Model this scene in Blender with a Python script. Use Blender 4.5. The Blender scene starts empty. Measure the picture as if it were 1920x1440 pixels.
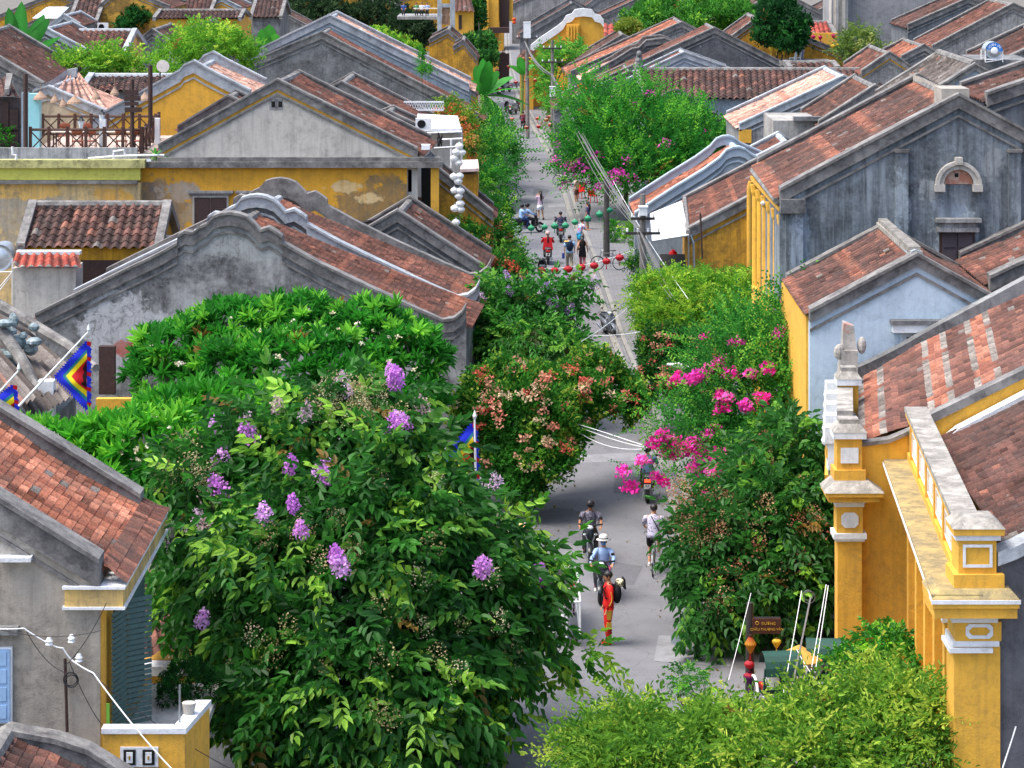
import bpy, math, random
import numpy as np
from mathutils import Vector, Matrix
R = math.radians
SC = bpy.context.scene
COL = SC.collection
# ---------------------------------------------------------------- camera, world, sun, exposure
F = 5000.0; CX = 960.0; HY = -171.0; CH = 17.6          # focal length / horizon in photo pixels, eye height
cd = bpy.data.cameras.new("camera"); cam = bpy.data.objects.new("camera", cd); COL.objects.link(cam)
cam.location = (0, 0, CH); cam.rotation_euler = (R(90), 0, 0)
cd.sensor_width = 36; cd.lens = F / 1920 * 36; cd.shift_y = -(720 - HY) / 1920
cd.clip_start = 1; cd.clip_end = 3000
SC.camera = cam
W = bpy.data.worlds.new("World"); SC.world = W; W.use_nodes = True
nt = W.node_tree; sky = nt.nodes.new('ShaderNodeTexSky'); sky.sky_type = 'NISHITA'; sky.sun_disc = False
SUN_EL, SUN_AZ = R(64), R(-105)        # azimuth measured from +Y (away from the camera) towards +X
sky.sun_elevation = SUN_EL; sky.sun_rotation = SUN_AZ; sky.air_density = 1.0; sky.dust_density = 4.0; sky.ozone_density = 1.0
nt.links.new(sky.outputs[0], nt.nodes['Background'].inputs[0]); nt.nodes['Background'].inputs[1].default_value = 0.15
sd = bpy.data.lights.new("sun", 'SUN'); sun = bpy.data.objects.new("sun", sd); COL.objects.link(sun)
sd.energy = 1.6; sd.angle = R(32); sd.color = (1.0, 0.95, 0.87)
dirv = Vector((math.sin(SUN_AZ) * math.cos(SUN_EL), math.cos(SUN_AZ) * math.cos(SUN_EL), math.sin(SUN_EL)))
sun.rotation_euler = (-dirv).to_track_quat('-Z', 'Y').to_euler(); sun.location = (0, 60, 60)
vs = SC.view_settings; vs.view_transform = 'Standard'; vs.look = 'None'; vs.exposure = 1.27; vs.gamma = 1; vs.use_curve_mapping = False
SC.cycles.max_bounces = 8; SC.cycles.transparent_max_bounces = 4
rng = random.Random(7); nr = np.random.default_rng(11)

def P(x, y, d): return (( x - CX) * d / F, d, CH - (y - HY) * d / F)
def G(x, y, z=0.0):
    d = (CH - z) * F / (y - HY); return ((x - CX) * d / F, d, z)
def hexc(h):
    h = h.lstrip('#'); o = []
    for i in (0, 2, 4):
        c = int(h[i:i+2], 16) / 255; o.append(c / 12.92 if c <= .04045 else ((c + .055) / 1.055) ** 2.4)
    return tuple(o)
# ---------------------------------------------------------------- materials
MATS = {}
def newmat(name):
    m = bpy.data.materials.new(name); m.use_nodes = True
    n = m.node_tree; b = n.nodes['Principled BSDF']; return m, n, b
def N(n, t, **k):
    o = n.nodes.new(t)
    for a, v in k.items():
        if a.startswith('i_'): o.inputs[int(a[2:])].default_value = v
        else: setattr(o, a, v)
    return o
def noise(n, scale, detail=4, rough=.6, mapscale=None, coord=None, dist=0):
    t = N(n, 'ShaderNodeTexNoise'); t.inputs['Scale'].default_value = scale; t.inputs['Detail'].default_value = detail
    t.inputs['Roughness'].default_value = rough; t.inputs['Distortion'].default_value = dist
    if coord is None:
        g = N(n, 'ShaderNodeNewGeometry'); coord = g.outputs['Position']
    if mapscale:
        mp = N(n, 'ShaderNodeMapping'); mp.inputs['Scale'].default_value = mapscale
        n.links.new(coord, mp.inputs[0]); coord = mp.outputs[0]
    n.links.new(coord, t.inputs['Vector']); return t.outputs['Fac']
def ramp(n, src, a, b, va=0., vb=1.):
    r = N(n, 'ShaderNodeMapRange'); r.clamp = True
    for i, v in ((1, a), (2, b), (3, va), (4, vb)): r.inputs[i].default_value = v
    n.links.new(src, r.inputs[0]); return r.outputs[0]
def mth(n, op, a, b):
    m = N(n, 'ShaderNodeMath', operation=op)
    for i, v in enumerate((a, b)):
        if isinstance(v, (int, float)): m.inputs[i].default_value = v
        else: n.links.new(v, m.inputs[i])
    return m.outputs[0]
def mix(n, f, a, b, bt='MIX'):
    m = N(n, 'ShaderNodeMix', data_type='RGBA', blend_type=bt)
    if isinstance(f, (int, float)): m.inputs[0].default_value = f
    else: n.links.new(f, m.inputs[0])
    for i, v in ((6, a), (7, b)):
        if isinstance(v, tuple): m.inputs[i].default_value = (*v[:3], 1)
        else: n.links.new(v, m.inputs[i])
    return m.outputs[2]
def bump(n, b, h, strength=.3, dist=.02):
    bp = N(n, 'ShaderNodeBump'); bp.inputs['Strength'].default_value = strength; bp.inputs['Distance'].default_value = dist
    n.links.new(h, bp.inputs['Height']); n.links.new(bp.outputs[0], b.inputs['Normal'])
def plaster(name, base, dark, amt=.6, lo=.45, hi=.62, streak=.5, third=None, tlo=.6, spots=(), rough=.9, scale=.55):
    """weathered lime plaster: mould blotches, run-down streaks, flaked patches"""
    if name in MATS: return MATS[name]
    m, n, b = newmat(name); MATS[name] = m
    big = noise(n, scale, 8, .68, dist=.4); fine = noise(n, 7, 5, .7); stk = noise(n, 1, 5, .65, mapscale=(2.6, 2.6, .22))
    f1 = ramp(n, mth(n, 'ADD', mth(n, 'MULTIPLY', big, 1 - streak * .5), mth(n, 'MULTIPLY', stk, streak * .5)), lo, hi)
    f1 = mth(n, 'MULTIPLY', f1, ramp(n, fine, .25, .6, .45, 1.0))
    c = mix(n, mth(n, 'MULTIPLY', f1, amt), base, dark)
    if third:
        t = ramp(n, noise(n, .9, 7, .6, dist=.8), tlo, tlo + .05); c = mix(n, mth(n, 'MULTIPLY', t, .8), c, third)
    for (cen, rx, rz, col) in spots:
        g = N(n, 'ShaderNodeNewGeometry'); s = N(n, 'ShaderNodeVectorMath', operation='SUBTRACT'); s.inputs[1].default_value = cen
        n.links.new(g.outputs['Position'], s.inputs[0])
        v = N(n, 'ShaderNodeVectorMath', operation='MULTIPLY'); v.inputs[1].default_value = (1 / rx, 0.15, 1 / rz); n.links.new(s.outputs[0], v.inputs[0])
        l = N(n, 'ShaderNodeVectorMath', operation='LENGTH'); n.links.new(v.outputs[0], l.inputs[0])
        e = mth(n, 'ADD', l.outputs['Value'], mth(n, 'MULTIPLY', mth(n, 'SUBTRACT', noise(n, 1.6, 8, .7), .5), 2.6))
        c = mix(n, ramp(n, e, .75, .95, 1, 0), c, col)
    sp = ramp(n, noise(n, 3.0 * (scale / .55) ** .5, 10, .85, dist=.8), .48, .6); sp = mth(n, 'MULTIPLY', sp, ramp(n, big, .36, .58, .12, 1)); c = mix(n, mth(n, 'MULTIPLY', sp, min(.9, amt)), c, tuple(x * .8 for x in dark))
    s2 = ramp(n, noise(n, 1, 6, .7, mapscale=(5, 5, .3), dist=.15), .48, .66); c = mix(n, mth(n, 'MULTIPLY', s2, min(.9, streak * amt * 1.05)), c, tuple(x * .85 for x in dark))
    s3 = ramp(n, noise(n, 1, 6, .7, mapscale=(4.3, 4.3, .33), dist=.2), .56, .74); c = mix(n, mth(n, 'MULTIPLY', s3, streak * .5), c, tuple(min(1, x * 1.3) for x in base))
    c = mix(n, ramp(n, noise(n, 30, 3, .7), .58, .75, 0, .35), c, tuple(x * .45 for x in base))
    c = mix(n, ramp(n, noise(n, 2.2, 6, .7), .3, .7, .0, .28), c, tuple(min(1, x * 1.35) for x in base))
    n.links.new(c, b.inputs['Base Color']); b.inputs['Roughness'].default_value = rough
    bump(n, b, mth(n, 'ADD', fine, mth(n, 'MULTIPLY', noise(n, 35, 3), .5)), .5, .03); return m
def simple(name, col, rough=.6, metal=0, var=.15, scale=8, spec=.5, emis=None, alpha=None):
    if name in MATS: return MATS[name]
    m, n, b = newmat(name); MATS[name] = m
    tc = N(n, 'ShaderNodeTexCoord'); f = noise(n, scale, 4, .6, coord=tc.outputs['Object'])
    c = mix(n, ramp(n, f, .3, .7), tuple(x * (1 - var) for x in col), tuple(min(1, x * (1 + var)) for x in col))
    n.links.new(c, b.inputs['Base Color']); b.inputs['Roughness'].default_value = rough; b.inputs['Metallic'].default_value = metal
    b.inputs['Specular IOR Level'].default_value = spec
    if emis: b.inputs['Emission Color'].default_value = (*col, 1); b.inputs['Emission Strength'].default_value = emis
    return m
def attr_mat(name, rough=.85, trans=0, var=.3, mould=None, spec=.3, grime=.5):
    if name in MATS: return MATS[name]
    m, n, b = newmat(name); MATS[name] = m
    a = N(n, 'ShaderNodeAttribute', attribute_name='Col'); c = a.outputs['Color']
    f = noise(n, 25, 3, .7); k = N(n, 'ShaderNodeHueSaturation'); k.inputs['Saturation'].default_value = 1; n.links.new(c, k.inputs['Color'])
    n.links.new(ramp(n, f, .3, .7, 1 - var, 1 + var), k.inputs['Value']); c = k.outputs['Color']
    if mould:
        c = mix(n, mth(n, 'MULTIPLY', ramp(n, noise(n, .7, 8, .72, dist=.5), .45, .68), grime), c, mould)
        c = mix(n, ramp(n, noise(n, 9, 6, .85), .5, .66, 0, .75), c, (.045, .037, .033))
        c = mix(n, ramp(n, noise(n, 12, 5, .85, dist=.5), .58, .7, 0, .4), c, (.33, .29, .26))
        bump(n, b, noise(n, 30, 4), .4, .02)
    n.links.new(c, b.inputs['Base Color']); b.inputs['Roughness'].default_value = rough; b.inputs['Specular IOR Level'].default_value = spec
    if trans:
        tr = N(n, 'ShaderNodeBsdfTranslucent'); n.links.new(c, tr.inputs[0]); mx = N(n, 'ShaderNodeMixShader'); mx.inputs[0].default_value = trans
        n.links.new(b.outputs[0], mx.inputs[1]); n.links.new(tr.outputs[0], mx.inputs[2]); n.links.new(mx.outputs[0], n.nodes['Material Output'].inputs[0])
    return m
# ---------------------------------------------------------------- mesh builder
class MB:
    def __init__(s): s.v = []; s.f = []; s.c = []; s.n = 0; s.usec = False
    def add(s, v, f, c=None):
        v = np.asarray(v, float).reshape(-1, 3); s.v.append(v)
        s.f.extend([tuple(int(i) + s.n for i in q) for q in f]) if not isinstance(f, np.ndarray) else s.f.append(f + s.n)
        if c is not None:
            s.usec = True; c = np.asarray(c, float)
            if c.ndim == 1: c = np.tile(c[:3], (len(v), 1))
            s.c.append(c[:, :3])
        else: s.c.append(np.full((len(v), 3), .5))
        s.n += len(v); return s
    def box(s, x0, x1, y0, y1, z0, z1, c=None, bev=0):
        v = [(x0,y0,z0),(x1,y0,z0),(x1,y1,z0),(x0,y1,z0),(x0,y0,z1),(x1,y0,z1),(x1,y1,z1),(x0,y1,z1)]
        return s.add(v, [(0,3,2,1),(4,5,6,7),(0,1,5,4),(1,2,6,5),(2,3,7,6),(3,0,4,7)], c)
    def hexa(s, lo, hi, c=None):
        """two loops of equal length joined into a closed solid"""
        k = len(lo); f = [tuple(range(k))[::-1], tuple(range(k, 2*k))] + [(i, (i+1) % k, k + (i+1) % k, k + i) for i in range(k)]
        return s.add(list(lo) + list(hi), f, c)
    def tube(s, pts, r, seg=8, c=None, cap=True):
        pts = [Vector(p) for p in pts]; k = len(pts); rr = r if isinstance(r, (list, tuple)) else [r] * k; V = []
        up = None
        for i, p in enumerate(pts):
            t = (pts[min(i+1, k-1)] - pts[max(i-1, 0)]).normalized()
            if up is None or abs(up.dot(t)) > .98: up = Vector((0,0,1)) if abs(t.z) < .9 else Vector((1,0,0))
            a = t.cross(up).normalized(); b2 = a.cross(t).normalized(); up = b2
            for j in range(seg):
                q = 2*math.pi*j/seg; V.append(p + (a*math.cos(q) + b2*math.sin(q)) * rr[i])
        f = [(i*seg+j, i*seg+(j+1) % seg, (i+1)*seg+(j+1) % seg, (i+1)*seg+j) for i in range(k-1) for j in range(seg)]
        if cap: f += [tuple(range(seg))[::-1], tuple(range((k-1)*seg, k*seg))]
        return s.add([tuple(v) for v in V], f, c)
    def lathe(s, prof, cen=(0,0,0), seg=12, c=None, sq=(1,1), M=None):
        V = []
        for (r, z) in prof:
            for j in range(seg):
                q = 2*math.pi*j/seg; V.append((cen[0]+r*math.cos(q)*sq[0], cen[1]+r*math.sin(q)*sq[1], cen[2]+z))
        k = len(prof); f = [(i*seg+j, i*seg+(j+1) % seg, (i+1)*seg+(j+1) % seg, (i+1)*seg+j) for i in range(k-1) for j in range(seg)]
        f += [tuple(range(seg))[::-1], tuple(range((k-1)*seg, k*seg))]
        if M is not None: V = [tuple(M @ Vector(v)) for v in V]
        return s.add(V, f, c)
    def ball(s, cen, rx, ry=None, rz=None, seg=12, rings=7, c=None):
        ry = ry or rx; rz = rz or rx; V = []; 
        for i in range(1, rings):
            a = math.pi*i/rings - math.pi/2
            for j in range(seg):
                q = 2*math.pi*j/seg; V.append((cen[0]+rx*math.cos(a)*math.cos(q), cen[1]+ry*math.cos(a)*math.sin(q), cen[2]+rz*math.sin(a)))
        V += [(cen[0],cen[1],cen[2]-rz),(cen[0],cen[1],cen[2]+rz)]; k = rings-1
        f = [(i*seg+j, i*seg+(j+1)%seg, (i+1)*seg+(j+1)%seg, (i+1)*seg+j) for i in range(k-1) for j in range(seg)]
        f += [(k*seg, (j+1)%seg, j) for j in range(seg)] + [(k*seg+1, (k-1)*seg+j, (k-1)*seg+(j+1)%seg) for j in range(seg)]
        return s.add(V, f, c)
    def torus(s, cen, R0, r, axis='x', seg=24, ms=6, c=None, M=None):
        V = []
        for i in range(seg):
            a = 2*math.pi*i/seg
            for j in range(ms):
                b = 2*math.pi*j/ms; q = R0 + r*math.cos(b); h = r*math.sin(b); u, w = q*math.cos(a), q*math.sin(a)
                p = {'x': (h,u,w), 'y': (u,h,w), 'z': (u,w,h)}[axis]; V.append((cen[0]+p[0], cen[1]+p[1], cen[2]+p[2]))
        if M is not None: V = [tuple(M @ Vector(v)) for v in V]
        f = [(i*ms+j, ((i+1)%seg)*ms+j, ((i+1)%seg)*ms+(j+1)%ms, i*ms+(j+1)%ms) for i in range(seg) for j in range(ms)]
        return s.add(V, f, c)
    def strip(s, path, w_lo, w_hi, z_lo, z_hi, c=None):
        """path of (x,y,z); solid with y in [y+w_lo, y+w_hi], z in [z+z_lo, z+z_hi]"""
        V = []
        for (x, y, z) in path: V += [(x,y+w_lo,z+z_lo),(x,y+w_hi,z+z_lo),(x,y+w_hi,z+z_hi),(x,y+w_lo,z+z_hi)]
        k = len(path); f = [(3,2,1,0), tuple(4*(k-1)+j for j in range(4))]
        f += [(4*i+j, 4*i+(j+1)%4, 4*(i+1)+(j+1)%4, 4*(i+1)+j) for i in range(k-1) for j in range(4)]
        return s.add(V, f, c)
    def build(s, name, mat, root=None, smooth=False, label=None):
        V = np.concatenate(s.v) if s.v else np.zeros((0, 3))
        if root is not None and root.get('_w'): V = V - np.array(root['_w'])
        me = bpy.data.meshes.new(name); flat = []; tot = []
        for q in s.f:
            if isinstance(q, np.ndarray): flat.append(q.ravel()); tot.append(np.full(len(q), q.shape[1]))
            else: flat.append(np.array(q)); tot.append(np.array([len(q)]))
        flat = np.concatenate(flat).astype(np.int32); tot = np.concatenate(tot).astype(np.int32); st = np.concatenate([[0], np.cumsum(tot)[:-1]]).astype(np.int32)
        me.vertices.add(len(V)); me.vertices.foreach_set('co', V.astype(np.float32).ravel()); me.loops.add(len(flat)); me.loops.foreach_set('vertex_index', flat)
        me.polygons.add(len(tot)); me.polygons.foreach_set('loop_start', st); me.polygons.foreach_set('loop_total', tot); me.polygons.foreach_set('use_smooth', np.full(len(tot), bool(smooth)))
        me.update(calc_edges=True); me.materials.append(mat)
        if s.usec:
            at = me.color_attributes.new('Col', 'FLOAT_COLOR', 'POINT'); cc = np.concatenate(s.c); cc = np.hstack([cc, np.ones((len(cc), 1))]).astype(np.float32)
            at.data.foreach_set('color', cc.ravel())
        o = bpy.data.objects.new(name, me); COL.objects.link(o)
        if root is not None: o.parent = root
        if label: o['label'] = label
        return o
def tag(o, label, cat, group=None, kind=None):
    if label: o['label'] = label
    if cat: o['category'] = cat
    if group: o['group'] = group
    if kind: o['kind'] = kind
    return o
def thing(name, label, cat, loc=(0,0,0), group=None, rz=0, world=True):
    """empty at a thing's base; world=True means its parts are given in world coordinates"""
    o = bpy.data.objects.new(name, None); o.empty_display_size = .3; COL.objects.link(o); o.location = loc; o.rotation_euler = (0, 0, rz)
    if world: o['_w'] = tuple(float(a) for a in loc)
    return tag(o, label, cat, group)
def struct(name, mb, mat):
    o = mb.build(name, mat); o['kind'] = 'structure'; return o
def copy_tree(o, loc=None, rz=None, label=None, group=None, scale=None):
    def cp(a, par):
        c = a.copy(); COL.objects.link(c); c.parent = par
        for ch in a.children: cp(ch, c)
        return c
    r = cp(o, None)
    if loc is not None: r.location = loc
    if rz is not None: r.rotation_euler = (0, 0, rz)
    if scale: r.scale = (scale,) * 3
    if label: r['label'] = label
    if group: r['group'] = group
    return r
# ---------------------------------------------------------------- tiled roof slope (real barrel tiles)
TILE_TINTS = {'brown': ('#5f443e','#6b4b43','#513b37'), 'red': ('#6e4a41','#7b5347','#60423b'), 'pink': ('#c49a8a','#cfa896','#ad8374'),
              'dark': ('#58433f','#654b45','#4b3b38'), 'orange': ('#9f6550','#b07660','#8a5545'), 'grey': ('#6f6864','#7c7672','#5a5552'), 'new': ('#ad4a3a','#bd5845','#963f33')}
def tile_slope(mb, r0, r1, e0, e1, tint='brown', pitch=.22, row=.28, su=6, bands=(), amp=None, sag=.0, colwise=True, mortar=False):
    amp = amp or min(.12, pitch*.28)
    """r0,r1 ridge near/far; e0,e1 eave near/far. bands=[(v0,v1)] smooth newer orange barrel tiles, edged with mortar"""
    r0, r1, e0, e1 = [np.array(a, float) for a in (r0, r1, e0, e1)]
    lu = (np.linalg.norm(r1-r0) + np.linalg.norm(e1-e0)) / 2; lv = (np.linalg.norm(e0-r0) + np.linalg.norm(e1-r1)) / 2
    nu = max(2, int(lu / pitch)); nv = max(2, int(lv / row))
    U = np.linspace(0, 1, nu*su+1); vv = []
    for k in range(nv): vv += [(k+.001)/nv, (k+.999)/nv]
    Vv = np.array(vv); UU, VV = np.meshgrid(U, Vv, indexing='ij')
    Pn = ((1-UU)*(1-VV))[..., None]*r0 + (UU*(1-VV))[..., None]*r1 + ((1-UU)*VV)[..., None]*e0 + (UU*VV)[..., None]*e1
    nrm = np.cross(r1-r0, e0-r0); nrm /= np.linalg.norm(nrm)
    if nrm[2] < 0: nrm = -nrm
    ci = np.minimum((UU*nu).astype(int), nu-1); ri = np.minimum((VV*nv).astype(int), nv-1)
    jit = nr.uniform(-.08, .08, (nu, nv)); fr = np.clip(UU*nu - ci, 0, 1)
    h = np.where(fr < .62, amp*np.sin(np.pi*np.clip(fr/.62, 0, 1)), -.3*amp*np.sin(np.pi*np.clip((fr-.62)/.38, 0, 1)))
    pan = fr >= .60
    inband = np.zeros_like(VV, bool); mort = np.zeros_like(VV, bool)
    for (a, b) in bands:
        inband |= (VV >= a) & (VV <= b); mort |= ((ri == int(a*nv)) | (ri == min(nv-1, int(b*nv)))) & ((np.sin(ci*1.7+a*40)+np.sin(ci*.61+2)) > -1.1)
    step = np.where(inband, .01, .012 if colwise else .035); fv = np.clip(VV*nv - ri, 0, 1)
    h = h + fv*step + jit[ci, ri]*.12*amp/.045*.25
    n2 = np.array([[nr.uniform(-1, 1) for _ in range(7)] for _ in range(7)])
    def lowf(a, b):
        x = a*5.99; y = b*5.99; i = x.astype(int); j = y.astype(int); fx = x-i; fy = y-j; i = np.minimum(i, 5); j = np.minimum(j, 5)
        fx = fx*fx*(3-2*fx); fy = fy*fy*(3-2*fy)
        return (n2[i, j]*(1-fx)+n2[i+1, j]*fx)*(1-fy) + (n2[i, j+1]*(1-fx)+n2[i+1, j+1]*fx)*fy
    h = h + .035*lowf(UU, VV) - sag*np.sin(np.pi*VV)
    Pn = Pn + h[..., None]*nrm
    t = [np.array(hexc(x)) for x in TILE_TINTS[tint]]; tb = [np.array(hexc(x)) for x in TILE_TINTS['orange']]
    pick = nr.integers(0, 3, (nu, nv)); pc = np.repeat(nr.integers(0, 3, (nu, 1)), nv, 1); pick = np.where(nr.random((nu, nv)) < .5, pick, pc) if colwise else pick; tl = np.stack(t)[pick]; bl = np.stack(tb)[nr.integers(0, 3, (nu, nv))]
    tone = (1 + (.12 if colwise else .2)*nr.normal(size=(nu, nv, 1)).clip(-1.6, 1.8) + (.09 if colwise else .05)*nr.normal(size=(nu, 1, 1)).clip(-1.8, 1.8))*(1 + .3*lowf(*np.meshgrid((np.arange(nu)+.5)/nu, (np.arange(nv)+.5)/nv, indexing='ij')))[..., None]; tl = tl*tone; bl = bl*(1+.12*nr.normal(size=(nu, nv, 1)))
    odd = nr.random((nu, nv)) < (.012 if colwise else .03); tl[odd] = tl[odd]*.5+tb[1]*.5; odd = nr.random((nu, nv)) < (.07 if colwise else .14); tl[odd] *= .5; odd = nr.random((nu, nv)) < .012; tl[odd] = np.array((.2, .18, .165))
    c = tl[ci, ri]; c = np.where(inband[..., None], bl[ci, ri]*(1 if mortar else .6)+c*(0 if mortar else .4), c); c = np.where((mort & mortar)[..., None], np.array((.27, .245, .22))*nr.uniform(.45, 1.3, (nu, nv, 1))[ci, ri], c)
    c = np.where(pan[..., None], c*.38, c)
    c = c * (.62 + .38*np.clip(h/amp+.2, 0, 1))[..., None]**0.6 if False else c
    a, b = UU.shape; idx = np.arange(a*b).reshape(a, b)
    q = np.stack([idx[:-1, :-1], idx[1:, :-1], idx[1:, 1:], idx[:-1, 1:]], -1).reshape(-1, 4)
    mb.add(Pn.reshape(-1, 3), q, c.reshape(-1, 3).clip(0, 1)); return mb
ROOF = attr_mat('fired_clay_tiles', .95, 0, .3, (.075, .06, .056), grime=.78, spec=.15)
ROOFNEW = attr_mat('newer_clay_tiles', .85, 0, .2, (.16, .10, .085), grime=.4)
# ================================================================ ground
def flat_poly(pts, z, c=None):
    m = MB(); m.add([(x, y, z) for x, y in pts], [tuple(range(len(pts)))], c); return m
def strip_ground(left, right, z):
    m = MB(); k = len(left); V = [(x, y, z) for x, y in left] + [(x, y, z) for x, y in right]
    m.add(V, [(i, k+i, k+i+1, i+1) for i in range(k-1)]); return m
def asphalt():
    m, n, b = newmat('asphalt_paving'); 
    f = noise(n, 60, 3, .8); g = noise(n, .45, 6, .6); c = mix(n, ramp(n, g, .35, .65), hexc('#5f6064'), hexc('#727377'))
    c = mix(n, ramp(n, f, .5, .75, 0, .55), c, hexc('#96959a')); c = mix(n, ramp(n, noise(n, 45, 2), .3, .45, .5, 0), c, hexc('#4c4d52'))
    v = N(n, 'ShaderNodeTexVoronoi', feature='DISTANCE_TO_EDGE'); gg = N(n, 'ShaderNodeNewGeometry'); mp = N(n, 'ShaderNodeMapping'); mp.inputs['Scale'].default_value = (.22, .16, 1)
    nv = N(n, 'ShaderNodeTexNoise'); nv.inputs['Scale'].default_value = 1.2; nv.inputs['Detail'].default_value = 6; n.links.new(gg.outputs['Position'], nv.inputs['Vector'])
    ad = N(n, 'ShaderNodeVectorMath', operation='ADD'); sc = N(n, 'ShaderNodeVectorMath', operation='SCALE'); sc.inputs['Scale'].default_value = .9
    n.links.new(nv.outputs['Color'], sc.inputs[0]); n.links.new(gg.outputs['Position'], ad.inputs[0]); n.links.new(sc.outputs[0], ad.inputs[1]); n.links.new(ad.outputs[0], mp.inputs[0]); n.links.new(mp.outputs[0], v.inputs['Vector'])
    c = mix(n, ramp(n, v.outputs['Distance'], .0, .011, .8, 0), c, hexc('#3e3f44'))
    c = mix(n, ramp(n, noise(n, .8, 7, .7, mapscale=(1, .5, 1)), .6, .75, 0, .3), c, hexc('#56575c'))
    n.links.new(c, b.inputs['Base Color']); b.inputs['Roughness'].default_value = .85; bump(n, b, f, .4, .01); return m
def paving(name, a, b_, bw=.42, bh=.21, rot=0.0, mortar='#4d4b49'):
    m, n, b = newmat(name); g = N(n, 'ShaderNodeNewGeometry'); mp = N(n, 'ShaderNodeMapping'); mp.inputs['Rotation'].default_value = (0, 0, rot)
    n.links.new(g.outputs['Position'], mp.inputs[0]); t = N(n, 'ShaderNodeTexBrick'); n.links.new(mp.outputs[0], t.inputs['Vector'])
    t.inputs['Color1'].default_value = (*hexc(a), 1); t.inputs['Color2'].default_value = (*hexc(b_), 1); t.inputs['Mortar'].default_value = (*hexc(mortar), 1)
    t.inputs['Scale'].default_value = 1; t.inputs['Mortar Size'].default_value = .012; t.inputs['Brick Width'].default_value = bw; t.inputs['Row Height'].default_value = bh
    c = mix(n, ramp(n, noise(n, 1.3, 6, .7), .35, .7, 0, .5), t.outputs['Color'], hexc('#59585a')); c = mix(n, ramp(n, noise(n, 40, 3), .5, .8, 0, .4), c, hexc('#aaa8a4'))
    n.links.new(c, b.inputs['Base Color']); b.inputs['Roughness'].default_value = .85; bump(n, b, t.outputs['Fac'], -.4, .01); return m
ASPH = asphalt(); PAVE = paving('grey_slab_paving', '#77787c', '#66676c'); PAVE_L = paving('slab_paving_of_left_walk', '#817f7b', '#6e6c69', .5, .25)
KERB = plaster('pale_kerb_concrete', hexc('#858480'), hexc('#67655f'), .7)
EARTH = plaster('bare_ground', hexc('#6b6760'), hexc('#45433f'), .6)
struct('ground', flat_poly([(-900, -60), (900, -60), (900, 2400), (-900, 2400)], -.03), EARTH)
rk = [(8.2, 20), (6.6, 45), (5.3, 62), (4.62, 74.5), (4.65, 84.5), (4.0, 108.5), (3.7, 131), (3.2, 154), (2.9, 183), (1.75, 209), (.5, 244), (-.2, 275), (-.6, 300), (-.9, 340), (-1.2, 420)]
lk = [(-9, 20), (-5.5, 45), (-1.5, 62), (.39, 74.5), (.42, 84.5), (.25, 108.5), (0, 131), (-.2, 154), (-.7, 183), (-1.2, 209), (-1.9, 244), (-2.4, 275), (-2.9, 300), (-3.2, 340), (-3.8, 420)]
struct('road', strip_ground(lk, rk, 0.0), ASPH)
struct('side_road', flat_poly([(4.2, 55), (24, 51), (24, 62), (5.0, 67.2)], .004), ASPH)
struct('side_road', flat_poly([(-2, 52), (-6.5, 52), (-6.5, 62), (-1.0, 63)], .004), ASPH)
def edge(path, w0, w1): return [(x+w0, y) for x, y in path], [(x+w1, y) for x, y in path]
rk2 = [p for p in rk if p[1] > 68]; rk2 = [(4.95, 67.4)] + rk2; lk2 = [(.3, 67)] + [p for p in lk if p[1] > 68]
def raised(name, path, w0, w1, h, mat):
    m = MB(); lo = []; 
    for x, y in path: lo.append((x, y))
    k = len(path); V = []
    for x, y in path: V += [(x+w0, y, -.02), (x+w1, y, -.02), (x+w1, y, h), (x+w0, y, h)]
    f = [(3, 2, 1, 0), tuple(4*(k-1)+j for j in range(4))] + [(4*i+j, 4*i+(j+1) % 4, 4*(i+1)+(j+1) % 4, 4*(i+1)+j) for i in range(k-1) for j in range(4)]
    m.add(V, f); return struct(name, m, mat)
raised('kerb', rk2, 0, .28, .10, KERB); raised('kerb', rk2, .45, .62, .14, KERB); raised('gutter', rk2, .28, .45, .03, PAVE)
raised('pavement', rk2, .62, 7, .13, PAVE); raised('kerb', lk2, -.3, 0, .11, KERB); raised('pavement', lk2, -6, -.3, .12, PAVE_L)
struct('crossing_band', flat_poly([(G(1082, 868)[0], G(1082, 868)[1]), (G(1225, 862)[0], G(1225, 862)[1]), (G(1222, 848)[0], G(1222, 848)[1]), (G(1084, 853)[0], G(1084, 853)[1])], .004), plaster('pale_concrete_patch', hexc('#838488'), hexc('#5c5d61'), .6))
struct('concrete_patch', flat_poly([(G(x, y)[0], G(x, y)[1]) for x, y in ((1226, 1240), (1370, 1250), (1345, 1195), (1235, 1192))], .008), MATS['pale_concrete_patch'])
struct('drain_cover', flat_poly([(G(x, y)[0], G(x, y)[1]) for x, y in ((1258, 1208), (1292, 1210), (1290, 1192), (1258, 1190))], .012), simple('drain_iron', hexc('#5d6670'), .6))
struct('painted_line', flat_poly([(G(x, y)[0], G(x, y)[1]) for x, y in ((1028, 389), (1062, 388), (1060, 382), (1028, 383))], .004), MATS['pale_concrete_patch'])

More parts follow.
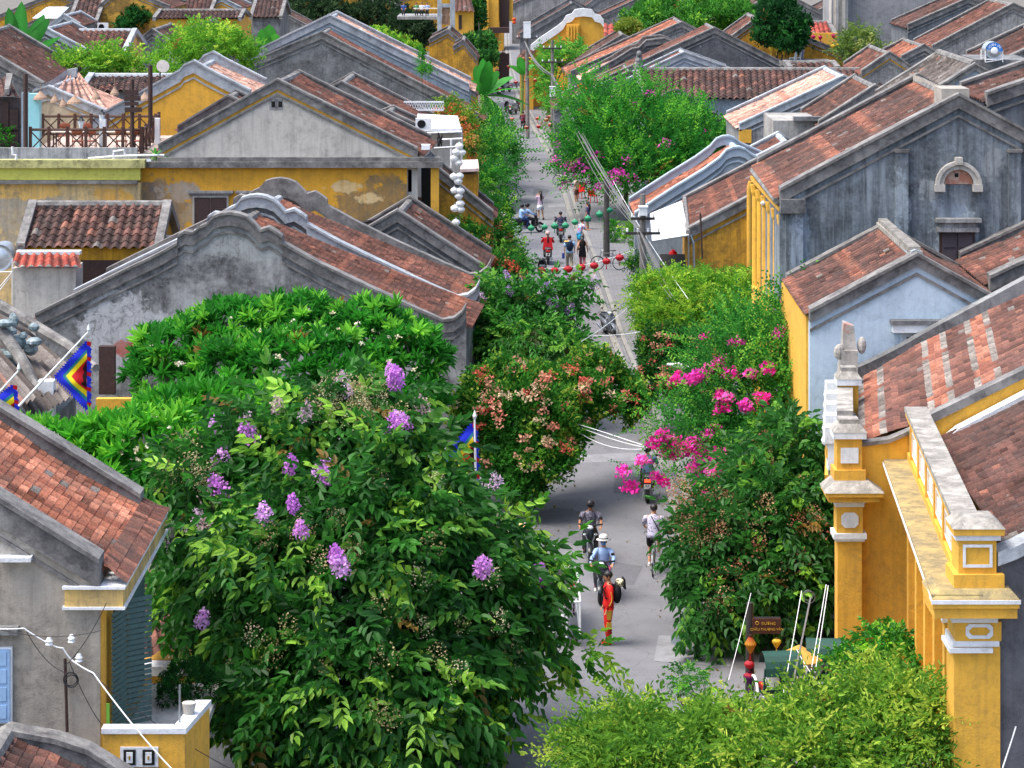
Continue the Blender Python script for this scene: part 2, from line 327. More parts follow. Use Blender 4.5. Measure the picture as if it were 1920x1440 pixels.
# ================================================================ plaster palette
GREYW = plaster('grey_mouldy_plaster', hexc('#a0a09f'), hexc('#434344'), .85, .40, .58, .8)
GREYL = plaster('light_grey_plaster', hexc('#bcb8b0'), hexc('#75726c'), .6, .45, .66, .7)
DARKW = plaster('dark_blue_grey_plaster', hexc('#6d747b'), hexc('#32363a'), .85, .38, .60, .7)
BLACKW = plaster('sooty_plaster', hexc('#8b8d8e'), hexc('#333335'), .9, .36, .52, .4)
BLUEW = plaster('pale_blue_plaster', hexc('#b9cad8'), hexc('#7e8f9b'), .5, .5, .7, .4)
BLUEG = plaster('blue_grey_plaster', hexc('#8e9ba6'), hexc('#56606a'), .6, .45, .65, .6)
YEL = plaster('ochre_yellow_plaster', hexc('#dba63a'), hexc('#8d713f'), .5, .46, .7, .6)
YELD = plaster('stained_ochre_plaster', hexc('#d09a28'), hexc('#4a3c22'), .9, .42, .58, .6)
YELC = plaster('faded_yellow_plaster', hexc('#d3b168'), hexc('#6f675a'), .85, .42, .6, .8, hexc('#c9a03a'), .58)
PAR = plaster('weathered_parapet_plaster', hexc('#8a8885'), hexc('#39383a'), .9, .36, .58, .2, scale=1.4)
PARL = plaster('pale_parapet_plaster', hexc('#a7aeb4'), hexc('#5d6166'), .7, .42, .62, .2, scale=1.4)
WHITEP = plaster('white_trim_plaster', hexc('#d9dcdf'), hexc('#8d8d8b'), .45, .5, .7, .3, scale=2)
STONE = plaster('lichen_stone_coping', hexc('#a8a49c'), hexc('#5b5853'), .8, .38, .55, .1, scale=2.5)
DARKWOOD = simple('dark_brown_wood', hexc('#3b2723'), .7, 0, .4, 12)
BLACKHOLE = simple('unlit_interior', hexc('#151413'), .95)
GREENSH = simple('green_grey_shutter_paint', hexc('#3f5a57'), .6, 0, .2, 10)
BLUESH = simple('light_blue_shutter_paint', hexc('#8fb0d4'), .6, 0, .12, 6)
WHITEM = simple('white_painted_metal', hexc('#e4e6e8'), .45); METAL = simple('galvanised_metal', hexc('#9aa0a4'), .35, .8)
HOUSES = {}
def profile_strip(root, name, path, y0, y1, zl, zh, mat, label=None):
    return MB().strip(path, y0, y1, zl, zh).build(name, mat, root, label=label)
def gable_house(name, label, d0, L, pts, sx=.05, wall=None, par=None, tint='brown', crest=None, zb=0, ov=.04, pw=.36, far=True, near=True, bands=(), pitch=None, trim=None, world=None, capm=None, ph=.2, group=None, roofm=None, sag=.06, cat='house', su=None):
    wall = wall or GREYW; par = par or PAR; roofm = roofm or ROOF
    A, B, C = [Vector(P(x, y, d0)) for x, y in pts] if world is None else [Vector(p) for p in world]
    sh = Vector((sx*L, L, 0)); root = thing(name, label, cat, ((A.x+C.x)/2, d0, zb), group)
    path = [P(x, y, d0) for x, y in crest] if crest else [tuple(A), tuple(B), tuple(C)]
    w = MB(); a = [(A.x, A.z-.1), (A.x, zb), (C.x, zb), (C.x, C.z-.1), (B.x, B.z-.1)]
    if crest: # the wall follows the shaped crest
        a = [(path[0][0], zb), (path[-1][0], zb)] + [(p[0], p[2]-.1) for p in path[::-1]]
        w.hexa([(x, d0, z) for x, z in a], [(x, d0+.25, z) for x, z in a]); a = [(A.x, A.z-.12), (A.x, zb), (C.x, zb), (C.x, C.z-.12), (B.x, B.z-.12)]
        w.hexa([(x, d0+.25, z) for x, z in a], [(x+sh.x, d0+L, z) for x, z in a])
    else: w.hexa([(x, d0, z) for x, z in a], [(x+sh.x, d0+L, z) for x, z in a])
    w.build('wall', wall, root)
    pitch = pitch or (.34 if d0 < 100 else .4 if d0 < 150 else .5); su = su or (6 if d0 < 80 else 4)
    m = MB(); y0 = Vector((sx*pw*.5, pw*.5, 0)); y1 = sh - y0
    for E in (A, C):
        e = E + (E-B)*ov; up = Vector((0, 0, .03))
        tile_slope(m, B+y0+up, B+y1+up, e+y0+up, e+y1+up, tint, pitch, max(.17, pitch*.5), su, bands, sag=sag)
    m.build('roof', roofm, root)
    MB().tube([B+y0+Vector((0, 0, .06)), B+y1+Vector((0, 0, .06))], .16, 8).build('ridge_cap', par, root)
    for k, on in ((0, near), (1, far)):
        if not on: continue
        pp = [(x+sh.x*k, y+(L-pw)*k, z) for x, y, z in path]
        mm = MB(); mm.strip(pp, -.1 if k == 0 else 0, pw, -.16, ph); mm.strip(pp, -.17 if k == 0 else -.06, pw+.06, ph, ph+.09)
        if k == 0: mm.strip(pp, -.05, 0, -.42, -.34)
        mm.build('gable_parapet', capm or par, root)
        if k == 0 and trim: MB().strip(pp, -.03, 0, -.27, -.165).build('painted_rake_line', trim, root)
    HOUSES[name] = root
    return dict(root=root, A=A, B=B, C=C, sh=sh, d0=d0, L=L, path=path)
def front_house(name, label, ridge, eave, de, w=3.2, wall=None, par=None, tint='brown', zb=0, zr=None, pitch=None, group=None, cat='house', gables=True, roofm=None):
    """ridge parallel to the picture. ridge=(xl,xr,y) eave=(xl,xr,y) in photo px; de = distance of the eave, w = run of the slope"""
    wall = wall or GREYW; par = par or PAR; dr = de+w
    E0 = Vector(P(eave[0], eave[2], de)); E1 = Vector(P(eave[1], eave[2], de)); R0 = Vector(P(ridge[0], ridge[2], dr)); R1 = Vector(P(ridge[1], ridge[2], dr))
    B0 = Vector((E0.x, dr+w, E0.z)); B1 = Vector((E1.x, dr+w, E1.z)); R0.x = (R0.x+E0.x)/2; R1.x = (R1.x+E1.x)/2
    root = thing(name, label, cat, ((E0.x+E1.x)/2, de+.4, zb), group); m = MB()
    pitch = pitch or max(.22, min(.36, de/420))
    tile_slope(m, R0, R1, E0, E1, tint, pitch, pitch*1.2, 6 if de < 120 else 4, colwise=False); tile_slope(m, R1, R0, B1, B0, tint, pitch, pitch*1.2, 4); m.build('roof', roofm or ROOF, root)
    wm = MB(); 
    prof = lambda X: [(X, de+.35, zb), (X, B0.y-.35, zb), (X, B0.y-.35, E0.z-.02), (X, dr, R0.z-.1), (X, de+.35, E0.z-.02)]
    wm.hexa(prof(R0.x+.1), prof(R1.x-.1)); wm.build('wall', wall, root)
    MB().tube([R0, R1], .17, 8).build('ridge_cap', par, root)
    if gables:
        for X in (R0.x, R1.x):
            g = MB(); pa = [(X, E0.y, E0.z), (X, dr, R0.z), (X, B0.y, E0.z)]; lo = []; 
            V = []
            for (x, y, z) in pa: V += [(x-.16, y, z-.15), (x+.16, y, z-.15), (x+.16, y, z+.2), (x-.16, y, z+.2)]
            g.add(V, [(3, 2, 1, 0), (8, 9, 10, 11)] + [(4*i+j, 4*i+(j+1) % 4, 4*(i+1)+(j+1) % 4, 4*(i+1)+j) for i in range(2) for j in range(4)]); g.build('gable_parapet', par, root)
    HOUSES[name] = root
    return dict(root=root, E0=E0, E1=E1, R0=R0, R1=R1, de=de)
def pbox(x0, x1, y0, y1, d, t, prot=0.0):
    """box whose front face spans photo px x0..x1,y0..y1 at distance d, thickness t going back"""
    a = P(x0, y1, d); b = P(x1, y0, d); m = MB(); m.box(a[0], b[0], d-prot, d-prot+t, a[2], b[2]); return m
def shutter_window(root, x0, x1, y0, y1, d, frame, shut, slats=14, lintel=None, name='window'):
    a = P(x0, y1, d); b = P(x1, y0, d); X0, X1, Z0, Z1 = a[0], b[0], a[2], b[2]; fw = .08
    f = MB(); f.box(X0-fw, X1+fw, d-.07, d, Z0-fw, Z1+fw); fo = f.build(name, frame, root)
    xm = (X0+X1)/2
    for (u, v) in ((X0, xm-.012), (xm+.012, X1)):
        s = MB(); s.box(u, v, d-.085, d-.07, Z0, Z1)
        for k in range(slats):
            z = Z0+.06+(Z1-Z0-.12)*(k+.5)/slats; hz = (Z1-Z0)/slats*.36
            s.hexa([(u+.05, d-.10, z-hz), (v-.05, d-.10, z-hz), (v-.05, d-.085, z+hz), (u+.05, d-.085, z+hz)], [(u+.05, d-.12, z-hz), (v-.05, d-.12, z-hz), (v-.05, d-.105, z+hz), (u+.05, d-.105, z+hz)])
        for q in ((u, u+.05), (v-.05, v)): s.box(q[0], q[1], d-.115, d-.085, Z0, Z1)
        so = s.build('shutter', shut, fo)
        so.location = (0, 0, 0)
        wloc = np.array(root['_w']); me = so.data; co = np.zeros(len(me.vertices)*3, np.float32); me.vertices.foreach_get('co', co); co = co.reshape(-1, 3)-wloc; me.vertices.foreach_set('co', co.ravel())
    if lintel:
        l = MB(); l.box(X0-.28, X1+.28, d-.2, d, Z1+.18, Z1+.27); l.box(X0-.2, X1+.2, d-.13, d, Z1+.1, Z1+.18); l.build('lintel', lintel, root)
    return fo
exec_order = 1
# ================================================================ LEFT SIDE
# L3 : pair of houses with shaped horn gables
cr = [(67,603),(200,537),(300,489),(333,470),(334,456),(347,448),(362,451),(375,440),(388,434),(400,420),(415,415),(432,413),(450,416),(465,422),(477,434),(488,446),(505,441),(520,450),(530,458),(531,470),(600,508),(700,556),(780,592),(830,614),(850,612),(866,600),(874,585)]
spots3 = [(P(215, 620, 87), 1.3, 1.6, hexc('#b5b6b8')), (P(290, 605, 87), 1.0, .5, hexc('#b5b6b8')), (P(240, 652, 87), .62, .3, hexc('#a8452f')), (P(270, 672, 87), .3, .25, hexc('#a8452f')), (P(430, 455, 87), 1.7, .5, hexc('#9a9d9c')), (P(500, 462, 87), 1.2, .45, hexc('#9a9d9c'))]
W3 = plaster('sooty_gable_plaster_with_flaked_patches', hexc('#a2a3a2'), hexc('#222325'), .97, .38, .53, .3, spots=spots3)
h3 = gable_house('shop_house', 'sooty horned gable house with white flakes and bare red brick behind the frangipani', 87, 5.3, [(67,603),(432,440),(866,613)], .07, W3, tint='red', crest=cr, bands=((.02,.1),(.42,.44),(.6,.62),(.86,.93)), far=False)
sh = Vector((.07*5.3, 5.3, 0))
def shiftcrest(cr, d0, d1, dx, scale=1):
    o = []
    for x, y in cr:
        X, _, Z = P(x, y, d0); X += dx; o.append((CX + X*F/d1, HY + (CH-Z)*F/d1))
    return o
cr2 = shiftcrest(cr, 87, 92.3, sh.x)
h3b = gable_house('shop_house', 'second horned-gable tiled house, pale blue-grey crest, directly behind the sooty gable house', 92.3, 5.0, None, .07, BLACKW, PARL, tint='red', crest=cr2, world=[h3['A']+sh, h3['B']+sh, h3['C']+sh], bands=((.02,.09),(.4,.42),(.62,.64),(.85,.92)), far=False)
sh2 = Vector((.07*10.3, 10.3, 0)); cr3 = [(x, y-7) for x, y in shiftcrest(cr, 87, 97.4, sh2.x)]
MB().strip([P(x, y, 97.4) for x, y in cr3], -.1, .4, -.5, .2).build('gable_parapet', PAR, h3b['root'])
h3d = gable_house('shop_house', 'low dark tiled house with a curled ridge end half under the orange flowering creeper', 102, 5, [(640,470),(745,408),(905,512)], .06, BLACKW, tint='brown', ph=.25)
# L4 : long two storey building, grey gable over yellow stained wall
h4 = gable_house('gable_building', 'two-storey building with a broad grey gable above a yellow stained wall with louvred windows', 108, 6.2, [(297,283),(520,160),(783,290)], .06, GREYL, tint='red', trim=YEL, bands=((.3,.34),(.62,.66)), far=True)
r4 = h4['root']
sp4 = [(P(300, 385, 108), 1.6, 1.2, hexc('#6c6a68')), (P(340, 360, 108), 1.0, .5, hexc('#9a9996')), (P(700, 385, 108), 1.9, 1.15, hexc('#6b6251')), (P(650, 350, 108), .9, .25, hexc('#cdb98e')), (P(690, 372, 108), .7, .3, hexc('#cdb98e')), (P(395, 400, 108), 1.2, .9, hexc('#8f8c80')), (P(740, 345, 108), .6, .5, hexc('#6b6251'))]
W4 = plaster('ochre_wall_with_big_stains', hexc('#d99f2c'), hexc('#9a7635'), .55, .45, .65, .6, spots=sp4)
a = P(258, 313, 108); b = P(763, 313, 108); MB().box(a[0], b[0], 107.85, 113.5, 0, a[2]).build('lower_wall', W4, r4)
a = P(808, 313, 108); b2 = P(823, 313, 108); MB().box(a[0], b2[0], 107.85, 108.3, 0, a[2]).box(b[0], a[0], 107.86, 113, 0, P(0, 417, 108)[2]).build('corner_pier', YEL, r4)
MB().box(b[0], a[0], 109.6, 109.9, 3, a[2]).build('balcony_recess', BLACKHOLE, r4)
MB().box(P(765, 0, 108)[0], P(772, 0, 108)[0], 108, 108.3, P(0, 360, 108)[2], P(0, 318, 108)[2]).build('white_shutter_edge', WHITEM, r4)
pbox(768, 790, 370, 415, 108.2, .1).build('louvred_door', DARKWOOD, r4)
MB().box(P(278, 0, 108)[0], P(830, 0, 108)[0], 107.6, 108.0, P(0, 313, 108)[2], P(0, 302, 108)[2]).box(P(285, 0, 108)[0], P(826, 0, 108)[0], 107.72, 108.02, P(0, 302, 108)[2]+.002, P(0, 294, 108)[2]).build('cornice', PAR, r4)
shutter_window(r4, 365, 425, 370, 437, 107.85, GREYL, DARKWOOD, 16, GREYW)
shutter_window(r4, 455, 570, 370, 437, 107.85, YEL, DARKWOOD, 16, GREYW)
for xx in (512, 525): pbox(xx-3, xx+4, 190, 201, 108, .1, .02).build('vent_hole', BLACKHOLE, r4)
pbox(505, 531, 186, 206, 108, .1, .012).build('vent_frame', GREYW, r4)
# terrace building left of it
def terrace():
    d = 107.2; root = thing('terrace_building', 'yellow stained building with a lime green parapet band under the wooden terrace railing', 'building', (-18, d, 0))
    X0 = P(-140, 0, d)[0]; X1 = P(262, 0, d)[0]; z = lambda y: P(0, y, d)[2]
    lime = plaster('lime_green_plaster', hexc('#c3c45c'), hexc('#77723a'), .55, .48, .66, .3)
    MB().box(X0, X1, d+.15, d+7, 0, z(343)).build('wall', plaster('washed_out_yellow_wall', hexc('#d8bc80'), hexc('#777268'), .85, .44, .6, .8, spots=[(P(60, 400, d), 2.2, 1.3, hexc('#8b8a85')), (P(40, 360, d), 2.0, .35, hexc('#d6ab52')), (P(215, 372, d), 1.0, .5, hexc('#d39f3e'))]), root)
    MB().box(X0, X1, d+.1, d+.4, z(338), z(312)).build('parapet_band', lime, root)
    MB().box(X0, X1+.2, d-.05, d+.5, z(315), z(300)).build('coping', plaster('mouldy_lime_coping', hexc('#b9b77a'), hexc('#3f4030'), .8, .45, .6, .2, scale=2), root)
    MB().box(X0, X1-.1, d-.05, d+.3, z(345), z(339)).build('lower_ledge', PAR, root)
    MB().box(X0, X1+.4, d+.5, d+7, z(315), z(305)).build('terrace_floor', plaster('terrace_concrete', hexc('#8f97a0'), hexc('#5a6068'), .5), root)
    MB().box(X0+1, X1-.3, d+1.4, d+1.6, z(305), z(283)).build('plinth', GREYW, root)
terrace()
# small front-facing roofed outbuilding
h5 = front_house('outbuilding', 'outbuilding with a square brown barrel-tile roof in front of the stained yellow wall', (67,313,384), (33,298,466), 99, 2.6, YELD, tint='brown', pitch=.33)
pbox(152, 232, 488, 536, 99.3, .1, .02).build('folding_door', DARKWOOD, h5['root'])
root = thing('shed', 'little grey plaster shed with a bright red tiled canopy beside the brown outbuilding', 'shed', P(82, 575, 96))
m = MB(); tile_slope(m, P(30, 477, 96.6), P(147, 477, 96.6), P(20, 500, 95.6), P(153, 500, 95.6), 'new', .3, .3, 6); m.build('roof', ROOFNEW, root)
pbox(23, 142, 503, 640, 96, 1.6).build('wall', GREYL, root); pbox(30, 150, 471, 478, 96.7, .4).build('ridge_cap', WHITEP, root)
# L2 : assembly hall roof lower left, fine grey tube tiles
def hall():
    root = thing('assembly_hall', 'grey assembly hall with fluted tube-tile roofs and an ornate ridge at the left edge', 'temple', (-16, 74, 0))
    m = MB(); A0 = P(0, 575, 80); 
    tile_slope(m, P(-120, 520, 82), P(10, 588, 82), P(60, 790, 72), P(175, 720, 75), 'grey', .24, 3, 8, amp=.09); m.build('roof', ROOF, root)
    m = MB(); tile_slope(m, P(-190, 560, 76), P(-60, 590, 77), P(-20, 780, 70), P(82, 745, 72.5), 'grey', .24, 3, 8, amp=.09); m.build('lower_roof', ROOF, root)
    MB().tube([P(-60, 560, 77.2), P(10, 630, 76), P(50, 690, 75), P(76, 745, 74)], [.2, .2, .16, .12], 8).build('hip_ridge', PAR, root)
    MB().tube([P(-10, 568, 80), P(60, 608, 79), P(130, 650, 77.5), P(180, 690, 76)], [.2, .18, .16, .12], 8).build('hip_ridge', PAR, root)
    o = MB()
    for k in range(26):
        q = P(5+rng.random()*60, 610+k*4.2+rng.uniform(-14, 8), 75.5+rng.random()); o.ball(q, .12+rng.random()*.16, None, .1+rng.random()*.2, 7, 5)
    o.build('ridge_ornament', plaster('mosaic_ornament', hexc('#8b9aa0'), hexc('#3a4a48'), .8, .4, .55, 0, hexc('#c9cdd6'), .55, scale=4), root)
    MB().box(P(-100, 0, 76)[0], P(110, 0, 76)[0], 76, 79, 0, 3.2).build('wall', BLACKW, root)
    pbox(185, 215, 650, 740, 84.8, .3).build('rain_pipe', DARKWOOD, root)
    MB().box(P(70, 0, 74)[0], P(100, 0, 74)[0], 74, 74.4, 2, P(0, 715, 74)[2]).build('gate_pier', WHITEP, root)
    MB().box(P(180, 0, 84)[0], P(245, 0, 84)[0], 84, 84.3, 1, P(0, 748, 84)[2]).build('boundary_wall', YEL, root)
hall()
# L6 : very broad gable with two crests
h6 = gable_house('broad_gable_house', 'very broad dark grey gable house crossing the upper left behind the yellow building', 165, 7, [(250,215),(603,68),(897,222)], .0, BLACKW, tint='red', bands=((.2,.24),(.6,.63)), far=False, ph=.25)
h6b = gable_house('broad_gable_house', 'pale blue-grey gable house rising just behind the broad dark gable', 172.5, 7, [(300,190),(618,38),(880,168)], .0, BLUEG, PARL, tint='pink', ph=.3)
# between
h7 = gable_house('gable_house', 'small dark gable house with a narrow red tiled slope left of the white rooftop canopy', 127, 7, [(560,205),(640,162),(800,243)], .02, BLACKW, tint='red')
gable_house('gable_house', 'low gable with a faded tile strip squeezed beside the white rooftop canopy', 122, 3.4, [(660,246),(728,218),(822,262)], .02, BLACKW, tint='brown', zb=0)
# yellow gable, pink tiles
h8 = gable_house('gable_house', 'bright ochre yellow gable house with a pale stepped crest and pink tiles behind the terrace', 120, 8, [(170,240),(363,138),(470,186)], .0, YEL, PARL, tint='pink', ph=.35, roofm=ROOFNEW, crest=[(170,240),(338,147),(345,138),(352,135),(363,130),(372,135),(385,143),(470,186)])
gable_house('gable_house', 'small tiled gable tucked between the yellow gable and the grey stained gable', 113.6, 3.5, [(333,247),(428,190),(450,200)], .0, YEL, tint='red')
h9 = gable_house('gable_house', 'patchy beige gable house with rounded crest and pale pink tiles behind the terrace tables', 125, 8, [(63,180),(90,171),(200,218)], .0, plaster('flaked_beige_plaster', hexc('#b9ac93'), hexc('#6d6355'), .8, .4, .6, .3, hexc('#c9a04a'), .6), PARL, tint='pink', roofm=ROOFNEW, far=False)
m = MB(); tile_slope(m, P(128, 140, 133), P(150, 138, 134), P(108, 168, 125.4), P(212, 215, 126), 'pink', .3, .33, 5); m.build('upper_roof', ROOFNEW, h9['root'])
MB().strip([P(60, 178, 130), P(100, 158, 131), P(125, 140, 132), P(143, 137, 132)], 0, .4, -.2, .25).build('curved_parapet', PARL, h9['root'])
front_house('tiled_house', 'brown tiled roof with pale ridge behind the patchy beige gable', (165,330,143), (160,335,171), 134, 3.2, GREYW, PARL, tint='dark')
gable_house('tiled_house', 'brown tiled roof sloping down at the far left edge above a wooden shutter wall', 131, 12, [(-330,215),(-70,75),(82,165)], .0, BLACKW, tint='brown')
front_house('tiled_house', 'long red tiled roof with a pale ridge right of the traveller palm', (97,247,58), (84,238,100), 172, 5, YELC, PARL, tint='red')
gable_house('tiled_house', 'brown tiled gable house just left of the bright green bushes', 186, 10, [(215,115),(285,60),(334,92)], .0, BLACKW, tint='dark')
gable_house('tiled_house', 'pale ridged brown roof beneath the traveller palm leaves', 168, 10, [(30,85),(84,58),(187,112)], .0, BLACKW, PARL, tint='brown')
h10 = gable_house('yellow_house', 'peeling yellow gable house with black damp stains at the top left', 235, 12, [(183,18),(228,-22),(318,16)], .0, plaster('peeling_yellow_plaster', hexc('#cfa040'), hexc('#41382a'), .95, .46, .56, .2), tint='brown', zb=0)
front_house('tiled_house', 'dark red roof beside the peeling yellow gable at the top left', (143,190,-2), (133,187,43), 232, 5, BLACKW, tint='dark')
gable_house('yellow_house', 'small yellow gable house above the dark scalloped canopy', 250, 10, [(377,22),(415,0),(452,18)], .0, YEL, PARL, tint='brown')
front_house('tiled_house', 'brown roof left of the small yellow gable near the top edge', (340,400,-6), (338,402,22), 246, 5, YEL, tint='brown')
front_house('tiled_house', 'brown tiled roof with dark eave left of the dark trees at the top', (477,532,0), (474,530,33), 240, 5, BLACKW, tint='dark')
front_house('courtyard_house', 'low yellow building with wooden posts under the dark canopy', (300,450,20), (290,458,36), 222, 4, YEL, tint='dark')
gable_house('tiled_house', 'low roof with rounded dark gable in front of the courtyard canopy', 205, 8, [(318,75),(348,58),(378,76)], .0, BLACKW, tint='dark')
gable_house('tiled_house', 'low brown roof next to the rounded dark gable', 212, 8, [(355,72),(378,48),(420,72)], .0, BLACKW, tint='brown')
gable_house('tiled_house', 'small grey roof behind the white lattice at the far left', 215, 8, [(90,55),(120,32),(150,50)], .0, BLACKW, PARL, tint='brown')
# L1 : foreground house bottom left
def l1():
    d0, L, sx = 47.6, 5.6, .0
    wallm = plaster('cracked_grey_stucco', hexc('#a49c90'), hexc('#55504a'), .75, .42, .6, .4, spots=[(P(30, 1000, 47.6), 1.6, .5, hexc('#b8b3ab'))])
    A = Vector(P(-560, 1110, d0)); B = Vector(P(-200, 845, d0)); C = Vector(P(188, 1085, d0))
    h = gable_house('corner_house', 'foreground corner house with mottled grey side wall, orange barrel tiles and dark green louvred front', d0, L, None, sx, wallm, tint='orange', world=[A, B, C], pitch=.36, su=8, ov=.0, ph=.3, pw=.42)
    r = h['root']; z = lambda y, d=d0: P(0, y, d)[2]
    # facade: yellow wall recessed below, cornice fascia above
    X = C.x; MB().box(X-.15, X+.02, d0+.02, d0+L, 0, z(1130)).build('street_wall', YEL, r)
    MB().box(X-.62, X+.42, d0-.1, d0+.0-.002, z(1135), z(1102)).box(X-.0, X+.42, d0, d0+L+.2, z(1135), z(1102)).build('cornice', YELC, r)
    MB().box(X-.66, X+.46, d0-.14, d0+L+.24, z(1102), z(1097)).box(X-.66, X+.46, d0-.14, d0+L+.24, z(1140), z(1135)).build('cornice_edge', WHITEP, r)
    m = MB(); tile_slope(m, (X+.0, d0+.2, z(1092)+.28), (X+.0, d0+L, z(1092)+.28), (X+.5, d0-.1, z(1092)+.02), (X+.5, d0+L, z(1092)+.02), 'red', .2, .3, 8); m.build('eave_tiles', ROOF, r)
    # louvres along the street wall: folding shutters standing open
    zt, zb_ = z(1150), z(1150)-2.6
    for k, (y0, y1, ang) in enumerate(((d0+.5, d0+1.3, .25), (d0+1.5, d0+2.3, .9), (d0+2.7, d0+3.5, .12), (d0+3.6, d0+4.4, .12))):
        fm = MB(); fm.box(0, .05, 0, y1-y0, 0, 2.5); f = fm.build('shutter', BLUESH if k < 1 else GREENSH, r)
        f.location = (X+.05-r['_w'][0], y0-r['_w'][1], zb_-r['_w'][2]); f.rotation_euler = (0, 0, -ang)
        for j in range(22):
            fm2 = None
        sm = MB()
        for j in range(24):
            zz = .12+j*.098; sm.hexa([(.05, .07, zz), (.05, y1-y0-.07, zz), (.075, y1-y0-.07, zz), (.075, .07, zz)], [(.05, .07, zz+.07), (.05, y1-y0-.07, zz+.07), (.055, y1-y0-.07, zz+.07), (.055, .07, zz+.07)])
        s = sm.build('louvre', GREENSH, f)
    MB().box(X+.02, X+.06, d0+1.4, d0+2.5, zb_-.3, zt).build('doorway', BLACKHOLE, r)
    # blue window in the side wall
    a = P(-60, 1355, d0); b = P(24, 1212, d0); m = MB(); m.box(a[0], b[0], d0-.06, d0, a[2], b[2]); m.build('window', WHITEP, r)
    m = MB(); m.box(a[0], b[0]-.04, d0-.09, d0-.06, a[2]+.03, b[2]-.03)
    for k in range(4):
        za = a[2]+.1+k*(b[2]-a[2]-.1)/4; m.box(b[0]-.45, b[0]-.1, d0-.105, d0-.09, za, za+(b[2]-a[2])/4-.1)
    m.build('window_shutter', BLUESH, r)
    MB().box(P(-40, 0, d0)[0], P(36, 0, d0)[0], d0-.16, d0, z(1187), z(1172)).build('lintel', GREYW, r)
    MB().box(P(0, 0, d0)[0], P(62, 0, d0)[0], d0-.25, d0, z(1048), z(1040)).build('small_ledge', WHITEP, r)
    # balcony
    bz = z(1362, 46.8); Xa = P(196, 0, 46.8)[0]; Xb = P(325, 0, 46.8)[0]; Xc = P(349, 0, 46.8)[0]
    MB().box(Xa, Xb, 46.6, 46.8, .5, bz-.06).hexa([(Xb, 46.6, .5), (Xc, 46.6, .5), (Xc+.25, 48.2, .5), (Xb+.25, 48.2, .5)], [(Xb, 46.6, bz-.06), (Xc, 46.6, bz-.06), (Xc+.25, 48.2, bz-.06), (Xb+.25, 48.2, bz-.06)]).build('balcony_wall', YEL, r)
    MB().box(Xa-.02, Xb, 46.56, 46.84, bz-.06, bz+.03).hexa([(Xb, 46.56, bz-.06), (Xc+.03, 46.56, bz-.06), (Xc+.28, 48.24, bz-.06), (Xb+.22, 48.24, bz-.06)], [(Xb, 46.56, bz+.04), (Xc+.03, 46.56, bz+.04), (Xc+.28, 48.24, bz+.04), (Xb+.22, 48.24, bz+.04)]).build('balcony_coping', WHITEP, r)
    MB().lathe([(.09, 0), (.13, .2), (.12, .2)], (Xb+.2, 47.4, bz+.04), 10).build('flower_pot', GREYL, r)
    q = MB(); a = P(226, 1437, 46.6); b = P(297, 1400, 46.6)
    q.box(a[0], b[0], 46.56, 46.6, a[2], b[2]); q.build('breeze_block', WHITEP, r)
    w = (b[0]-a[0])/2
    q = MB()
    for k in range(2):
        x0 = a[0]+.03+k*w; q.box(x0+.03, x0+w-.09, 46.545, 46.56, a[2]+.04, b[2]-.04)
    q.build('block_recess', BLACKHOLE, r); q = MB()
    for k in range(2):
        x0 = a[0]+.03+k*w; q.box(x0+.08, x0+w-.14, 46.53, 46.545, a[2]+.08, b[2]-.08); 
    q.build('block_ring', WHITEP, r); q = MB()
    for k in range(2):
        x0 = a[0]+.03+k*w; q.box(x0+.15, x0+w-.21, 46.52, 46.53, a[2]+.14, b[2]-.14)
    q.build('block_eye', YELD, r)
    MB().box(Xa, Xc, 46.85, 52.5, 2.2, 2.35).build('balcony_floor', GREYL, r)
    MB().tube([P(122, 1235, d0-.1), P(126, 1372, d0-.1)], .03, 6).build('iron_pole', DARKWOOD, r)
    MB().box(P(200, 0, d0)[0], P(206, 0, d0)[0], d0-.05, d0-.02, z(1358), z(1318)).build('green_pipe', simple('green_plastic', hexc('#6fae3c')), r)
    MB().tube([(Xb+.1, 46.9, bz), (Xb+.1, 46.9, bz+.7)], .02, 6).build('antenna_pole', METAL, r)
l1()
# small dark gable bottom-left corner
cb = shiftcrest([(-200,1490),(-20,1400),(18,1375),(60,1383),(110,1392),(170,1412),(250,1462)], 45.4, 43.2, 0)
gable_house('lean_to_house', 'dark curved gable and worn tiles in the bottom left corner below the blue shutter', 43.2, 2.2, [cb[0], cb[2], cb[-1]], .0, BLACKW, tint='brown', pitch=.36, su=8, ph=.1, crest=cb, near=False)
# tiled lean-to behind corner house
root = thing('lean_to_house', 'worn pantile lean-to roof glimpsed between the green louvres and the crape myrtle', 'house', (-6.3, 57, 0))
m = MB(); tile_slope(m, P(240, 1075, 60), P(330, 1065, 61), P(270, 1232, 56), P(372, 1205, 57), 'red', .24, .34, 8, amp=.06); m.build('roof', ROOF, root)
MB().box(P(262, 0, 57)[0], P(365, 0, 57)[0], 57, 60, 0, P(0, 1236, 57)[2]).build('wall', YEL, root)
MB().box(P(255, 0, 57)[0], P(372, 0, 57)[0], 56.5, 57, P(0, 1255, 57)[2], P(0, 1238, 57)[2]).build('gutter', WHITEP, root)

for k, (x, y, w, h_) in enumerate(((1060, 985, 60, 34), (1160, 1075, 46, 22), (1110, 700, 24, 16), (1015, 360, 16, 7), (1180, 905, 30, 22))):
    struct('road_patch', flat_poly([G(x-w+dx, y+dy*h_)[:2] for dx, dy in ((0, .9), (w*1.6, 1), (w*2, -.6), (w*.7, -1), (w*.1, -.7))], .004), plaster('darker_asphalt_patch', hexc('#5a5b5f'), hexc('#47484c'), .6))
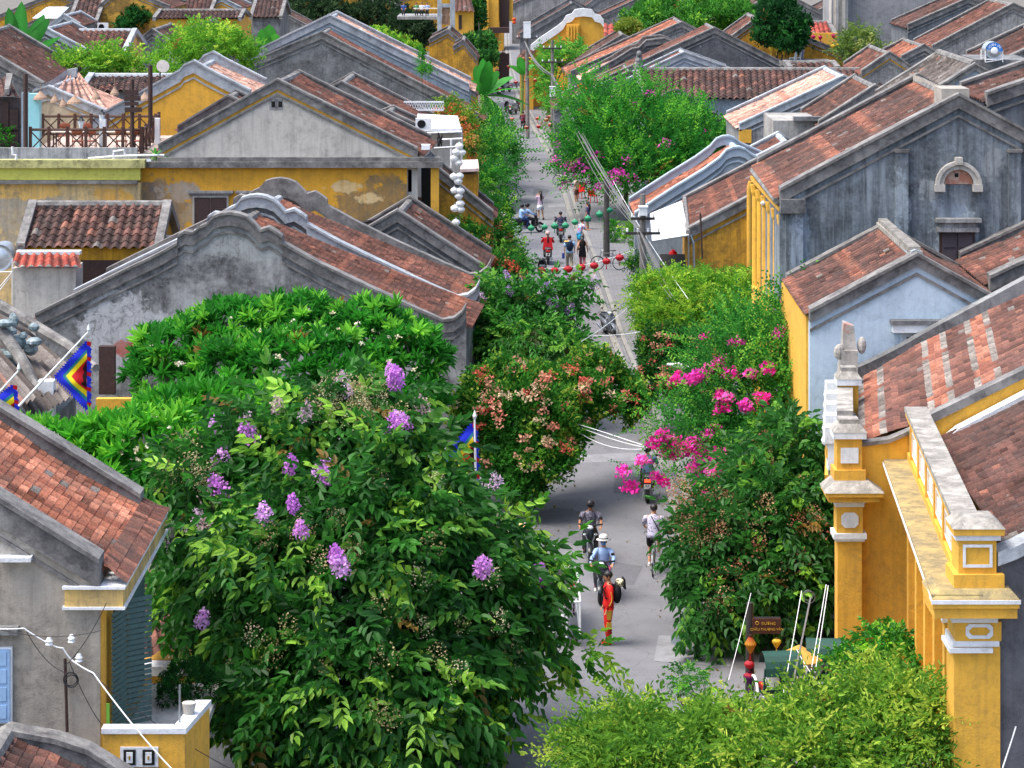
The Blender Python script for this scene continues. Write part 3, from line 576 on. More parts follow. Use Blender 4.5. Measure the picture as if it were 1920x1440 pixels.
# ================================================================ RIGHT SIDE
def pier(root, X0, X1, Y0, Y1, zt, plaque=True, name='pier'):
    """square ochre pier with white capital mouldings and a plaque block"""
    MB().box(X0, X1, Y0, Y1, 0, zt-.75).build(name, YEL, root)
    c = MB(); w = .03; c.box(X0-.02, X1+.02, Y0-.02, Y1, zt-.75, zt-.15); c.build('capital_block', YEL, root)
    m = MB(); m.box(X0-.1, X1+.1, Y0-.1, Y1, zt-.87, zt-.75); m.box(X0-.06, X1+.06, Y0-.06, Y1, zt-.93, zt-.87); m.box(X0-.05, X1+.05, Y0-.05, Y1, zt-.15, zt-.05); m.box(X0-.1, X1+.1, Y0-.1, Y1, zt-.05, zt+.0); m.build('capital_moulding', WHITEP, root)
    if plaque:
        x0, x1 = X0+(X1-X0)*.15, X1-(X1-X0)*.15; z0, z1 = zt-.62, zt-.28; q = MB()
        oc = lambda a, y: [(x0+a, y, z0+.08+a), (x0+.08+a, y, z0+a), (x1-.08-a, y, z0+a), (x1-a, y, z0+.08+a), (x1-a, y, z1-.08-a), (x1-.08-a, y, z1-a), (x0+.08+a, y, z1-a), (x0+a, y, z1-.08-a)]
        q.hexa(oc(0, Y0-.02), oc(0, Y0-.06)); q.build('plaque', WHITEP, root); return oc
def bldA():
    # house A: d 60.8 .. 68.2, pink-orange tiles with mortar bands, urn piers along street parapet
    d0, d1 = 60.8, 68.3; L = d1-d0
    root = thing('townhouse', 'ochre townhouse with orange tiles in mortared bands and a row of stone-capped parapet piers', 'house', (10, d0, 0)); X = 8.05; sx = .125
    fx = lambda d: 7.93+(d-d0)*sx     # roof edge line
    m = MB(); e0 = Vector((fx(d0+.3), d0+.3, 5.38)); e1 = Vector((fx(d1), d1, 5.5)); 
    mid0 = Vector((9.57, d0+.3, 5.93)); mid1 = Vector((10.5, d1, 6.45)); top0 = Vector((15.2, d0+.3, 8.6)); top1 = Vector((16.1, d1, 9.1))
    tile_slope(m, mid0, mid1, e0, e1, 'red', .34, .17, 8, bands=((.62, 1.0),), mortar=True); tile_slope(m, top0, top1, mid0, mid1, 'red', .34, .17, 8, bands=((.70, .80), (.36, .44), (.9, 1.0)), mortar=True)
    m.build('roof', ROOFNEW, root); m = MB(); tile_slope(m, top0, top1, top0+Vector((7, 0, -3)), top1+Vector((7, 0, -3)), 'red', .25, .25, 4); m.build('back_roof', ROOFNEW, root)
    pr = [(fx(d0), d0, 5.36), (8.6, d0, 5.45), (9.2, d0, 5.7), (9.57, d0, 5.93), (11.67, d0, 6.95), (15.2, d0, 8.65), (22.2, d0, 5.6)]
    a = [(7.5, d0, 0), (22, d0, 0), (22, d0, 5.4)] + [(x, d0, z-.03) for x, y, z in pr[::-1][1:]] + [(7.5, d0, 5.3)]
    MB().hexa(a, [(x, y+.3, z) for x, y, z in a]).build('side_wall', YEL, root)
    MB().strip(pr[2:-1], -.05, .35, -.05, .16).build('gable_parapet', PAR, root); MB().strip(pr[:3], -.06, .3, -.02, .07).build('gable_edge', PAR, root)
    pf = [(8.75, d1, 5.55), (9.2, d1, 5.75), (9.9, d1, 6.1), (10.8, d1, 6.62), (13.1, d1, 7.85), (16.1, d1, 9.3), (23, d1, 5.8)]
    MB().strip(pf, -.1, .35, -.25, .27).build('gable_parapet', BLACKW, root)
    MB().box(8.9, 22, d0+.3, d1-.05, 0, 5.2).build('inner_wall', YEL, root)
    # facade wall + cornice + parapet, running with slope sx
    def seg(x0, x1, ya, yb, z0, z1, mat, name):
        lo = [(x0+(ya-d0)*sx, ya, z0), (x1+(ya-d0)*sx, ya, z0), (x1+(yb-d0)*sx, yb, z0), (x0+(yb-d0)*sx, yb, z0)]
        return MB().hexa(lo, [(x, y, z1) for x, y, z in lo]).build(name, mat, root)
    seg(7.38, 7.5, d0+.1, d1, 0, 4.2, YEL, 'street_wall'); seg(7.12, 7.9, d0+.9, d1, 4.22, 4.5, YEL, 'cornice'); seg(7.2, 7.75, d0+.9, d1, 4.5, 4.62, STONE, 'cornice_ledge')
    seg(7.45, 7.72, d0+.5, d1, 4.62, 5.75, WHITEP, 'parapet_wall'); seg(7.4, 7.78, d0+.9, d1, 5.75, 5.98, STONE, 'parapet_coping')
    # front pier
    pier(root, 7.38, 7.93, d0-.35, d0+.2, 4.2)
    m = MB(); m.box(7.15, 8.3, d0-.6, d0+.3, 4.2, 4.33); m.box(7.08, 8.38, d0-.68, d0+.32, 4.33, 4.42); m.build('capital_slab', YEL, root)
    m = MB(); m.hexa([(7.05, d0-.7, 4.42), (8.4, d0-.7, 4.42), (8.4, d0+.33, 4.42), (7.05, d0+.33, 4.42)], [(7.3, d0-.4, 4.62), (8.1, d0-.4, 4.62), (8.1, d0+.33, 4.62), (7.3, d0+.33, 4.62)]); m.build('slab_weathering', STONE, root)
    def attic(Yc, zc, s=1.0, nm=''):
        xc = 7.66+(Yc-d0)*sx; w = .3*s
        MB().box(xc-w*1.2, xc+w*1.2, Yc-w*1.2, Yc+w*1.2, 4.6, 4.85).box(xc-w*.95, xc+w*.95, Yc-w*.95, Yc+w*.95, 4.85, zc-.42).build('attic_pier', YEL, root)
        m = MB(); m.box(xc-w*1.25, xc+w*1.25, Yc-w*1.25, Yc+w*1.25, zc-.42, zc-.27); m.build('attic_moulding', WHITEP, root)
        m = MB(); m.hexa([(xc-w*1.3, Yc-w*1.3, zc-.27), (xc+w*1.3, Yc-w*1.3, zc-.27), (xc+w*1.3, Yc+w*1.3, zc-.27), (xc-w*1.3, Yc+w*1.3, zc-.27)], [(xc-w*.8, Yc-w*.8, zc-.1), (xc+w*.8, Yc-w*.8, zc-.1), (xc+w*.8, Yc+w*.8, zc-.1), (xc-w*.8, Yc+w*.8, zc-.1)])
        m.box(xc-w*.75, xc+w*.75, Yc-w*.75, Yc+w*.75, zc-.1, zc); m.build('attic_cap', STONE, root)
        q = MB(); q.hexa([(xc-.2*s, Yc-w*.95-.03, 5.0), (xc+.2*s, Yc-w*.95-.03, 5.0), (xc+.2*s, Yc-w*.95-.03, 5.35), (xc-.2*s, Yc-w*.95-.03, 5.35)], [(xc-.2*s, Yc-w*.95, 5.0), (xc+.2*s, Yc-w*.95, 5.0), (xc+.2*s, Yc-w*.95, 5.35), (xc-.2*s, Yc-w*.95, 5.35)]); q.build('plaque', WHITEP, root)
    attic(d0+.1, 5.98); attic(d0+4.2, 6.45, .8); 
    xc = 7.66+6.5*sx; MB().box(xc-.2, xc+.22, d0+6.2, d0+6.8, 4.6, 6.5).hexa([(xc-.16, d0+6.3, 6.5), (xc+.2, d0+6.3, 6.5), (xc+.2, d0+6.7, 6.5), (xc-.16, d0+6.7, 6.5)], [(xc-.12, d0+6.35, 7.15), (xc+.14, d0+6.35, 7.1), (xc+.14, d0+6.65, 7.1), (xc-.12, d0+6.65, 7.2)]).ball((xc-.24, d0+6.3, 6.45), .14, .12, .2, 8, 6).ball((xc+.34, d0+6.4, 6.6), .12, .1, .22, 8, 6).build('broken_finial', plaster('broken_plaster_on_brick', hexc('#b1aca5'), hexc('#6a665f'), .7, .4, .6, .2, hexc('#a5543c'), .52, scale=2), root)
    # white scroll brackets standing proud of the street face
    for k in range(5):
        y = d0+1.0+k*1.45; x = 7.3+(y-d0)*sx; m = MB(); m.box(x-.2, x+.12, y-.22, y+.22, 5.25, 5.62); m.ball((x-.1, y, 5.28), .16, .2, .14, 10, 6); m.box(x-.12, x+.12, y-.16, y+.16, 4.62, 5.25); m.build('bracket_ornament', WHITEP, root)
        MB().box(x-.16, x+.1, y-.12, y+.12, 4.9, 5.1).build('bracket_core', YEL, root)
bldA()
def bldB():
    d0, d1 = 49.2, 60.75; root = thing('arcaded_townhouse', 'near ochre townhouse with square corner pier, white framed panels and a long parapet', 'house', (9.5, d0, 0)); L = d1-d0
    sx = (8.9-8.14)/L; fx = lambda y, o=0: 8.14+(y-d0)*sx+o
    def seg(o0, o1, ya, yb, z0, z1, mat, name, lab=None):
        lo = [(fx(ya, o0), ya, z0), (fx(ya, o1), ya, z0), (fx(yb, o1), yb, z0), (fx(yb, o0), yb, z0)]
        return MB().hexa(lo, [(x, y, z1) for x, y, z in lo]).build(name, mat, root, label=lab)
    WET = plaster('yellow_ledge_with_lichen', hexc('#a89560'), hexc('#5f5a50'), .85, .4, .58, .1, scale=2)
    # wall, recessed bays with engaged shafts
    seg(.35, .6, d0+.5, d1-.0, 0, 4.6, YEL, 'street_wall')
    k = 0
    y = d0+2.2
    while y < d1-.6:
        seg(.05, .34, y, y+.42, 0, 3.85, YEL, 'pilaster'); seg(.0, .36, y-.05, y+.47, 3.85, 3.95, WHITEP, 'pilaster_moulding'); seg(.03, .34, y+.0, y+.42, 3.95, 4.35, YEL, 'pilaster_block'); seg(-.03, .36, y-.06, y+.48, 4.35, 4.45, WHITEP, 'pilaster_moulding')
        seg(.22, .345, y+.75, y+1.0, 0, 3.9, YEL, 'shaft'); seg(.22, .345, y+1.35, y+1.6, 0, 3.9, YEL, 'shaft'); y += 2.1
    seg(.2, .345, d0+1.0, d1, 3.9, 4.6, YEL, 'architrave')
    seg(-.22, .5, d0-.2, d1, 4.6, 4.82, YEL, 'cornice'); seg(-.42, .5, d0-.42, d1, 4.82, 5.0, YEL, 'cornice'); seg(-.44, .5, d0-.44, d1, 5.0, 5.06, WET, 'cornice_ledge'); seg(-.455, -.42, d0-.44, d1, 4.93, 5.0, WHITEP, 'cornice_edge')
    # parapet
    seg(.1, .45, d0+.1, d1, 5.06, 5.22, YEL, 'parapet_base'); seg(.16, .40, d0+.8, d1, 5.22, 6.05, YEL, 'parapet_wall'); seg(.06, .5, d0+.7, d1, 6.05, 6.16, YEL, 'parapet_coping'); seg(.04, .55, d0+.7, d1, 6.16, 6.26, STONE, 'parapet_coping_top')
    y = d0+1.6
    while y < d1-1.3:    # white framed openings on the parapet face
        for z0, z1 in ((5.36, 5.40), (5.86, 5.90)): seg(.12, .158, y, y+1.3, z0, z1, WHITEP, 'panel_frame')
        for ya in (y, y+1.26): seg(.12, .158, ya, ya+.05, 5.40, 5.86, WHITEP, 'panel_frame')
        seg(.13, .158, y+.3, y+1.0, 5.5, 5.76, WHITEP, 'panel_centre'); seg(.1, .45, y+1.45, y+1.65, 5.22, 6.05, YEL, 'parapet_post'); y += 1.9
    # near corner pier
    X0, X1 = 8.14, 8.14+.85; Y0, Y1 = d0-.1, d0+.75
    MB().box(X0, X1, Y0, Y1, 0, 4.02).build('corner_pier', YEL, root); 
    MB().box(X0-.03, X1-.02, Y0-.03, Y1, 4.02, 4.12).box(X0-.1, X1-.15, Y0-.1, Y1, 3.92, 4.0).build('capital_moulding', WHITEP, root)
    MB().box(X0+.02, X1+.02, Y0-.01, Y1, 4.12, 4.47).build('capital_block', YEL, root)
    MB().box(X0-.05, X1-.05, Y0-.06, Y1, 4.47, 4.53).hexa([(X0-.05, Y0-.06, 4.53), (X1-.05, Y0-.06, 4.53), (X1-.05, Y1, 4.53), (X0-.05, Y1, 4.53)], [(X0-.14, Y0-.16, 4.6), (X1-.03, Y0-.16, 4.6), (X1-.03, Y1, 4.6), (X0-.14, Y1, 4.6)]).build('capital_moulding', WHITEP, root)
    def ring(cx, z0, z1, w, y, t, oc=.06):
        q = MB(); o = lambda a: [(cx-w+a+oc, z0+a), (cx+w-a-oc, z0+a), (cx+w-a, z0+a+oc), (cx+w-a, z1-a-oc), (cx+w-a-oc, z1-a), (cx-w+a+oc, z1-a), (cx-w+a, z1-a-oc), (cx-w+a, z0+a+oc)]
        A, B_ = o(0), o(t); V = [(x, y, z) for x, z in A] + [(x, y, z) for x, z in B_] + [(x, y-.03, z) for x, z in A] + [(x, y-.03, z) for x, z in B_]; f = []
        for i in range(8):
            j = (i+1) % 8; f += [(16+i, 16+j, 24+j, 24+i), (i, 16+i, 16+j, j)[::-1], (8+i, 8+j, 24+j, 24+i)]
        q.add(V, f); q.build('plaque_ring', WHITEP, root)
    ring(8.6, 4.17, 4.44, .25, Y0-.012, .06)
    # corner slab (continues the cornice round the front)
    MB().box(X0-.42, X1+.25, d0-.45, d0+.7, 4.625, 4.82).box(X0-.46, X1+.28, d0-.5, d0+.7, 4.82, 4.98).build('corner_cornice', YEL, root)
    MB().box(X0-.48, X1+.3, d0-.52, d0-.49, 4.9, 4.975).build('cornice_edge', WHITEP, root)
    MB().hexa([(X0-.46, d0-.5, 4.985), (X1+.28, d0-.5, 4.985), (X1+.28, d0+.8, 4.985), (X0-.46, d0+.8, 4.985)], [(X0-.3, d0-.35, 5.12), (X1+.15, d0-.35, 5.12), (X1+.15, d0+.8, 5.12), (X0-.3, d0+.8, 5.12)]).build('slab_weathering', WET, root)
    # attic pier on it
    MB().box(8.12, 9.05, d0-.2, d0+.75, 5.12, 5.36).box(8.22, 8.92, d0-.1, d0+.65, 5.36, 5.98).box(8.12, 9.05, d0-.2, d0+.7, 6.08, 6.2).build('attic_pier', YEL, root)
    MB().box(8.16, 8.99, d0-.16, d0+.7, 5.98, 6.08).build('attic_moulding', WHITEP, root)
    MB().hexa([(8.1, d0-.22, 6.2), (9.07, d0-.22, 6.2), (9.07, d0+.7, 6.2), (8.1, d0+.7, 6.2)], [(8.3, d0, 6.36), (8.9, d0, 6.36), (8.9, d0+.6, 6.36), (8.3, d0+.6, 6.36)]).build('attic_cap', STONE, root)
    ring(8.57, 5.48, 5.9, .27, d0-.112, .05, .002)
    # roof
    m = MB(); e0 = Vector((9.15, d0+.5, 5.75)); e1 = Vector((9.6, d1-.1, 5.5)); t0 = Vector((16, d0+.5, 9.0)); t1 = Vector((16.4, d1-.1, 8.75))
    tile_slope(m, t0, t1, e0, e1, 'brown', .36, .17, 8, bands=()); m.build('roof', ROOF, root, label='brown fish-scale tiled slope behind the parapet')
    m = MB(); tile_slope(m, t0, t1, t0+Vector((7, 0, -3.2)), t1+Vector((7, 0, -3.2)), 'brown', .25, .25, 4); m.build('back_roof', ROOF, root)
    pr = [(8.95, d0, 5.62), (9.3, d0, 5.75), (11, d0, 6.62), (16, d0, 9.1), (23, d0, 5.9)]
    a = [(8.99, d0, 0), (23, d0, 0), (23, d0, 5.8)] + [(x, d0, z-.05) for x, y, z in pr[::-1][1:]]
    MB().hexa(a, [(x, y+.3, z) for x, y, z in a]).build('side_wall', plaster('charcoal_stucco', hexc('#63646a'), hexc('#3b3b40'), .8, .4, .62, .4), root)
    MB().strip(pr[:-1], -.12, .5, -.12, .12).build('gable_parapet', PARL, root)
    pf = [(9.35, d1-.4, 5.52), (9.6, d1-.4, 5.38), (9.85, d1-.4, 5.48), (10.1, d1-.4, 5.68), (11.67, d1-.4, 6.5), (16.4, d1-.4, 8.85)]
    MB().strip(pf, -.05, .36, -.1, .16).build('flashing', WHITEP, root, label='white painted flashing between the two roofs')
    MB().tube([P(1905, 1362, d0-.1), P(1898, 1385, d0-.15), P(1880, 1440, d0-.3)], .015, 6).build('service_wire', WHITEM, root)
bldB()
# R3 blue-white gable house
h = gable_house('gable_house', 'pale blue gable house with banded brown tiles and a ribbed ridge, behind the bougainvillea', 69, 6.7, [(1518,592),(1719,486),(1870,570)], .01, BLUEW, PARL, tint='brown', ph=.1, bands=((.02,.08),(.40,.48),(.9,.97)), capm=PAR, zb=0)
r = h['root']; B = h['B']
m = MB()
for k in range(26): m.box(B.x-.16+.003*k, B.x+.16, 69.4+k*.245, 69.4+k*.245+.14, B.z+.12, B.z+.28)
m.box(B.x-.14, B.x+.2, 69.3, 75.7, B.z+.05, B.z+.17); m.build('ridge_tiles', STONE, r)
pbox(1672, 1772, 606, 621, 69, .3, .28).build('window_hood', WHITEP, r); pbox(1668, 1775, 598, 606, 69, .34, .32).build('hood_top', BLACKW, r); pbox(1690, 1760, 621, 700, 69, .1, .05).build('window', WHITEP, r); 
pbox(1700, 1755, 632, 700, 68.95, .03, .02).build('window_shutter', DARKWOOD, r)
seg = MB(); X = h['A'].x
MB().box(X-.06, X+.2, 69.3, 75.6, 0, 7.0).build('street_wall', YEL, r)
gable_house('gable_house', 'small tiled roof corner poking up right of the pale blue gable house', 71.5, 5, [(1855,535),(2060,440),(2260,540)], .0, DARKW, tint='red')
# R4 big dark colonial gable
d = 76.6
spots = [(P(1790, 450, d), .75, 1.2, hexc('#a9b6bc')), (P(1500, 450, d), .3, 1.3, hexc('#8d99a8')), (P(1690, 400, d), .25, 1.6, hexc('#8f9ba3')), (P(1740, 350, d), .35, .4, hexc('#8d9396')), (P(1780, 395, d), .5, .4, hexc('#7e8a98')), (P(1860, 300, d), .3, .6, hexc('#858a8b'))]
W5 = plaster('slate_dark_gable_plaster', hexc('#8a949c'), hexc('#2c3237'), .97, .37, .56, 1.0, spots=spots)
h = gable_house('colonial_house', 'large dark slate-grey gable house with an arched attic window and yellow columned front', d, 9.2, [(1462,370),(1797,192),(2130,372)], .02, W5, tint='brown', bands=((.02,.07),(.36,.42),(.6,.66),(.93,1.0)), ov=.03)
r = h['root']; B, A = h['B'], h['A']
MB().box(B.x-.45, B.x+.35, d+.2, d+1.6, B.z-.3, B.z+.38).strip([(B.x+.02*k/8, d+1.6+k*.93, B.z) for k in range(9)], 0, .5, -.2, .26).build('ridge_block', plaster('cement_ridge', hexc('#a29c93'), hexc('#6b665f'), .6), r)
for (xa, xb, yt) in ((1472, 1505, 400), (1679, 1702, 285), (1890, 1913, 285)):
    pbox(xa, xb, yt, 620, d, .2, .14).build('pilaster', W5, r); pbox(xa-2, xb+2, yt-6, yt, d, .25, .2).build('pilaster_cap', PAR, r)
pbox(1462, 1508, 372, 398, d, .3, .3).build('eave_corbel', BLACKW, r)
q = MB(); cx, cz = P(1796, 345, d)[0], P(0, 345, d)[2]
for k in range(13):   # arch moulding
    a0 = math.pi*k/12
for (ra, rb, y0, y1) in ((.43, .60, -.16, 0), (.56, .66, -.22, 0)):
    V = []; n_ = 14
    for k in range(n_+1):
        a0 = math.pi*k/n_
        for rr, yy in ((ra, y1), (rb, y1), (rb, y0), (ra, y0)): V.append((cx+rr*math.cos(a0), d+yy, cz+rr*math.sin(a0)))
    q.add(V, [(4*i+j, 4*i+(j+1) % 4, 4*(i+1)+(j+1) % 4, 4*(i+1)+j) for i in range(n_) for j in range(4)] + [(0, 1, 2, 3), tuple(4*n_+j for j in (3, 2, 1, 0))])
q.box(cx-.1, cx+.1, d-.28, d, cz+.58, cz+.78)
for s_ in (-1, 1): q.box(cx+s_*.54-.14, cx+s_*.54+.14, d-.24, d, cz-.2, cz)
q.build('arch_moulding', GREYL, r)
q = MB(); V = [(cx+.42*math.cos(math.pi*k/12), d-.03, cz+.42*math.sin(math.pi*k/12)) for k in range(13)]; q.hexa(V, [(x, y+.03, z) for x, y, z in V]); q.build('arched_window', plaster('brick_infill', hexc('#a8715c'), hexc('#b9ada0'), .8, .45, .5, .1, scale=3), r)
pbox(1790, 1797, 325, 332, d-.04, .02, .01).build('vent_hole', BLACKHOLE, r)
shutter_window(r, 1766, 1822, 436, 520, d, DARKWOOD, simple('weathered_dark_shutter', hexc('#4a4046'), .7), 3)
q = MB(); q.box(P(1753, 0, d)[0], P(1837, 0, d)[0], d-.35, d, P(0, 415, d)[2], P(0, 408, d)[2]); q.box(P(1760, 0, d)[0], P(1830, 0, d)[0], d-.24, d, P(0, 425, d)[2], P(0, 415, d)[2]); q.box(P(1755, 0, d)[0], P(1833, 0, d)[0], d-.3, d, P(0, 433, d)[2], P(0, 425, d)[2]); q.build('window_hood', GREYW, r)
# yellow street front with columns
X = A.x+.05
MB().box(X+.55, X+.8, d+.1, d+9, 0, 8.8).build('street_wall', YEL, r); MB().box(X-.08, X+.7, d+.1, d+9.1, 8.9, 9.02).build('eave_beam', YEL, r); MB().tube([(X-.14, d+.1, 9.2), (X-.02, d+9, 9.2)], .1, 6).build('gutter', PAR, r)
MB().box(X-.05, X+.6, d+.3, d+9, 4.3, 4.6).box(X-.05, X+.1, d+.3, d+9, 4.6, 5.5).build('balcony', YEL, r)
for k in range(6):
    y = d+.5+k*1.7; MB().lathe([(.2, 0), (.2, .3), (.15, .4), (.13, 8.4), (.17, 8.5), (.2, 8.75)], (X+.1, y, 0), 10).build('column', YEL, r)
for k in range(5):
    MB().box(X+.5, X+.56, d+.9+k*1.7, d+1.9+k*1.7, 5.0, 7.6).build('tall_window', YELD, r)
gable_house('gable_house', 'tiled verge with grey parapet lying at the right edge above the stained gable', 82, 5, [(1850,190),(2050,120),(2200,200)], .0, DARKW, tint='brown')
# R5 yellow wall house with lean roof
h = gable_house('shop_house', 'stained ochre side-walled house with a low tiled roof next to the white awning', 105, 11.5, [(1290,440),(1500,330),(1680,420)], .045, YELD, tint='red', bands=((.52,.56),(.7,.74),(.94,1)), ov=.02)
MB().tube([P(1408, 340, 104.6), P(1405, 352, 104.6), P(1405, 516, 104.6)], .1, 8).build('yellow_downpipe', YEL, h['root'])
MB().tube([P(1313, 400, 104.5), P(1317, 485, 104.5)], .04, 6).build('rusty_pole', DARKWOOD, h['root']); MB().tube([P(1294, 440, 104.4), P(1300, 455, 104.4), P(1302, 520, 104.4)], .05, 6).build('downpipe', METAL, h['root'])
MB().tube([P(1290, 436, 104.4), P(1284, 372, 116)], .1, 6).build('gutter', PAR, h['root'])
# R6 blue curved gable
cr6 = [(1190,410),(1264,362),(1320,328),(1350,306),(1362,292),(1374,287),(1386,286),(1398,290),(1406,297),(1414,302),(1480,330)]
h = gable_house('shop_house', 'slate-blue house with a cloud-shaped gable crest and orange tiles under the pink bougainvillea', 118, 6, [(1200,408),(1392,296),(1500,360)], .0, BLUEG, plaster('blue_crest', hexc('#9fb0bf'), hexc('#6c7882'), .4), tint='orange', crest=cr6, bands=((.1,.13),(.4,.43)))
gable_house('tiled_house', 'narrow tiled strip between the cloud-crest gable and the dark colonial roof', 122, 5, [(1390,318),(1475,274),(1560,330)], .02, BLUEG, PARL, tint='red')
# R7 curly yellow gable
cr7 = [(1228,215),(1250,198),(1262,190),(1277,187),(1292,192),(1308,205),(1325,212),(1336,228),(1352,232),(1386,268)]
h = gable_house('shop_house', 'small yellow house with a black curly crest and tiled slope behind the bougainvillea', 157.5, 4, [(1222,240),(1277,205),(1388,272)], .0, YELC, plaster('black_crest', hexc('#5b5a5c'), hexc('#2f2f31'), .8), tint='orange', crest=cr7, ph=.3)
gable_house('tiled_house', 'orange tile roof with white flowering creeper behind the bougainvillea', 153, 3.5, [(1290,290),(1318,262),(1400,300)], .0, YELC, tint='orange')
# R8 long ridge roof facing camera
h = front_house('long_house', 'long brown barrel-tiled roof facing forward over a blue-grey wall on the right side', (1207,1682,131), (1190,1690,186), 162.5, 5.2, BLUEG, tint='brown', pitch=.4)
q = MB(); e = h['R0']
for k in range(5): q.ball((e.x+.1, e.y+rng.uniform(-.2, .2), e.z+.2+k*.2), .3-.03*k, .25, .22, 8, 6)
q.build('ridge_end_ornament', BLACKW, h['root'])
front_house('tiled_house', 'strip of brown roof just above the long brown ridge', (1480,1562,118), (1475,1570,130), 172, 3, BLACKW, tint='brown')
# R9 pink strip
h = gable_house('gable_house', 'house with a straight pale pink tile strip and grey side wall in the second row', 140, 8.5, [(1386,241),(1582,150),(1760,235)], .0, GREYW, PARL, tint='pink', roofm=ROOFNEW, bands=((.45,.5),), ov=.03)
MB().box(P(1386, 0, 139.9)[0], P(1409, 0, 139.9)[0], 139.9, 140.1, P(0, 268, 139.9)[2], P(0, 243, 139.9)[2]).build('ochre_panel', YEL, h['root'])
h = gable_house('gable_house', 'house with a brown tile strip and peeling white side wall in the second row', 128, 8, [(1535,237),(1642,168),(1760,240)], .0, plaster('peeling_white_wall', hexc('#a9a7a2'), hexc('#57544f'), .8, .42, .58, .5), tint='brown', bands=((.02,.08),(.5,.56)))
pbox(1478, 1510, 260, 274, 129, .1, .1).build('barred_window', BLACKHOLE, h['root'])
MB().box(P(1450, 0, 129)[0], P(1545, 0, 129)[0], 129, 134, 0, P(0, 226, 129)[2]).build('side_wing', MATS['peeling_white_wall'], h['root'])
pbox(1487, 1538, 218, 226, 128.8, .5, .3).build('eave_gutter', BLACKW, h['root'])
# R11 tall pale blue-grey gable
h = gable_house('gable_house', 'tall smooth blue-grey gable house with a grey cement roof below the water tank', 104, 9, [(1700,205),(1828,124),(1975,205)], .0, plaster('smooth_blue_grey', hexc('#9aa5b1'), hexc('#7c8894'), .5, .5, .7, .3), PAR, tint='grey', ph=.06, zb=0)
MB().box(P(1830, 0, 114)[0], P(1935, 0, 114)[0], 114, 118, 0, P(0, 112, 114)[2]).build('tank_platform', BLACKW, h['root'])
# R12
gable_house('gable_house', 'small gable house with yellow-edged grey wall, left of a matching gable', 165, 9, [(1615,140),(1668,104),(1722,140)], .0, GREYW, tint='red', trim=YEL)
gable_house('gable_house', 'small grey gable house with orange tiles, right of the yellow-edged one', 176, 9, [(1690,112),(1733,90),(1768,112)], .0, BLACKW, tint='orange')
# R13
gable_house('gable_house', 'long sloping tile roof and mottled wall above the water tank', 188, 9, [(1748,92),(1900,12),(2060,90)], .0, GREYW, tint='red')
gable_house('gable_house', 'farther parallel tile roof at the top right corner', 205, 9, [(1702,52),(1815,2),(1960,60)], .0, DARKW, tint='brown')
gable_house('gable_house', 'brown tiled roof at the right edge behind the water tank', 125, 9, [(1872,125),(1990,70),(2100,130)], .0, DARKW, tint='brown')
# R14 concrete block
root = thing('concrete_building', 'tall bare grey concrete building with a ribbed corner behind the small flowering tree', 'building', (28, 225, 0))
MB().box(P(1590, 0, 222)[0], P(1815, 0, 222)[0], 222, 240, 0, 14).build('wall', plaster('bare_concrete', hexc('#8f9092'), hexc('#5a5b5e'), .7, .45, .65, .6), root)
MB().box(P(1560, 0, 221)[0], P(1590, 0, 221)[0], 221, 223, 0, 13).box(P(1566, 0, 221)[0], P(1571, 0, 221)[0], 220.7, 221, 0, 13).box(P(1579, 0, 221)[0], P(1584, 0, 221)[0], 220.7, 221, 0, 13).build('ribbed_corner', GREYL, root)
MB().tube([P(1560, 60, 220.5), P(1561, -20, 220.5)], .08, 6).build('downpipe', METAL, root)
# R15 gables right of the street
h = gable_house('gable_house', 'big dark gable house with pale patch under the peak right of the light green tree', 179, 8, [(1118,160),(1340,58),(1500,140)], .0, plaster('dark_gable_with_grey_crown', hexc('#77797c'), hexc('#333437'), .95, .3, .5, .2, spots=[(P(1340, 75, 172), 3.5, 1.2, hexc('#8f9091'))]), tint='red', far=False)
gable_house('gable_house', 'grey gable house with a light tile strip behind the big dark gable', 196, 9, [(1070,140),(1278,47),(1380,100)], .0, GREYW, tint='orange')
cr15 = [(1090,152),(1150,120),(1185,98),(1198,96),(1212,82),(1228,80),(1246,78),(1262,84),(1270,90)]
gable_house('gable_house', 'pink tiled house with curly dark crest in the middle of the right-hand gables', 188, 5, [(1090,150),(1225,86),(1290,112)], .0, BLACKW, tint='pink', crest=cr15, roofm=ROOFNEW)
gable_house('gable_house', 'low pale-crested gable in front of the big dark gable', 174, 4, [(1175,155),(1283,104),(1370,135)], .0, BLUEG, PARL, tint='red')
gable_house('shop_house', 'narrow tiled house with yellow verge and red awning beside the street trees', 214, 9, [(1060,135),(1168,70),(1260,110)], .0, YELD, tint='dark')
# lower roof near street right
m = gable_house('shop_house', 'low tiled shop roof beside the utility pole above the bougainvillea', 176, 8, [(1040,205),(1180,140),(1290,190)], .0, BLACKW, tint='brown')
# R16 temple
root = thing('temple', 'yellow temple wall with white wave-shaped coping and a red and white striped roof', 'temple', (5, 235, 0)); D = 236
wv = [(995,92),(1012,78),(1030,66),(1045,56),(1055,48),(1062,36),(1072,33),(1078,25),(1094,23),(1110,25),(1116,33),(1126,36),(1132,44)]
V = [P(x, y, D) for x, y in wv]; poly = [(V[0][0], D, 0)] + [(x, D, z) for x, y, z in V] + [(V[-1][0], D, 0)]
MB().hexa(poly, [(x, y+.4, z) for x, y, z in poly]).build('wall', YEL, root); MB().strip(V, -.2, .5, -.35, .35).build('wave_coping', WHITEP, root)
MB().box(P(1062, 0, D)[0], P(1086, 0, D)[0], D-.6, D, 0, P(0, 45, D)[2]).build('gate_pier', YEL, root)
m = MB()
for k in range(4): m.box(P(1064+5.5*k, 0, D)[0], P(1067+5.5*k, 0, D)[0], D-.8, D-.6, P(0, 75, D)[2], P(0, 48, D)[2])
m.build('fins', YEL, root)
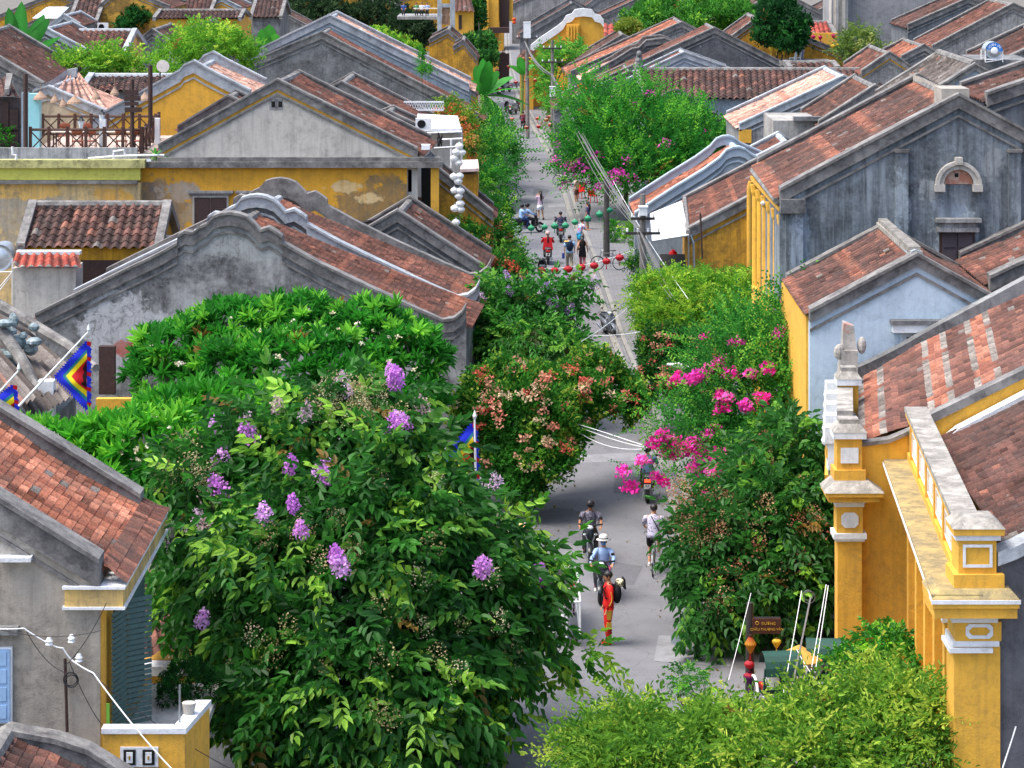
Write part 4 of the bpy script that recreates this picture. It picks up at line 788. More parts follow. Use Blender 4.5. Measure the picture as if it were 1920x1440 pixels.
m = MB(); tile_slope(m, P(1085, 45, D+6), P(1190, 47, D+6), P(1083, 88, D), P(1188, 90, D), 'new', .55, .45, 4); m.build('roof', ROOFNEW, root)
MB().box(P(1088, 0, D)[0], P(1186, 0, D)[0], D+.5, D+7, 0, P(0, 92, D)[2]).build('hall_wall', GREYW, root)
gable_house('dark_hall', 'large black-weathered gable roof behind the yellow temple wall', 285, 14, [(975,72),(1075,14),(1150,55)], .0, BLACKW, BLACKW, tint='dark', ph=.5)
gable_house('dark_hall', 'second black-weathered gable roof at the top beside the tree', 330, 18, [(1090,25),(1150,-20),(1215,22)], .0, BLACKW, BLACKW, tint='dark', ph=.5)
gable_house('yellow_house', 'yellow garden wall and gable behind the dark round tree at the upper right', 200, 8, [(1365,78),(1420,38),(1600,110)], .0, YELD, tint='red')
front_house('tiled_house', 'red roof behind the pink lanterns', (1490,1560,42), (1488,1560,68), 214, 5, YEL, tint='new', roofm=ROOFNEW)
MB_w = thing('garden_wall', 'yellow garden wall with pink lanterns hanging in front', 'wall', P(1500, 110, 205)); pbox(1385, 1570, 62, 125, 205, .4).build('wall', YEL, MB_w)
# far left-of-street buildings
root = thing('yellow_house', 'two-storey yellow house with a wooden balcony at the far end of the street', 'house', (-4, 262, 0)); D = 262
pbox(915, 935, -30, 240, D, 6).build('wall', YEL, root); pbox(935, 962, -30, 40, D+1, 6).build('wing', YEL, root); pbox(915, 955, 52, 62, D-1.2, 2).build('balcony', DARKWOOD, root); pbox(937, 955, -20, 52, D+.9, .2, .2).build('doorway', DARKWOOD, root)
pbox(921, 955, 100, 170, D+.9, .2, .2).build('shop_front', DARKWOOD, root); pbox(905, 916, -10, 68, D-.4, .3).build('pier', YEL, root)
root = thing('yellow_house', 'small yellow gable house between the grey tower frame and the street', 'house', (-10, 250, 0))
pbox(853, 888, 20, 240, 250, 7).build('wall', YEL, root); m = MB(); tile_slope(m, P(856, -8, 254), P(880, -10, 254), P(850, 22, 249.5), P(890, 22, 249.5), 'brown', .4, .45, 4); m.build('roof', ROOF, root)
pbox(860, 866, 28, 55, 250, .1, .05).build('window', DARKWOOD, root)
root = thing('concrete_tower', 'grey concrete tower frame with two tall posts over the small yellow house', 'tower', (-11, 246, 0))
m = MB()
for x0, x1 in ((820, 828), (844, 853)): a = P(x0, 120, 246); b = P(x1, -40, 246); m.box(a[0], b[0], 246, 246.4, 0, b[2])
a = P(820, 14, 246); b = P(853, 7, 246); m.box(a[0], b[0], 246.05, 246.35, a[2], b[2]); m.build('frame', PARL, root); pbox(829, 843, 14, 46, 246.2, .1).build('brick_panel', plaster('old_brick', hexc('#9a7a62'), hexc('#4c3a30'), .7, scale=4), root)
gable_house('tiled_house', 'low weathered roof and yellow wall left of the green tree near the street end', 225, 8, [(805,78),(840,60),(868,84)], .0, YELD, tint='dark')
gable_house('tiled_house', 'little roof with a red awning edge beside the green tree near the street end', 214, 7, [(850,92),(868,80),(895,112)], .0, YELD, tint='brown')
gable_house('yellow_house', 'yellow walled shop behind the banana plant', 182, 8, [(830,195),(842,148),(893,180)], .0, YEL, tint='brown')
root = thing('street_shop', 'narrow ochre shop front beside the utility pole on the right of the street', 'house', (2, 228, 0))
pbox(975, 1000, 108, 215, 232, 5).build('wall', YEL, root); m = MB(); tile_slope(m, P(980, 95, 236), P(1005, 95, 236), P(966, 112, 231), P(992, 112, 231), 'red', .4, .4, 4); m.build('roof', ROOF, root)
# far filler rows so the town goes on
far_rng = random.Random(5)
for k, (x, d, lab) in enumerate(((-52, 235, 'far brown-roofed house at the top left corner'), (-42, 262, 'far grey house behind the peeling yellow gable'), (-30, 285, 'far house behind the dark courtyard canopy'), (-50, 292, 'farthest red-roofed house at the top left'), (46, 262, 'far yellow-walled house behind the concrete building'), (38, 286, 'far house beyond the dark round tree'), (-18, 300, 'far red-roofed house left of the tower frame'), (16, 290, 'far brown-roofed house right of the black hall roofs'), (27, 268, 'far house behind the airy light-green tree'), (-9, 330, 'far house at the end of the street, left side'), (8, 345, 'far house at the end of the street, right side'), (-26, 340, 'far house beyond the large dark trees'), (30, 350, 'farthest house near the top right'))):
    gable_house('distant_house', lab, d, 9, None, 0, [YELD, GREYW, BLACKW][k % 3], tint=['brown', 'red', 'dark'][k % 3], world=[(x-8, d, 5), (x, d, 8.2+(k % 3)*.5), (x+8, d, 5)], pitch=.5, su=3)
# ================================================================ VEGETATION
LEAF = attr_mat('leaves', .5, .5, .18, spec=.35); LEAFM = attr_mat('matt_leaves', .65, .5, .2, spec=.2); PETAL = attr_mat('petals', .7, .35, .1, spec=.15)
BARK = plaster('bark', hexc('#6a6054'), hexc('#35302a'), .7, scale=3)
def leaf(L, Wd, droop=.25, fold=.18):
    x = np.array([0, .33, .72, 1, .72, .33])*L; y = np.array([0, .5, .4, 0, -.4, -.5])*Wd; z = -droop*L*(x/L)**2; z[[1, 2, 4, 5]] += fold*Wd
    return np.stack([x, y, z], 1)
LF = np.array([[0, 1, 2, 3], [0, 3, 4, 5]])
def rot(ax, a):
    return np.array(Matrix.Rotation(a, 3, ax))
def assemble(leaves):
    """leaves: (R3x3, t3, L, W, droop, tint)"""
    V = []; Fc = []; T = []
    for i, (Rm, t, L, Wd, dr, tint) in enumerate(leaves):
        V.append(leaf(L, Wd, dr)@Rm.T + t); Fc.append(LF+6*i); T.append(np.full(6, tint))
    return np.concatenate(V), np.concatenate(Fc), np.concatenate(T)
def t_pinnate(n=5, L=.17, Wd=.066, stem=.42, droop=.35, hang=.5, r=None):
    out = []; r = r or rng
    for i in range(n):
        x = stem*(i+1)/(n+.3); z = -hang*x*x/stem
        for s in (-1, 1):
            a = s*(1.15-.35*i/n+r.uniform(-.15, .15)); Rm = rot('Z', a)@rot('Y', .35+r.uniform(-.2, .45))
            k = 1-.25*abs(i/n-.45)+r.uniform(-.1, .1); out.append((Rm, np.array([x, 0, z]), L*k, Wd*k, droop, r.uniform(.8, 1.2)))
    out.append((rot('Y', .5), np.array([stem, 0, -hang*stem]), L, Wd, droop, 1.1)); return assemble(out)
def t_rosette(n=15, L=.27, Wd=.085, r=None):
    out = []; r = r or rng
    for i in range(n):
        az = i*2.4+r.uniform(-.2, .2); el = 1.15-1.25*i/n+r.uniform(-.12, .12)   # local x is the axis of the rosette
        Rm = rot('X', az)@rot('Z', math.pi/2-el); k = .6+.4*math.sin(math.pi*min(1, .25+i/n)); out.append((Rm, np.array([.03, 0, 0]), L*k, Wd*k, .28, r.uniform(.85, 1.15)))
    return assemble(out)
def t_twig(n=12, L=.06, Wd=.034, stem=.5, arch=.5, spread=.5, r=None):
    out = []; r = r or rng
    for i in range(n):
        x = stem*(i+.5)/n; z = -arch*x*x/stem; Rm = rot('X', r.uniform(-.6, .6))@rot('Z', (1 if i % 2 else -1)*(.9+r.uniform(-.3, .3)))@rot('Y', r.uniform(-.4, .5))
        out.append((Rm, np.array([x, r.uniform(-.02, .02)*spread, z+r.uniform(-.02, .02)]), L*r.uniform(.8, 1.2), Wd*r.uniform(.8, 1.2), .2, r.uniform(.8, 1.2)))
    return assemble(out)
def t_tuft(n=10, L=.09, Wd=.03, spread=.08, r=None):
    out = []; r = r or rng
    for i in range(n):
        Rm = rot('X', r.uniform(0, 6.3))@rot('Z', r.uniform(.1, 1.3)); out.append((Rm, np.array([r.uniform(-1, 1), r.uniform(-1, 1), r.uniform(-1, 1)])*spread, L*r.uniform(.7, 1.2), Wd*r.uniform(.8, 1.2), .3, r.uniform(.8, 1.2)))
    return assemble(out)
def scatter(mb, tmpls, Pn, D, sc, col, roll=.5):
    k = len(Pn); which = nr.integers(0, len(tmpls), k)
    D = D/np.maximum(1e-6, np.linalg.norm(D, axis=1, keepdims=True)); up = np.tile([0, 0, 1.], (k, 1)) + nr.normal(size=(k, 3))*roll
    Y = np.cross(up, D); Y /= np.maximum(1e-6, np.linalg.norm(Y, axis=1, keepdims=True)); Z = np.cross(D, Y); M = np.stack([D, Y, Z], 2)
    for w, (V, Fc, T) in enumerate(tmpls):
        ix = np.where(which == w)[0]
        if not len(ix): continue
        o = np.einsum('nij,vj->nvi', M[ix], V)*sc[ix, None, None]+Pn[ix, None, :]; c = col[ix, None, :]*T[None, :, None]; nvt = len(V)
        f = (Fc[None]+(np.arange(len(ix))*nvt)[:, None, None]).reshape(-1, Fc.shape[1])
        mb.add(o.reshape(-1, 3), f, c.reshape(-1, 3).clip(0, 1))
def BL(x, y, d, rx, ry, rd):
    p = P(x, y, d); k = d/F; return (*p, rx*k, rd, ry*k)
def crown_pts(blobs, dens, lo=.62, lump=.22, under=.45, maxn=None):
    Ps, Ds, Rr = [], [], []
    for bi, b in enumerate(blobs):
        c = np.array(b[:3]); r = np.array(b[3:]); area = 4*math.pi*((r[0]*r[1])**1.6+(r[0]*r[2])**1.6+(r[1]*r[2])**1.6)**(1/1.6)/3**(1/1.6); k = max(6, int(area*dens))
        u = nr.normal(size=(k, 3)); u /= np.linalg.norm(u, axis=1, keepdims=True); keep = (u[:, 2] > -.25) | (nr.random(k) < under); u = u[keep]
        ph = nr.uniform(0, 6, 6); n_ = (np.sin(u[:, 0]*5+ph[0])*np.sin(u[:, 2]*6+ph[1])+np.sin(u[:, 1]*5+ph[2])*np.sin(u[:, 0]*7+u[:, 2]*4+ph[3]))*.5
        rad = (lo+(1-lo)*nr.random(len(u))**.6)*(1+lump*n_); p = c+u*r*rad[:, None]; ok = np.ones(len(p), bool)
        for bj, b2 in enumerate(blobs):
            if bj == bi: continue
            q = (p-np.array(b2[:3]))/np.array(b2[3:]); ok &= (q**2).sum(1) > .4
        p = p[ok]; u2 = (u/r); u2 /= np.linalg.norm(u2, axis=1, keepdims=True); Ps.append(p); Ds.append(u2[ok]); Rr.append(rad[ok])
    return np.concatenate(Ps), np.concatenate(Ds), np.concatenate(Rr)
def front(blobs, x, y, k=.95):
    """first crown surface met looking along photo pixel x,y"""
    o = np.array([0, 0, CH]); dr = np.array([(x-CX)/F, 1, -(y-HY)/F]); best = None
    for b in blobs:
        c = np.array(b[:3]); r = np.array(b[3:])*k; p = (o-c)/r; q = dr/r; A = q@q; B_ = p@q; C_ = p@p-1; h = B_*B_-A*C_
        if h > 0:
            t = (-B_-math.sqrt(h))/A; best = t if best is None else min(best, t)
    if best is None:
        best = min(blobs, key=lambda b: (CX+b[0]/b[1]*F-x)**2+(HY+(CH-b[2])/b[1]*F-y)**2)[1]
    return o+dr*best
def crown(root, blobs, tmpls, dens, pal, sc=(.85, 1.2), up=.35, outw=1., rnd=.45, droop=0, young=.25, mat=None, name='crown', label=None, roll=.5, lo=.62, lump=.22, under=.45):
    Pn, D, rad = crown_pts(blobs, dens, lo, lump, under); k = len(Pn); D = D*outw+np.array([0, 0, up-droop])+nr.normal(size=(k, 3))*rnd
    dark, mid, lite = [np.array(hexc(h)) for h in pal]; t = nr.random((k, 1)); col = dark*(1-t)+mid*t
    ph = nr.uniform(0, 6, 3); patch = np.sin(Pn[:, 0]*1.9+ph[0])+np.sin(Pn[:, 2]*2.3+ph[1])+np.sin(Pn[:, 1]*1.7+ph[2])
    y_ = (nr.random(k) < young*(1+.45*patch)) & (rad > .8); col[y_] = (mid*(1-t)+lite*t)[y_]; q_ = nr.random(k) < .006; col[q_] = np.array(hexc('#8a7038')); q_ = (nr.random(k) < .03) & (rad > .85); col[q_] = lite*1.05
    mb = MB(); scatter(mb, tmpls, Pn, D, nr.uniform(*sc, k), col, roll); return mb.build(name, mat or LEAF, root, label=label)
def limbs(root, base, blobs, r=.12, name='trunk', mid=None):
    m = MB(); b0 = Vector(base); c = Vector(np.mean([b[:3] for b in blobs], 0)); fork = b0.lerp(c, .45); fork.x = b0.x*.6+fork.x*.4; fork.y = b0.y*.6+fork.y*.4
    m.tube([b0, b0.lerp(fork, .5)+Vector((.05, .03, 0)), fork], [r*1.25, r, r*.85], 8)
    for b in blobs:
        e = Vector(b[:3]); q = fork.lerp(e, .5)+Vector((rng.uniform(-.2, .2), 0, rng.uniform(-.2, .1))); m.tube([fork, q, e, e+Vector((rng.uniform(-1, 1)*b[3]*.5, 0, b[5]*.6))], [r*.6, r*.42, r*.25, r*.08], 6)
    return m.build(name, BARK, root)
def t_floret(n, size, spread, elong=1.0, r=None):
    """cloud of small crumpled petals"""
    V = []; Fc = []; T = []; r = r or rng
    for i in range(n):
        while True:
            q = np.array([r.uniform(-1, 1), r.uniform(-1, 1), r.uniform(-1, 1)])
            if q@q < 1: break
        q = q*np.array([spread*(1-.35*q[2]), spread*(1-.35*q[2]), spread*elong]); a = nr.normal(size=3); a /= np.linalg.norm(a); b = np.cross(a, nr.normal(size=3)); b /= np.linalg.norm(b); s = size*r.uniform(.7, 1.3)
        V += [q, q+a*s+b*s*.2, q+(a+b)*s*.8, q+b*s-a*s*.1]; Fc.append([4*i, 4*i+1, 4*i+2, 4*i+3]); T += [r.uniform(.75, 1.2)]*4
    return np.array(V), np.array(Fc), np.array(T)
FCACHE = {}
def blossoms(root, blobs, pts, kind, name, cols, mat=None, sc=(.8, 1.2), k=.95, lab=None):
    """one mesh per blossom cluster, a few shared shapes"""
    for i, (x, y) in enumerate(pts):
        cc = cols[i % len(cols)]; key = (kind, cc, i % 3)
        if key not in FCACHE:
            n, s, sp, el = {'panicle': (230, .05, .19, 1.5), 'panicle_pale': (150, .04, .18, 1.4), 'seed': (90, .028, .26, 1.1), 'bougain': (90, .07, .2, .6), 'creeper': (30, .055, .17, .7), 'white': (22, .045, .1, .4), 'far': (30, .11, .38, .7)}[kind]
            V, Fc, T = t_floret(n, s, sp, el); m = MB(); m.add(V, Fc, np.array(hexc(cc))*T[:, None]); FCACHE[key] = m.build(name, mat or PETAL); o = FCACHE[key]; first = True
        else: first = False
        o = FCACHE[key] if first else bpy.data.objects.new(name, FCACHE[key].data)
        if not first: COL.objects.link(o)
        p = front(blobs, x, y, k)-np.array(root['_w']); o.parent = root; o.location = p; o.rotation_euler = (rng.uniform(-.5, .5), rng.uniform(-.5, .5), rng.uniform(0, 6)); o.scale = (rng.uniform(*sc),)*3
MY = [t_pinnate(4, .17, .084, .38), t_pinnate(5, .155, .078, .46, .4, .8), t_pinnate(3, .19, .09, .3, .3, .5), t_pinnate(5, .16, .075, .46, .5, 1.1), t_tuft(7, .17, .085, .1)]
RO = [t_rosette(17, .4, .115), t_rosette(15, .44, .12), t_rosette(19, .37, .105)]
FI = [t_twig(14, .085, .03, .34, .9), t_twig(16, .075, .028, .4, 1.2), t_twig(12, .095, .032, .3, .6)]
BO = [t_twig(16, .075, .045, .75, .35), t_twig(12, .08, .05, .5, .2), t_twig(20, .07, .042, .95, .6)]
CR = [t_tuft(9, .11, .065, .1), t_tuft(8, .1, .06, .12)]
FAR = [t_tuft(9, .34, .16, .3), t_tuft(8, .3, .18, .34)]; MIDL = [t_tuft(9, .2, .1, .2), t_twig(10, .2, .1, .8, .5)]
def rnd_front(blobs, n, yk=(-.9, .6)):
    o = []
    for i in range(n):
        b = blobs[rng.randrange(len(blobs))]; a = rng.uniform(0, 6.283); q = math.sqrt(rng.random())*.92
        o.append((CX+(b[0]+b[3]*q*math.cos(a))/b[1]*F, HY+(CH-(b[2]+b[5]*q*math.sin(a)))/b[1]*F))
    return o
GR_D = ('#174518', '#2b6a22', '#7aba30'); GR_M = ('#266a20', '#469a2a', '#9cdc40'); GR_L = ('#478226', '#78b036', '#bcd84c')
# --- big crape myrtle
b1 = [BL(630,890,57,180,140,2.2),BL(420,950,57,130,100,1.8),BL(740,985,56,130,140,2.1),BL(620,1110,54.8,240,200,2.8),BL(830,1120,55,140,130,2.1),BL(440,1085,55.5,80,90,1.5),BL(690,1320,53,215,165,2.3),BL(875,1220,54.6,95,90,1.4),BL(545,1300,53,90,120,1.6),BL(800,1330,53.3,95,75,1.5),BL(960,1115,56,58,75,1.1),BL(900,1010,56.5,60,50,1.1),BL(735,800,57.5,62,70,1.1),BL(650,790,57.5,75,75,1.1),BL(500,830,57.6,65,50,1)]
t = thing('crape_myrtle', 'huge dark green tree with mauve flower spikes filling the lower centre, beside the road', 'tree', (-3.2, 56.5, 0))
crown(t, b1, MY, 19, ('#1f4f1e', '#3c7e2c', '#9ccc4c'), sc=(1.2, 2.0), up=.05, droop=.35, rnd=.6, young=.26, lump=.38)
limbs(t, (-3.2, 56.8, 0), b1, .2)
tips = [BL(1085,1222,56.5,60,10,.25),BL(985,1240,56,45,14,.4),BL(340,1135,56,50,30,.5),BL(430,1270,54.5,40,30,.5),BL(930,1345,54,40,30,.5),BL(1030,1090,57,30,35,.4),BL(980,1010,57,30,22,.4)]
crown(t, tips, MY, 26, ('#2f7022', '#5aa02c', '#aed048'), sc=(1.2, 1.6), up=-.1, rnd=.5, young=.5, name='outer_sprays')
pan = [(735,698),(742,712),(746,785),(758,795),(735,800),(415,862),(408,915),(412,930),(408,795),(465,812),(545,872),(605,880),(610,890),(550,945),(495,962),(565,992),(630,1040),(637,1060),(905,1062),(1012,1082),(380,1160)]
blossoms(t, b1+tips, pan, 'panicle', 'flower_spike', ('#dc9ae6', '#cf84dc', '#e6b4ee'), sc=(.75, 1.15), k=1.17)
blossoms(t, b1+tips, [(640,712),(652,735),(520,760),(575,772),(372,972),(385,985),(310,988),(318,1012),(262,945),(1045,1082),(1052,1098),(1040,1150),(1060,1130),(930,905),(790,760),(462,790)], 'panicle_pale', 'fading_flower_spike', ('#cdb2c4', '#d8bcd6', '#bfa3a8'), sc=(.7, 1.1), k=1.17)
blossoms(t, b1+tips, [(620+rng.uniform(-40, 60), 730+rng.uniform(-30, 40)) for _ in range(14)]+[(690+rng.uniform(-50, 60), 760+rng.uniform(-40, 30)) for _ in range(12)]+[(340+rng.uniform(-50, 60), 870+rng.uniform(-40, 40)) for _ in range(14)]+[(rng.uniform(300, 1000), rng.uniform(850, 1350)) for _ in range(34)], 'seed', 'seed_head', ('#b8ac7c', '#a39266', '#c9c09c'), sc=(.7, 1.3), k=1.14)
# --- frangipani
b2 = [BL(335,655,78,80,50,1.2),BL(430,615,78.5,85,45,1.3),BL(560,600,79,95,42,1.4),BL(690,615,78.5,90,48,1.3),BL(770,670,77.5,62,65,1.2),BL(560,680,77,190,60,1.8),BL(300,705,77.5,60,38,1),BL(775,750,77,58,62,1.1),BL(440,690,77,110,50,1.4)]
t = thing('frangipani_tree', 'broad dark glossy frangipani tree in front of the sooty horned gable', 'tree', (-6.5, 78, 0)); crown(t, b2, RO, 7.5, ('#226a20', '#3f9a2e', '#80c840'), up=.7, outw=1, rnd=.4, lo=.55, sc=(.85, 1.25), young=.3, under=.25, lump=.25); limbs(t, (-6.5, 78, 0), b2, .16)
blossoms(t, b2, rnd_front(b2, 30), 'white', 'flower_cluster', ('#e9e0bd', '#efe9d6'), sc=(.7, 1.1), k=1.1)
b2b = [BL(270,835,66,120,65,1.5),BL(150,850,66,105,50,1.4),BL(420,780,68,105,58,1.4),BL(70,820,67,45,24,.7),BL(330,790,67.5,90,50,1.2),BL(220,900,65.3,130,55,1.4),BL(510,775,69,55,48,.9),BL(330,860,66,80,60,1.2),BL(470,850,67,60,40,1)]
t = thing('frangipani_tree', 'lighter green frangipani tree in the front, between the flags and the mauve flowers', 'tree', (-9, 67, 0)); crown(t, b2b, RO, 8.5, ('#2a7d20', '#52ab2e', '#8ad040'), up=.7, outw=1, rnd=.4, lo=.55, sc=(.9, 1.3), young=.45, under=.25, lump=.25); limbs(t, (-9, 67, 0), b2b, .14)
blossoms(t, b2b, rnd_front(b2b, 24), 'white', 'flower_cluster', ('#e9e0bd', '#efe9d6'), sc=(.7, 1.1), k=1.1)
# --- rangoon creeper canopy over the street
b3 = [BL(985,785,78,95,88,1.5),BL(895,775,78.5,48,75,1.1),BL(1070,745,80,85,60,1.3),BL(1145,730,82,60,36,1),BL(1010,860,77,72,50,1),BL(960,865,77.5,60,42,.8),BL(985,915,76.6,40,34,.5),BL(960,715,79,75,45,1.2),BL(1175,762,82,38,30,.7),BL(1110,650+40,82,60,35,1),BL(1060,815,78.5,45,40,.7)]
t = thing('creeper', 'mass of orange-red flowering creeper hanging over the road in the middle', 'creeper', (-.6, 79, 0)); crown(t, b3, CR, 60, ('#225a1c', '#438a2a', '#a9c048'), sc=(1.0, 1.45), lump=.35, up=.2, rnd=.8, young=.25, mat=LEAFM); limbs(t, (-.5, 79.5, 0), b3, .14)
fl = [p for p in rnd_front(b3, 120) if p[1] < 880][:55]+[(960+rng.uniform(-60, 70), 740+rng.uniform(-50, 60)) for _ in range(25)]
blossoms(t, b3, fl, 'creeper', 'flower_cluster', ('#d07f6c', '#dda488', '#c4604f', '#d8c09c', '#b88a70'), k=1.1, sc=(.8, 1.4))
b3b = [BL(970,590,93,55,50,1.2),BL(925,575,94,40,46,1),BL(1005,640,91,60,36,1.2),BL(940,640,92,46,42,1.1),BL(1042,570,93,38,32,.9),BL(1080,540,94,26,10,.5),BL(900,620,93,26,42,.8),BL(1070,660,90,36,22,.8)]
t = thing('crape_myrtle', 'smaller crape myrtle with pale mauve tips behind the orange creeper', 'tree', (-.9, 93, 0)); crown(t, b3b, MY, 30, ('#245a1f', '#408a30', '#8cc048'), sc=(1.1, 1.5), up=.1, rnd=.5, droop=.2); limbs(t, (-.9, 93, 0), b3b, .12)
blossoms(t, b3b, [(948,517),(1115,532),(1065,525),(1040,568),(1028,540),(1032,566),(955,545),(905,560),(1068,583),(1018,550)], 'panicle_pale', 'flower_spike', ('#c8a4dc', '#d6bce2'), k=1.15)
blossoms(t, b3b, [(1000+rng.uniform(-90, 90), 620+rng.uniform(-50, 50)) for _ in range(12)], 'seed', 'seed_head', ('#8a7d58',))
# --- right bright tree + creeper
b4 = [BL(1290,555,95,85,42,1.5),BL(1250,600,94,55,46,1.2),BL(1385,560,95,75,42,1.3),BL(1440,575,94,40,35,1),BL(1215,560,95,30,35,.7),BL(1330,600,93.5,85,45,1.3),BL(1430,540,96,45,22,.8)]
t = thing('street_tree', 'bright lime-green tree in front of the stained ochre wall on the right', 'tree', (6.6, 95, 0)); crown(t, b4, FI+CR[:1], 60, GR_L, up=.45, rnd=.5, sc=(1.1, 1.6), young=.4, mat=LEAFM); limbs(t, (6.6, 95, 0), b4, .14)
b4b = [BL(1310,660,90,85,44,1.3),BL(1238,660,90,42,55,1.0),BL(1228,705,89,32,42,.8),BL(1290,715,88,58,40,1),BL(1390,640,90,60,40,1)]
t = thing('creeper', 'dark creeper with rust-coloured flowers below the lime-green tree', 'creeper', (6.2, 90, 0)); crown(t, b4b, CR, 80, ('#17401a', '#2f6a22', '#6d9c34'), up=.15, rnd=.8, mat=LEAFM); limbs(t, (6.2, 90, 0), b4b, .1)
blossoms(t, b4b, rnd_front(b4b, 45), 'creeper', 'flower_cluster', ('#b87560', '#cb9c7e', '#b05a50'), k=1.1)
# --- near bougainvillea
b5 = [BL(1400,665,75,85,55,1.4),BL(1480,650,75,75,52,1.2),BL(1345,725,74,65,50,1.1),BL(1430,760,73.6,100,80,1.5),BL(1320,815,73,55,34,.8),BL(1360,865,72,42,36,.8),BL(1510,740,74.2,48,75,1),BL(1262,815,73,28,16,.4),BL(1440,850,72.5,85,60,1.1),BL(1510,590,76,60,30,.9)]
t = thing('bougainvillea', 'big bougainvillea with hot pink blossoms leaning over the right kerb', 'shrub', (6.3, 74.5, 0)); crown(t, b5, BO, 40, ('#25652a', '#469a38', '#92cc4c'), sc=(1.0, 1.4), up=.3, rnd=.6, young=.3, mat=LEAFM, lump=.35); limbs(t, (6.3, 74.5, 0), b5, .1)
whip = [BL(1545,650,74.6,30,45,.6),BL(1600,590,76,45,40,.5),BL(1640,560,76,30,18,.3),BL(1590,640,75,40,40,.5),BL(1545,560,76,30,28,.4),BL(1230,760,74,45,20,.4),BL(1200,870,73,28,18,.3)]
crown(t, whip, BO, 14, ('#2c6f24', '#58a52f', '#8fcb40'), rnd=.9, up=.7, young=.4, mat=LEAFM, name='long_shoots', lo=.1)
mg = [(1270,708),(1290,712),(1355,674),(1345,680),(1325,630),(1310,705),(1350,738),(1358,745),(1352,765),(1238,818),(1228,830),(1260,822),(1275,830),(1300,828),(1344,802),(1250,848),(1262,852),(1312,858),(1345,853),(1204,862),(1295,835),(1310,880),(1350,885),(1338,878),(1245,903),(1168,883),(1181,912),(1505,724),(1470,618),(1460,625),(1648,545),(1410,700),(1430,745),(1398,760),(1372,700),(1330,690),(1252,838),(1325,815),(1285,845),(1340,905),(1315,905),(1230,893),(1318,845),(1268,840),(1480,560),(1380,640),(1440,690),(1300,880),(1350,930),(1330,925),(1245,815)]
blossoms(t, b5+whip, mg, 'bougain', 'blossom', ('#ff3cb4', '#f24cc0', '#e636a6', '#ff70cc'), k=1.16, sc=(.85, 1.4))
# --- right dark crape myrtle
b6 = [BL(1410,925,66,70,50,1.3),BL(1480,880,67,65,85,1.3),BL(1360,1010,65,85,60,1.3),BL(1460,1010,65,95,90,1.5),BL(1395,1085,64,85,48,1.1),BL(1500,1090,64,55,55,1),BL(1310,1035,65,36,30,.7),BL(1330,1135,63,38,30,.6),BL(1440,1130,63.5,60,40,.8),BL(1515,960,66,35,60,.9),BL(1315,1170,62.5,14,18,.3)]
t = thing('crape_myrtle', 'dark crape myrtle full of brown seed heads beside the ochre pier on the right', 'tree', (5.9, 65.5, 0)); crown(t, b6, MY, 28, ('#21521f', '#3b7a2e', '#8cc448'), sc=(1.2, 1.7), lump=.38, up=.05, droop=.3, rnd=.55, young=.14); limbs(t, (5.9, 65.5, 0), b6, .15)
blossoms(t, b6, [(1300+rng.uniform(-40, 90), 960+rng.uniform(-50, 50)) for _ in range(26)]+rnd_front(b6, 26), 'seed', 'seed_head', ('#a08060', '#b99a6e', '#aa6c54'), sc=(.9, 1.5), k=1.12)
# --- foreground feathery tree
b7 = [BL(1135,1410,51.5,60,48,1.0),BL(1185,1385,51.4,50,50,1.0),BL(1290,1420,51,90,50,1.2),BL(1345,1375,51,42,38,.8),BL(1430,1415,50.5,80,52,1.2),BL(1560,1375,50.5,85,55,1.2),BL(1520,1345,51,40,30,.8),BL(1665,1340,50.6,60,58,1.1),BL(1640,1310,51,35,35,.8),BL(1735,1390,50,40,85,.8),BL(1090,1440,51,40,30,.8),BL(1490,1440,49.8,120,50,1.2),BL(1300,1460,50,130,45,1.2),BL(1650,1430,49.8,105,65,1.2),BL(1180,1430,50.5,90,45,1.1)]
t = thing('feathery_tree', 'bright yellow-green feathery tree across the bottom right edge', 'tree', (5, 51, 0)); crown(t, b7, FI, 52, ('#44782a', '#7fae3a', '#c6d658'), up=.6, rnd=.7, sc=(1.3, 2.0), young=.4, mat=LEAFM, under=.15, lump=.5, lo=.5); limbs(t, (5, 51, 0), b7, .13)
b7b = [BL(1292,1278,57,30,24,.45),BL(1275,1298,57,18,14,.3)]; t = thing('shrub', 'small dark shrub standing in the road behind the feathery tree', 'shrub', P(1290,1330,57)); t.location.z = 0; t['_w'] = tuple(t.location); crown(t, b7b, FI+MY[:1], 90, GR_M, up=.5, rnd=.7, sc=(.45, .7)); limbs(t, (t.location.x, 57, 0), b7b, .05)
b8 = [BL(1650,1215,58.5,50,28,.6),BL(1610,1240,58.2,45,25,.5),BL(1680,1240,58,40,30,.5)]; t = thing('potted_shrub', 'green pinnate shrub against the foot of the ochre pier', 'shrub', (8.1, 58.3, 0)); crown(t, b8, MY, 60, GR_M, up=.5, rnd=.6, sc=(.6, .9)); limbs(t, (8.1, 58.3, 0), b8, .05)
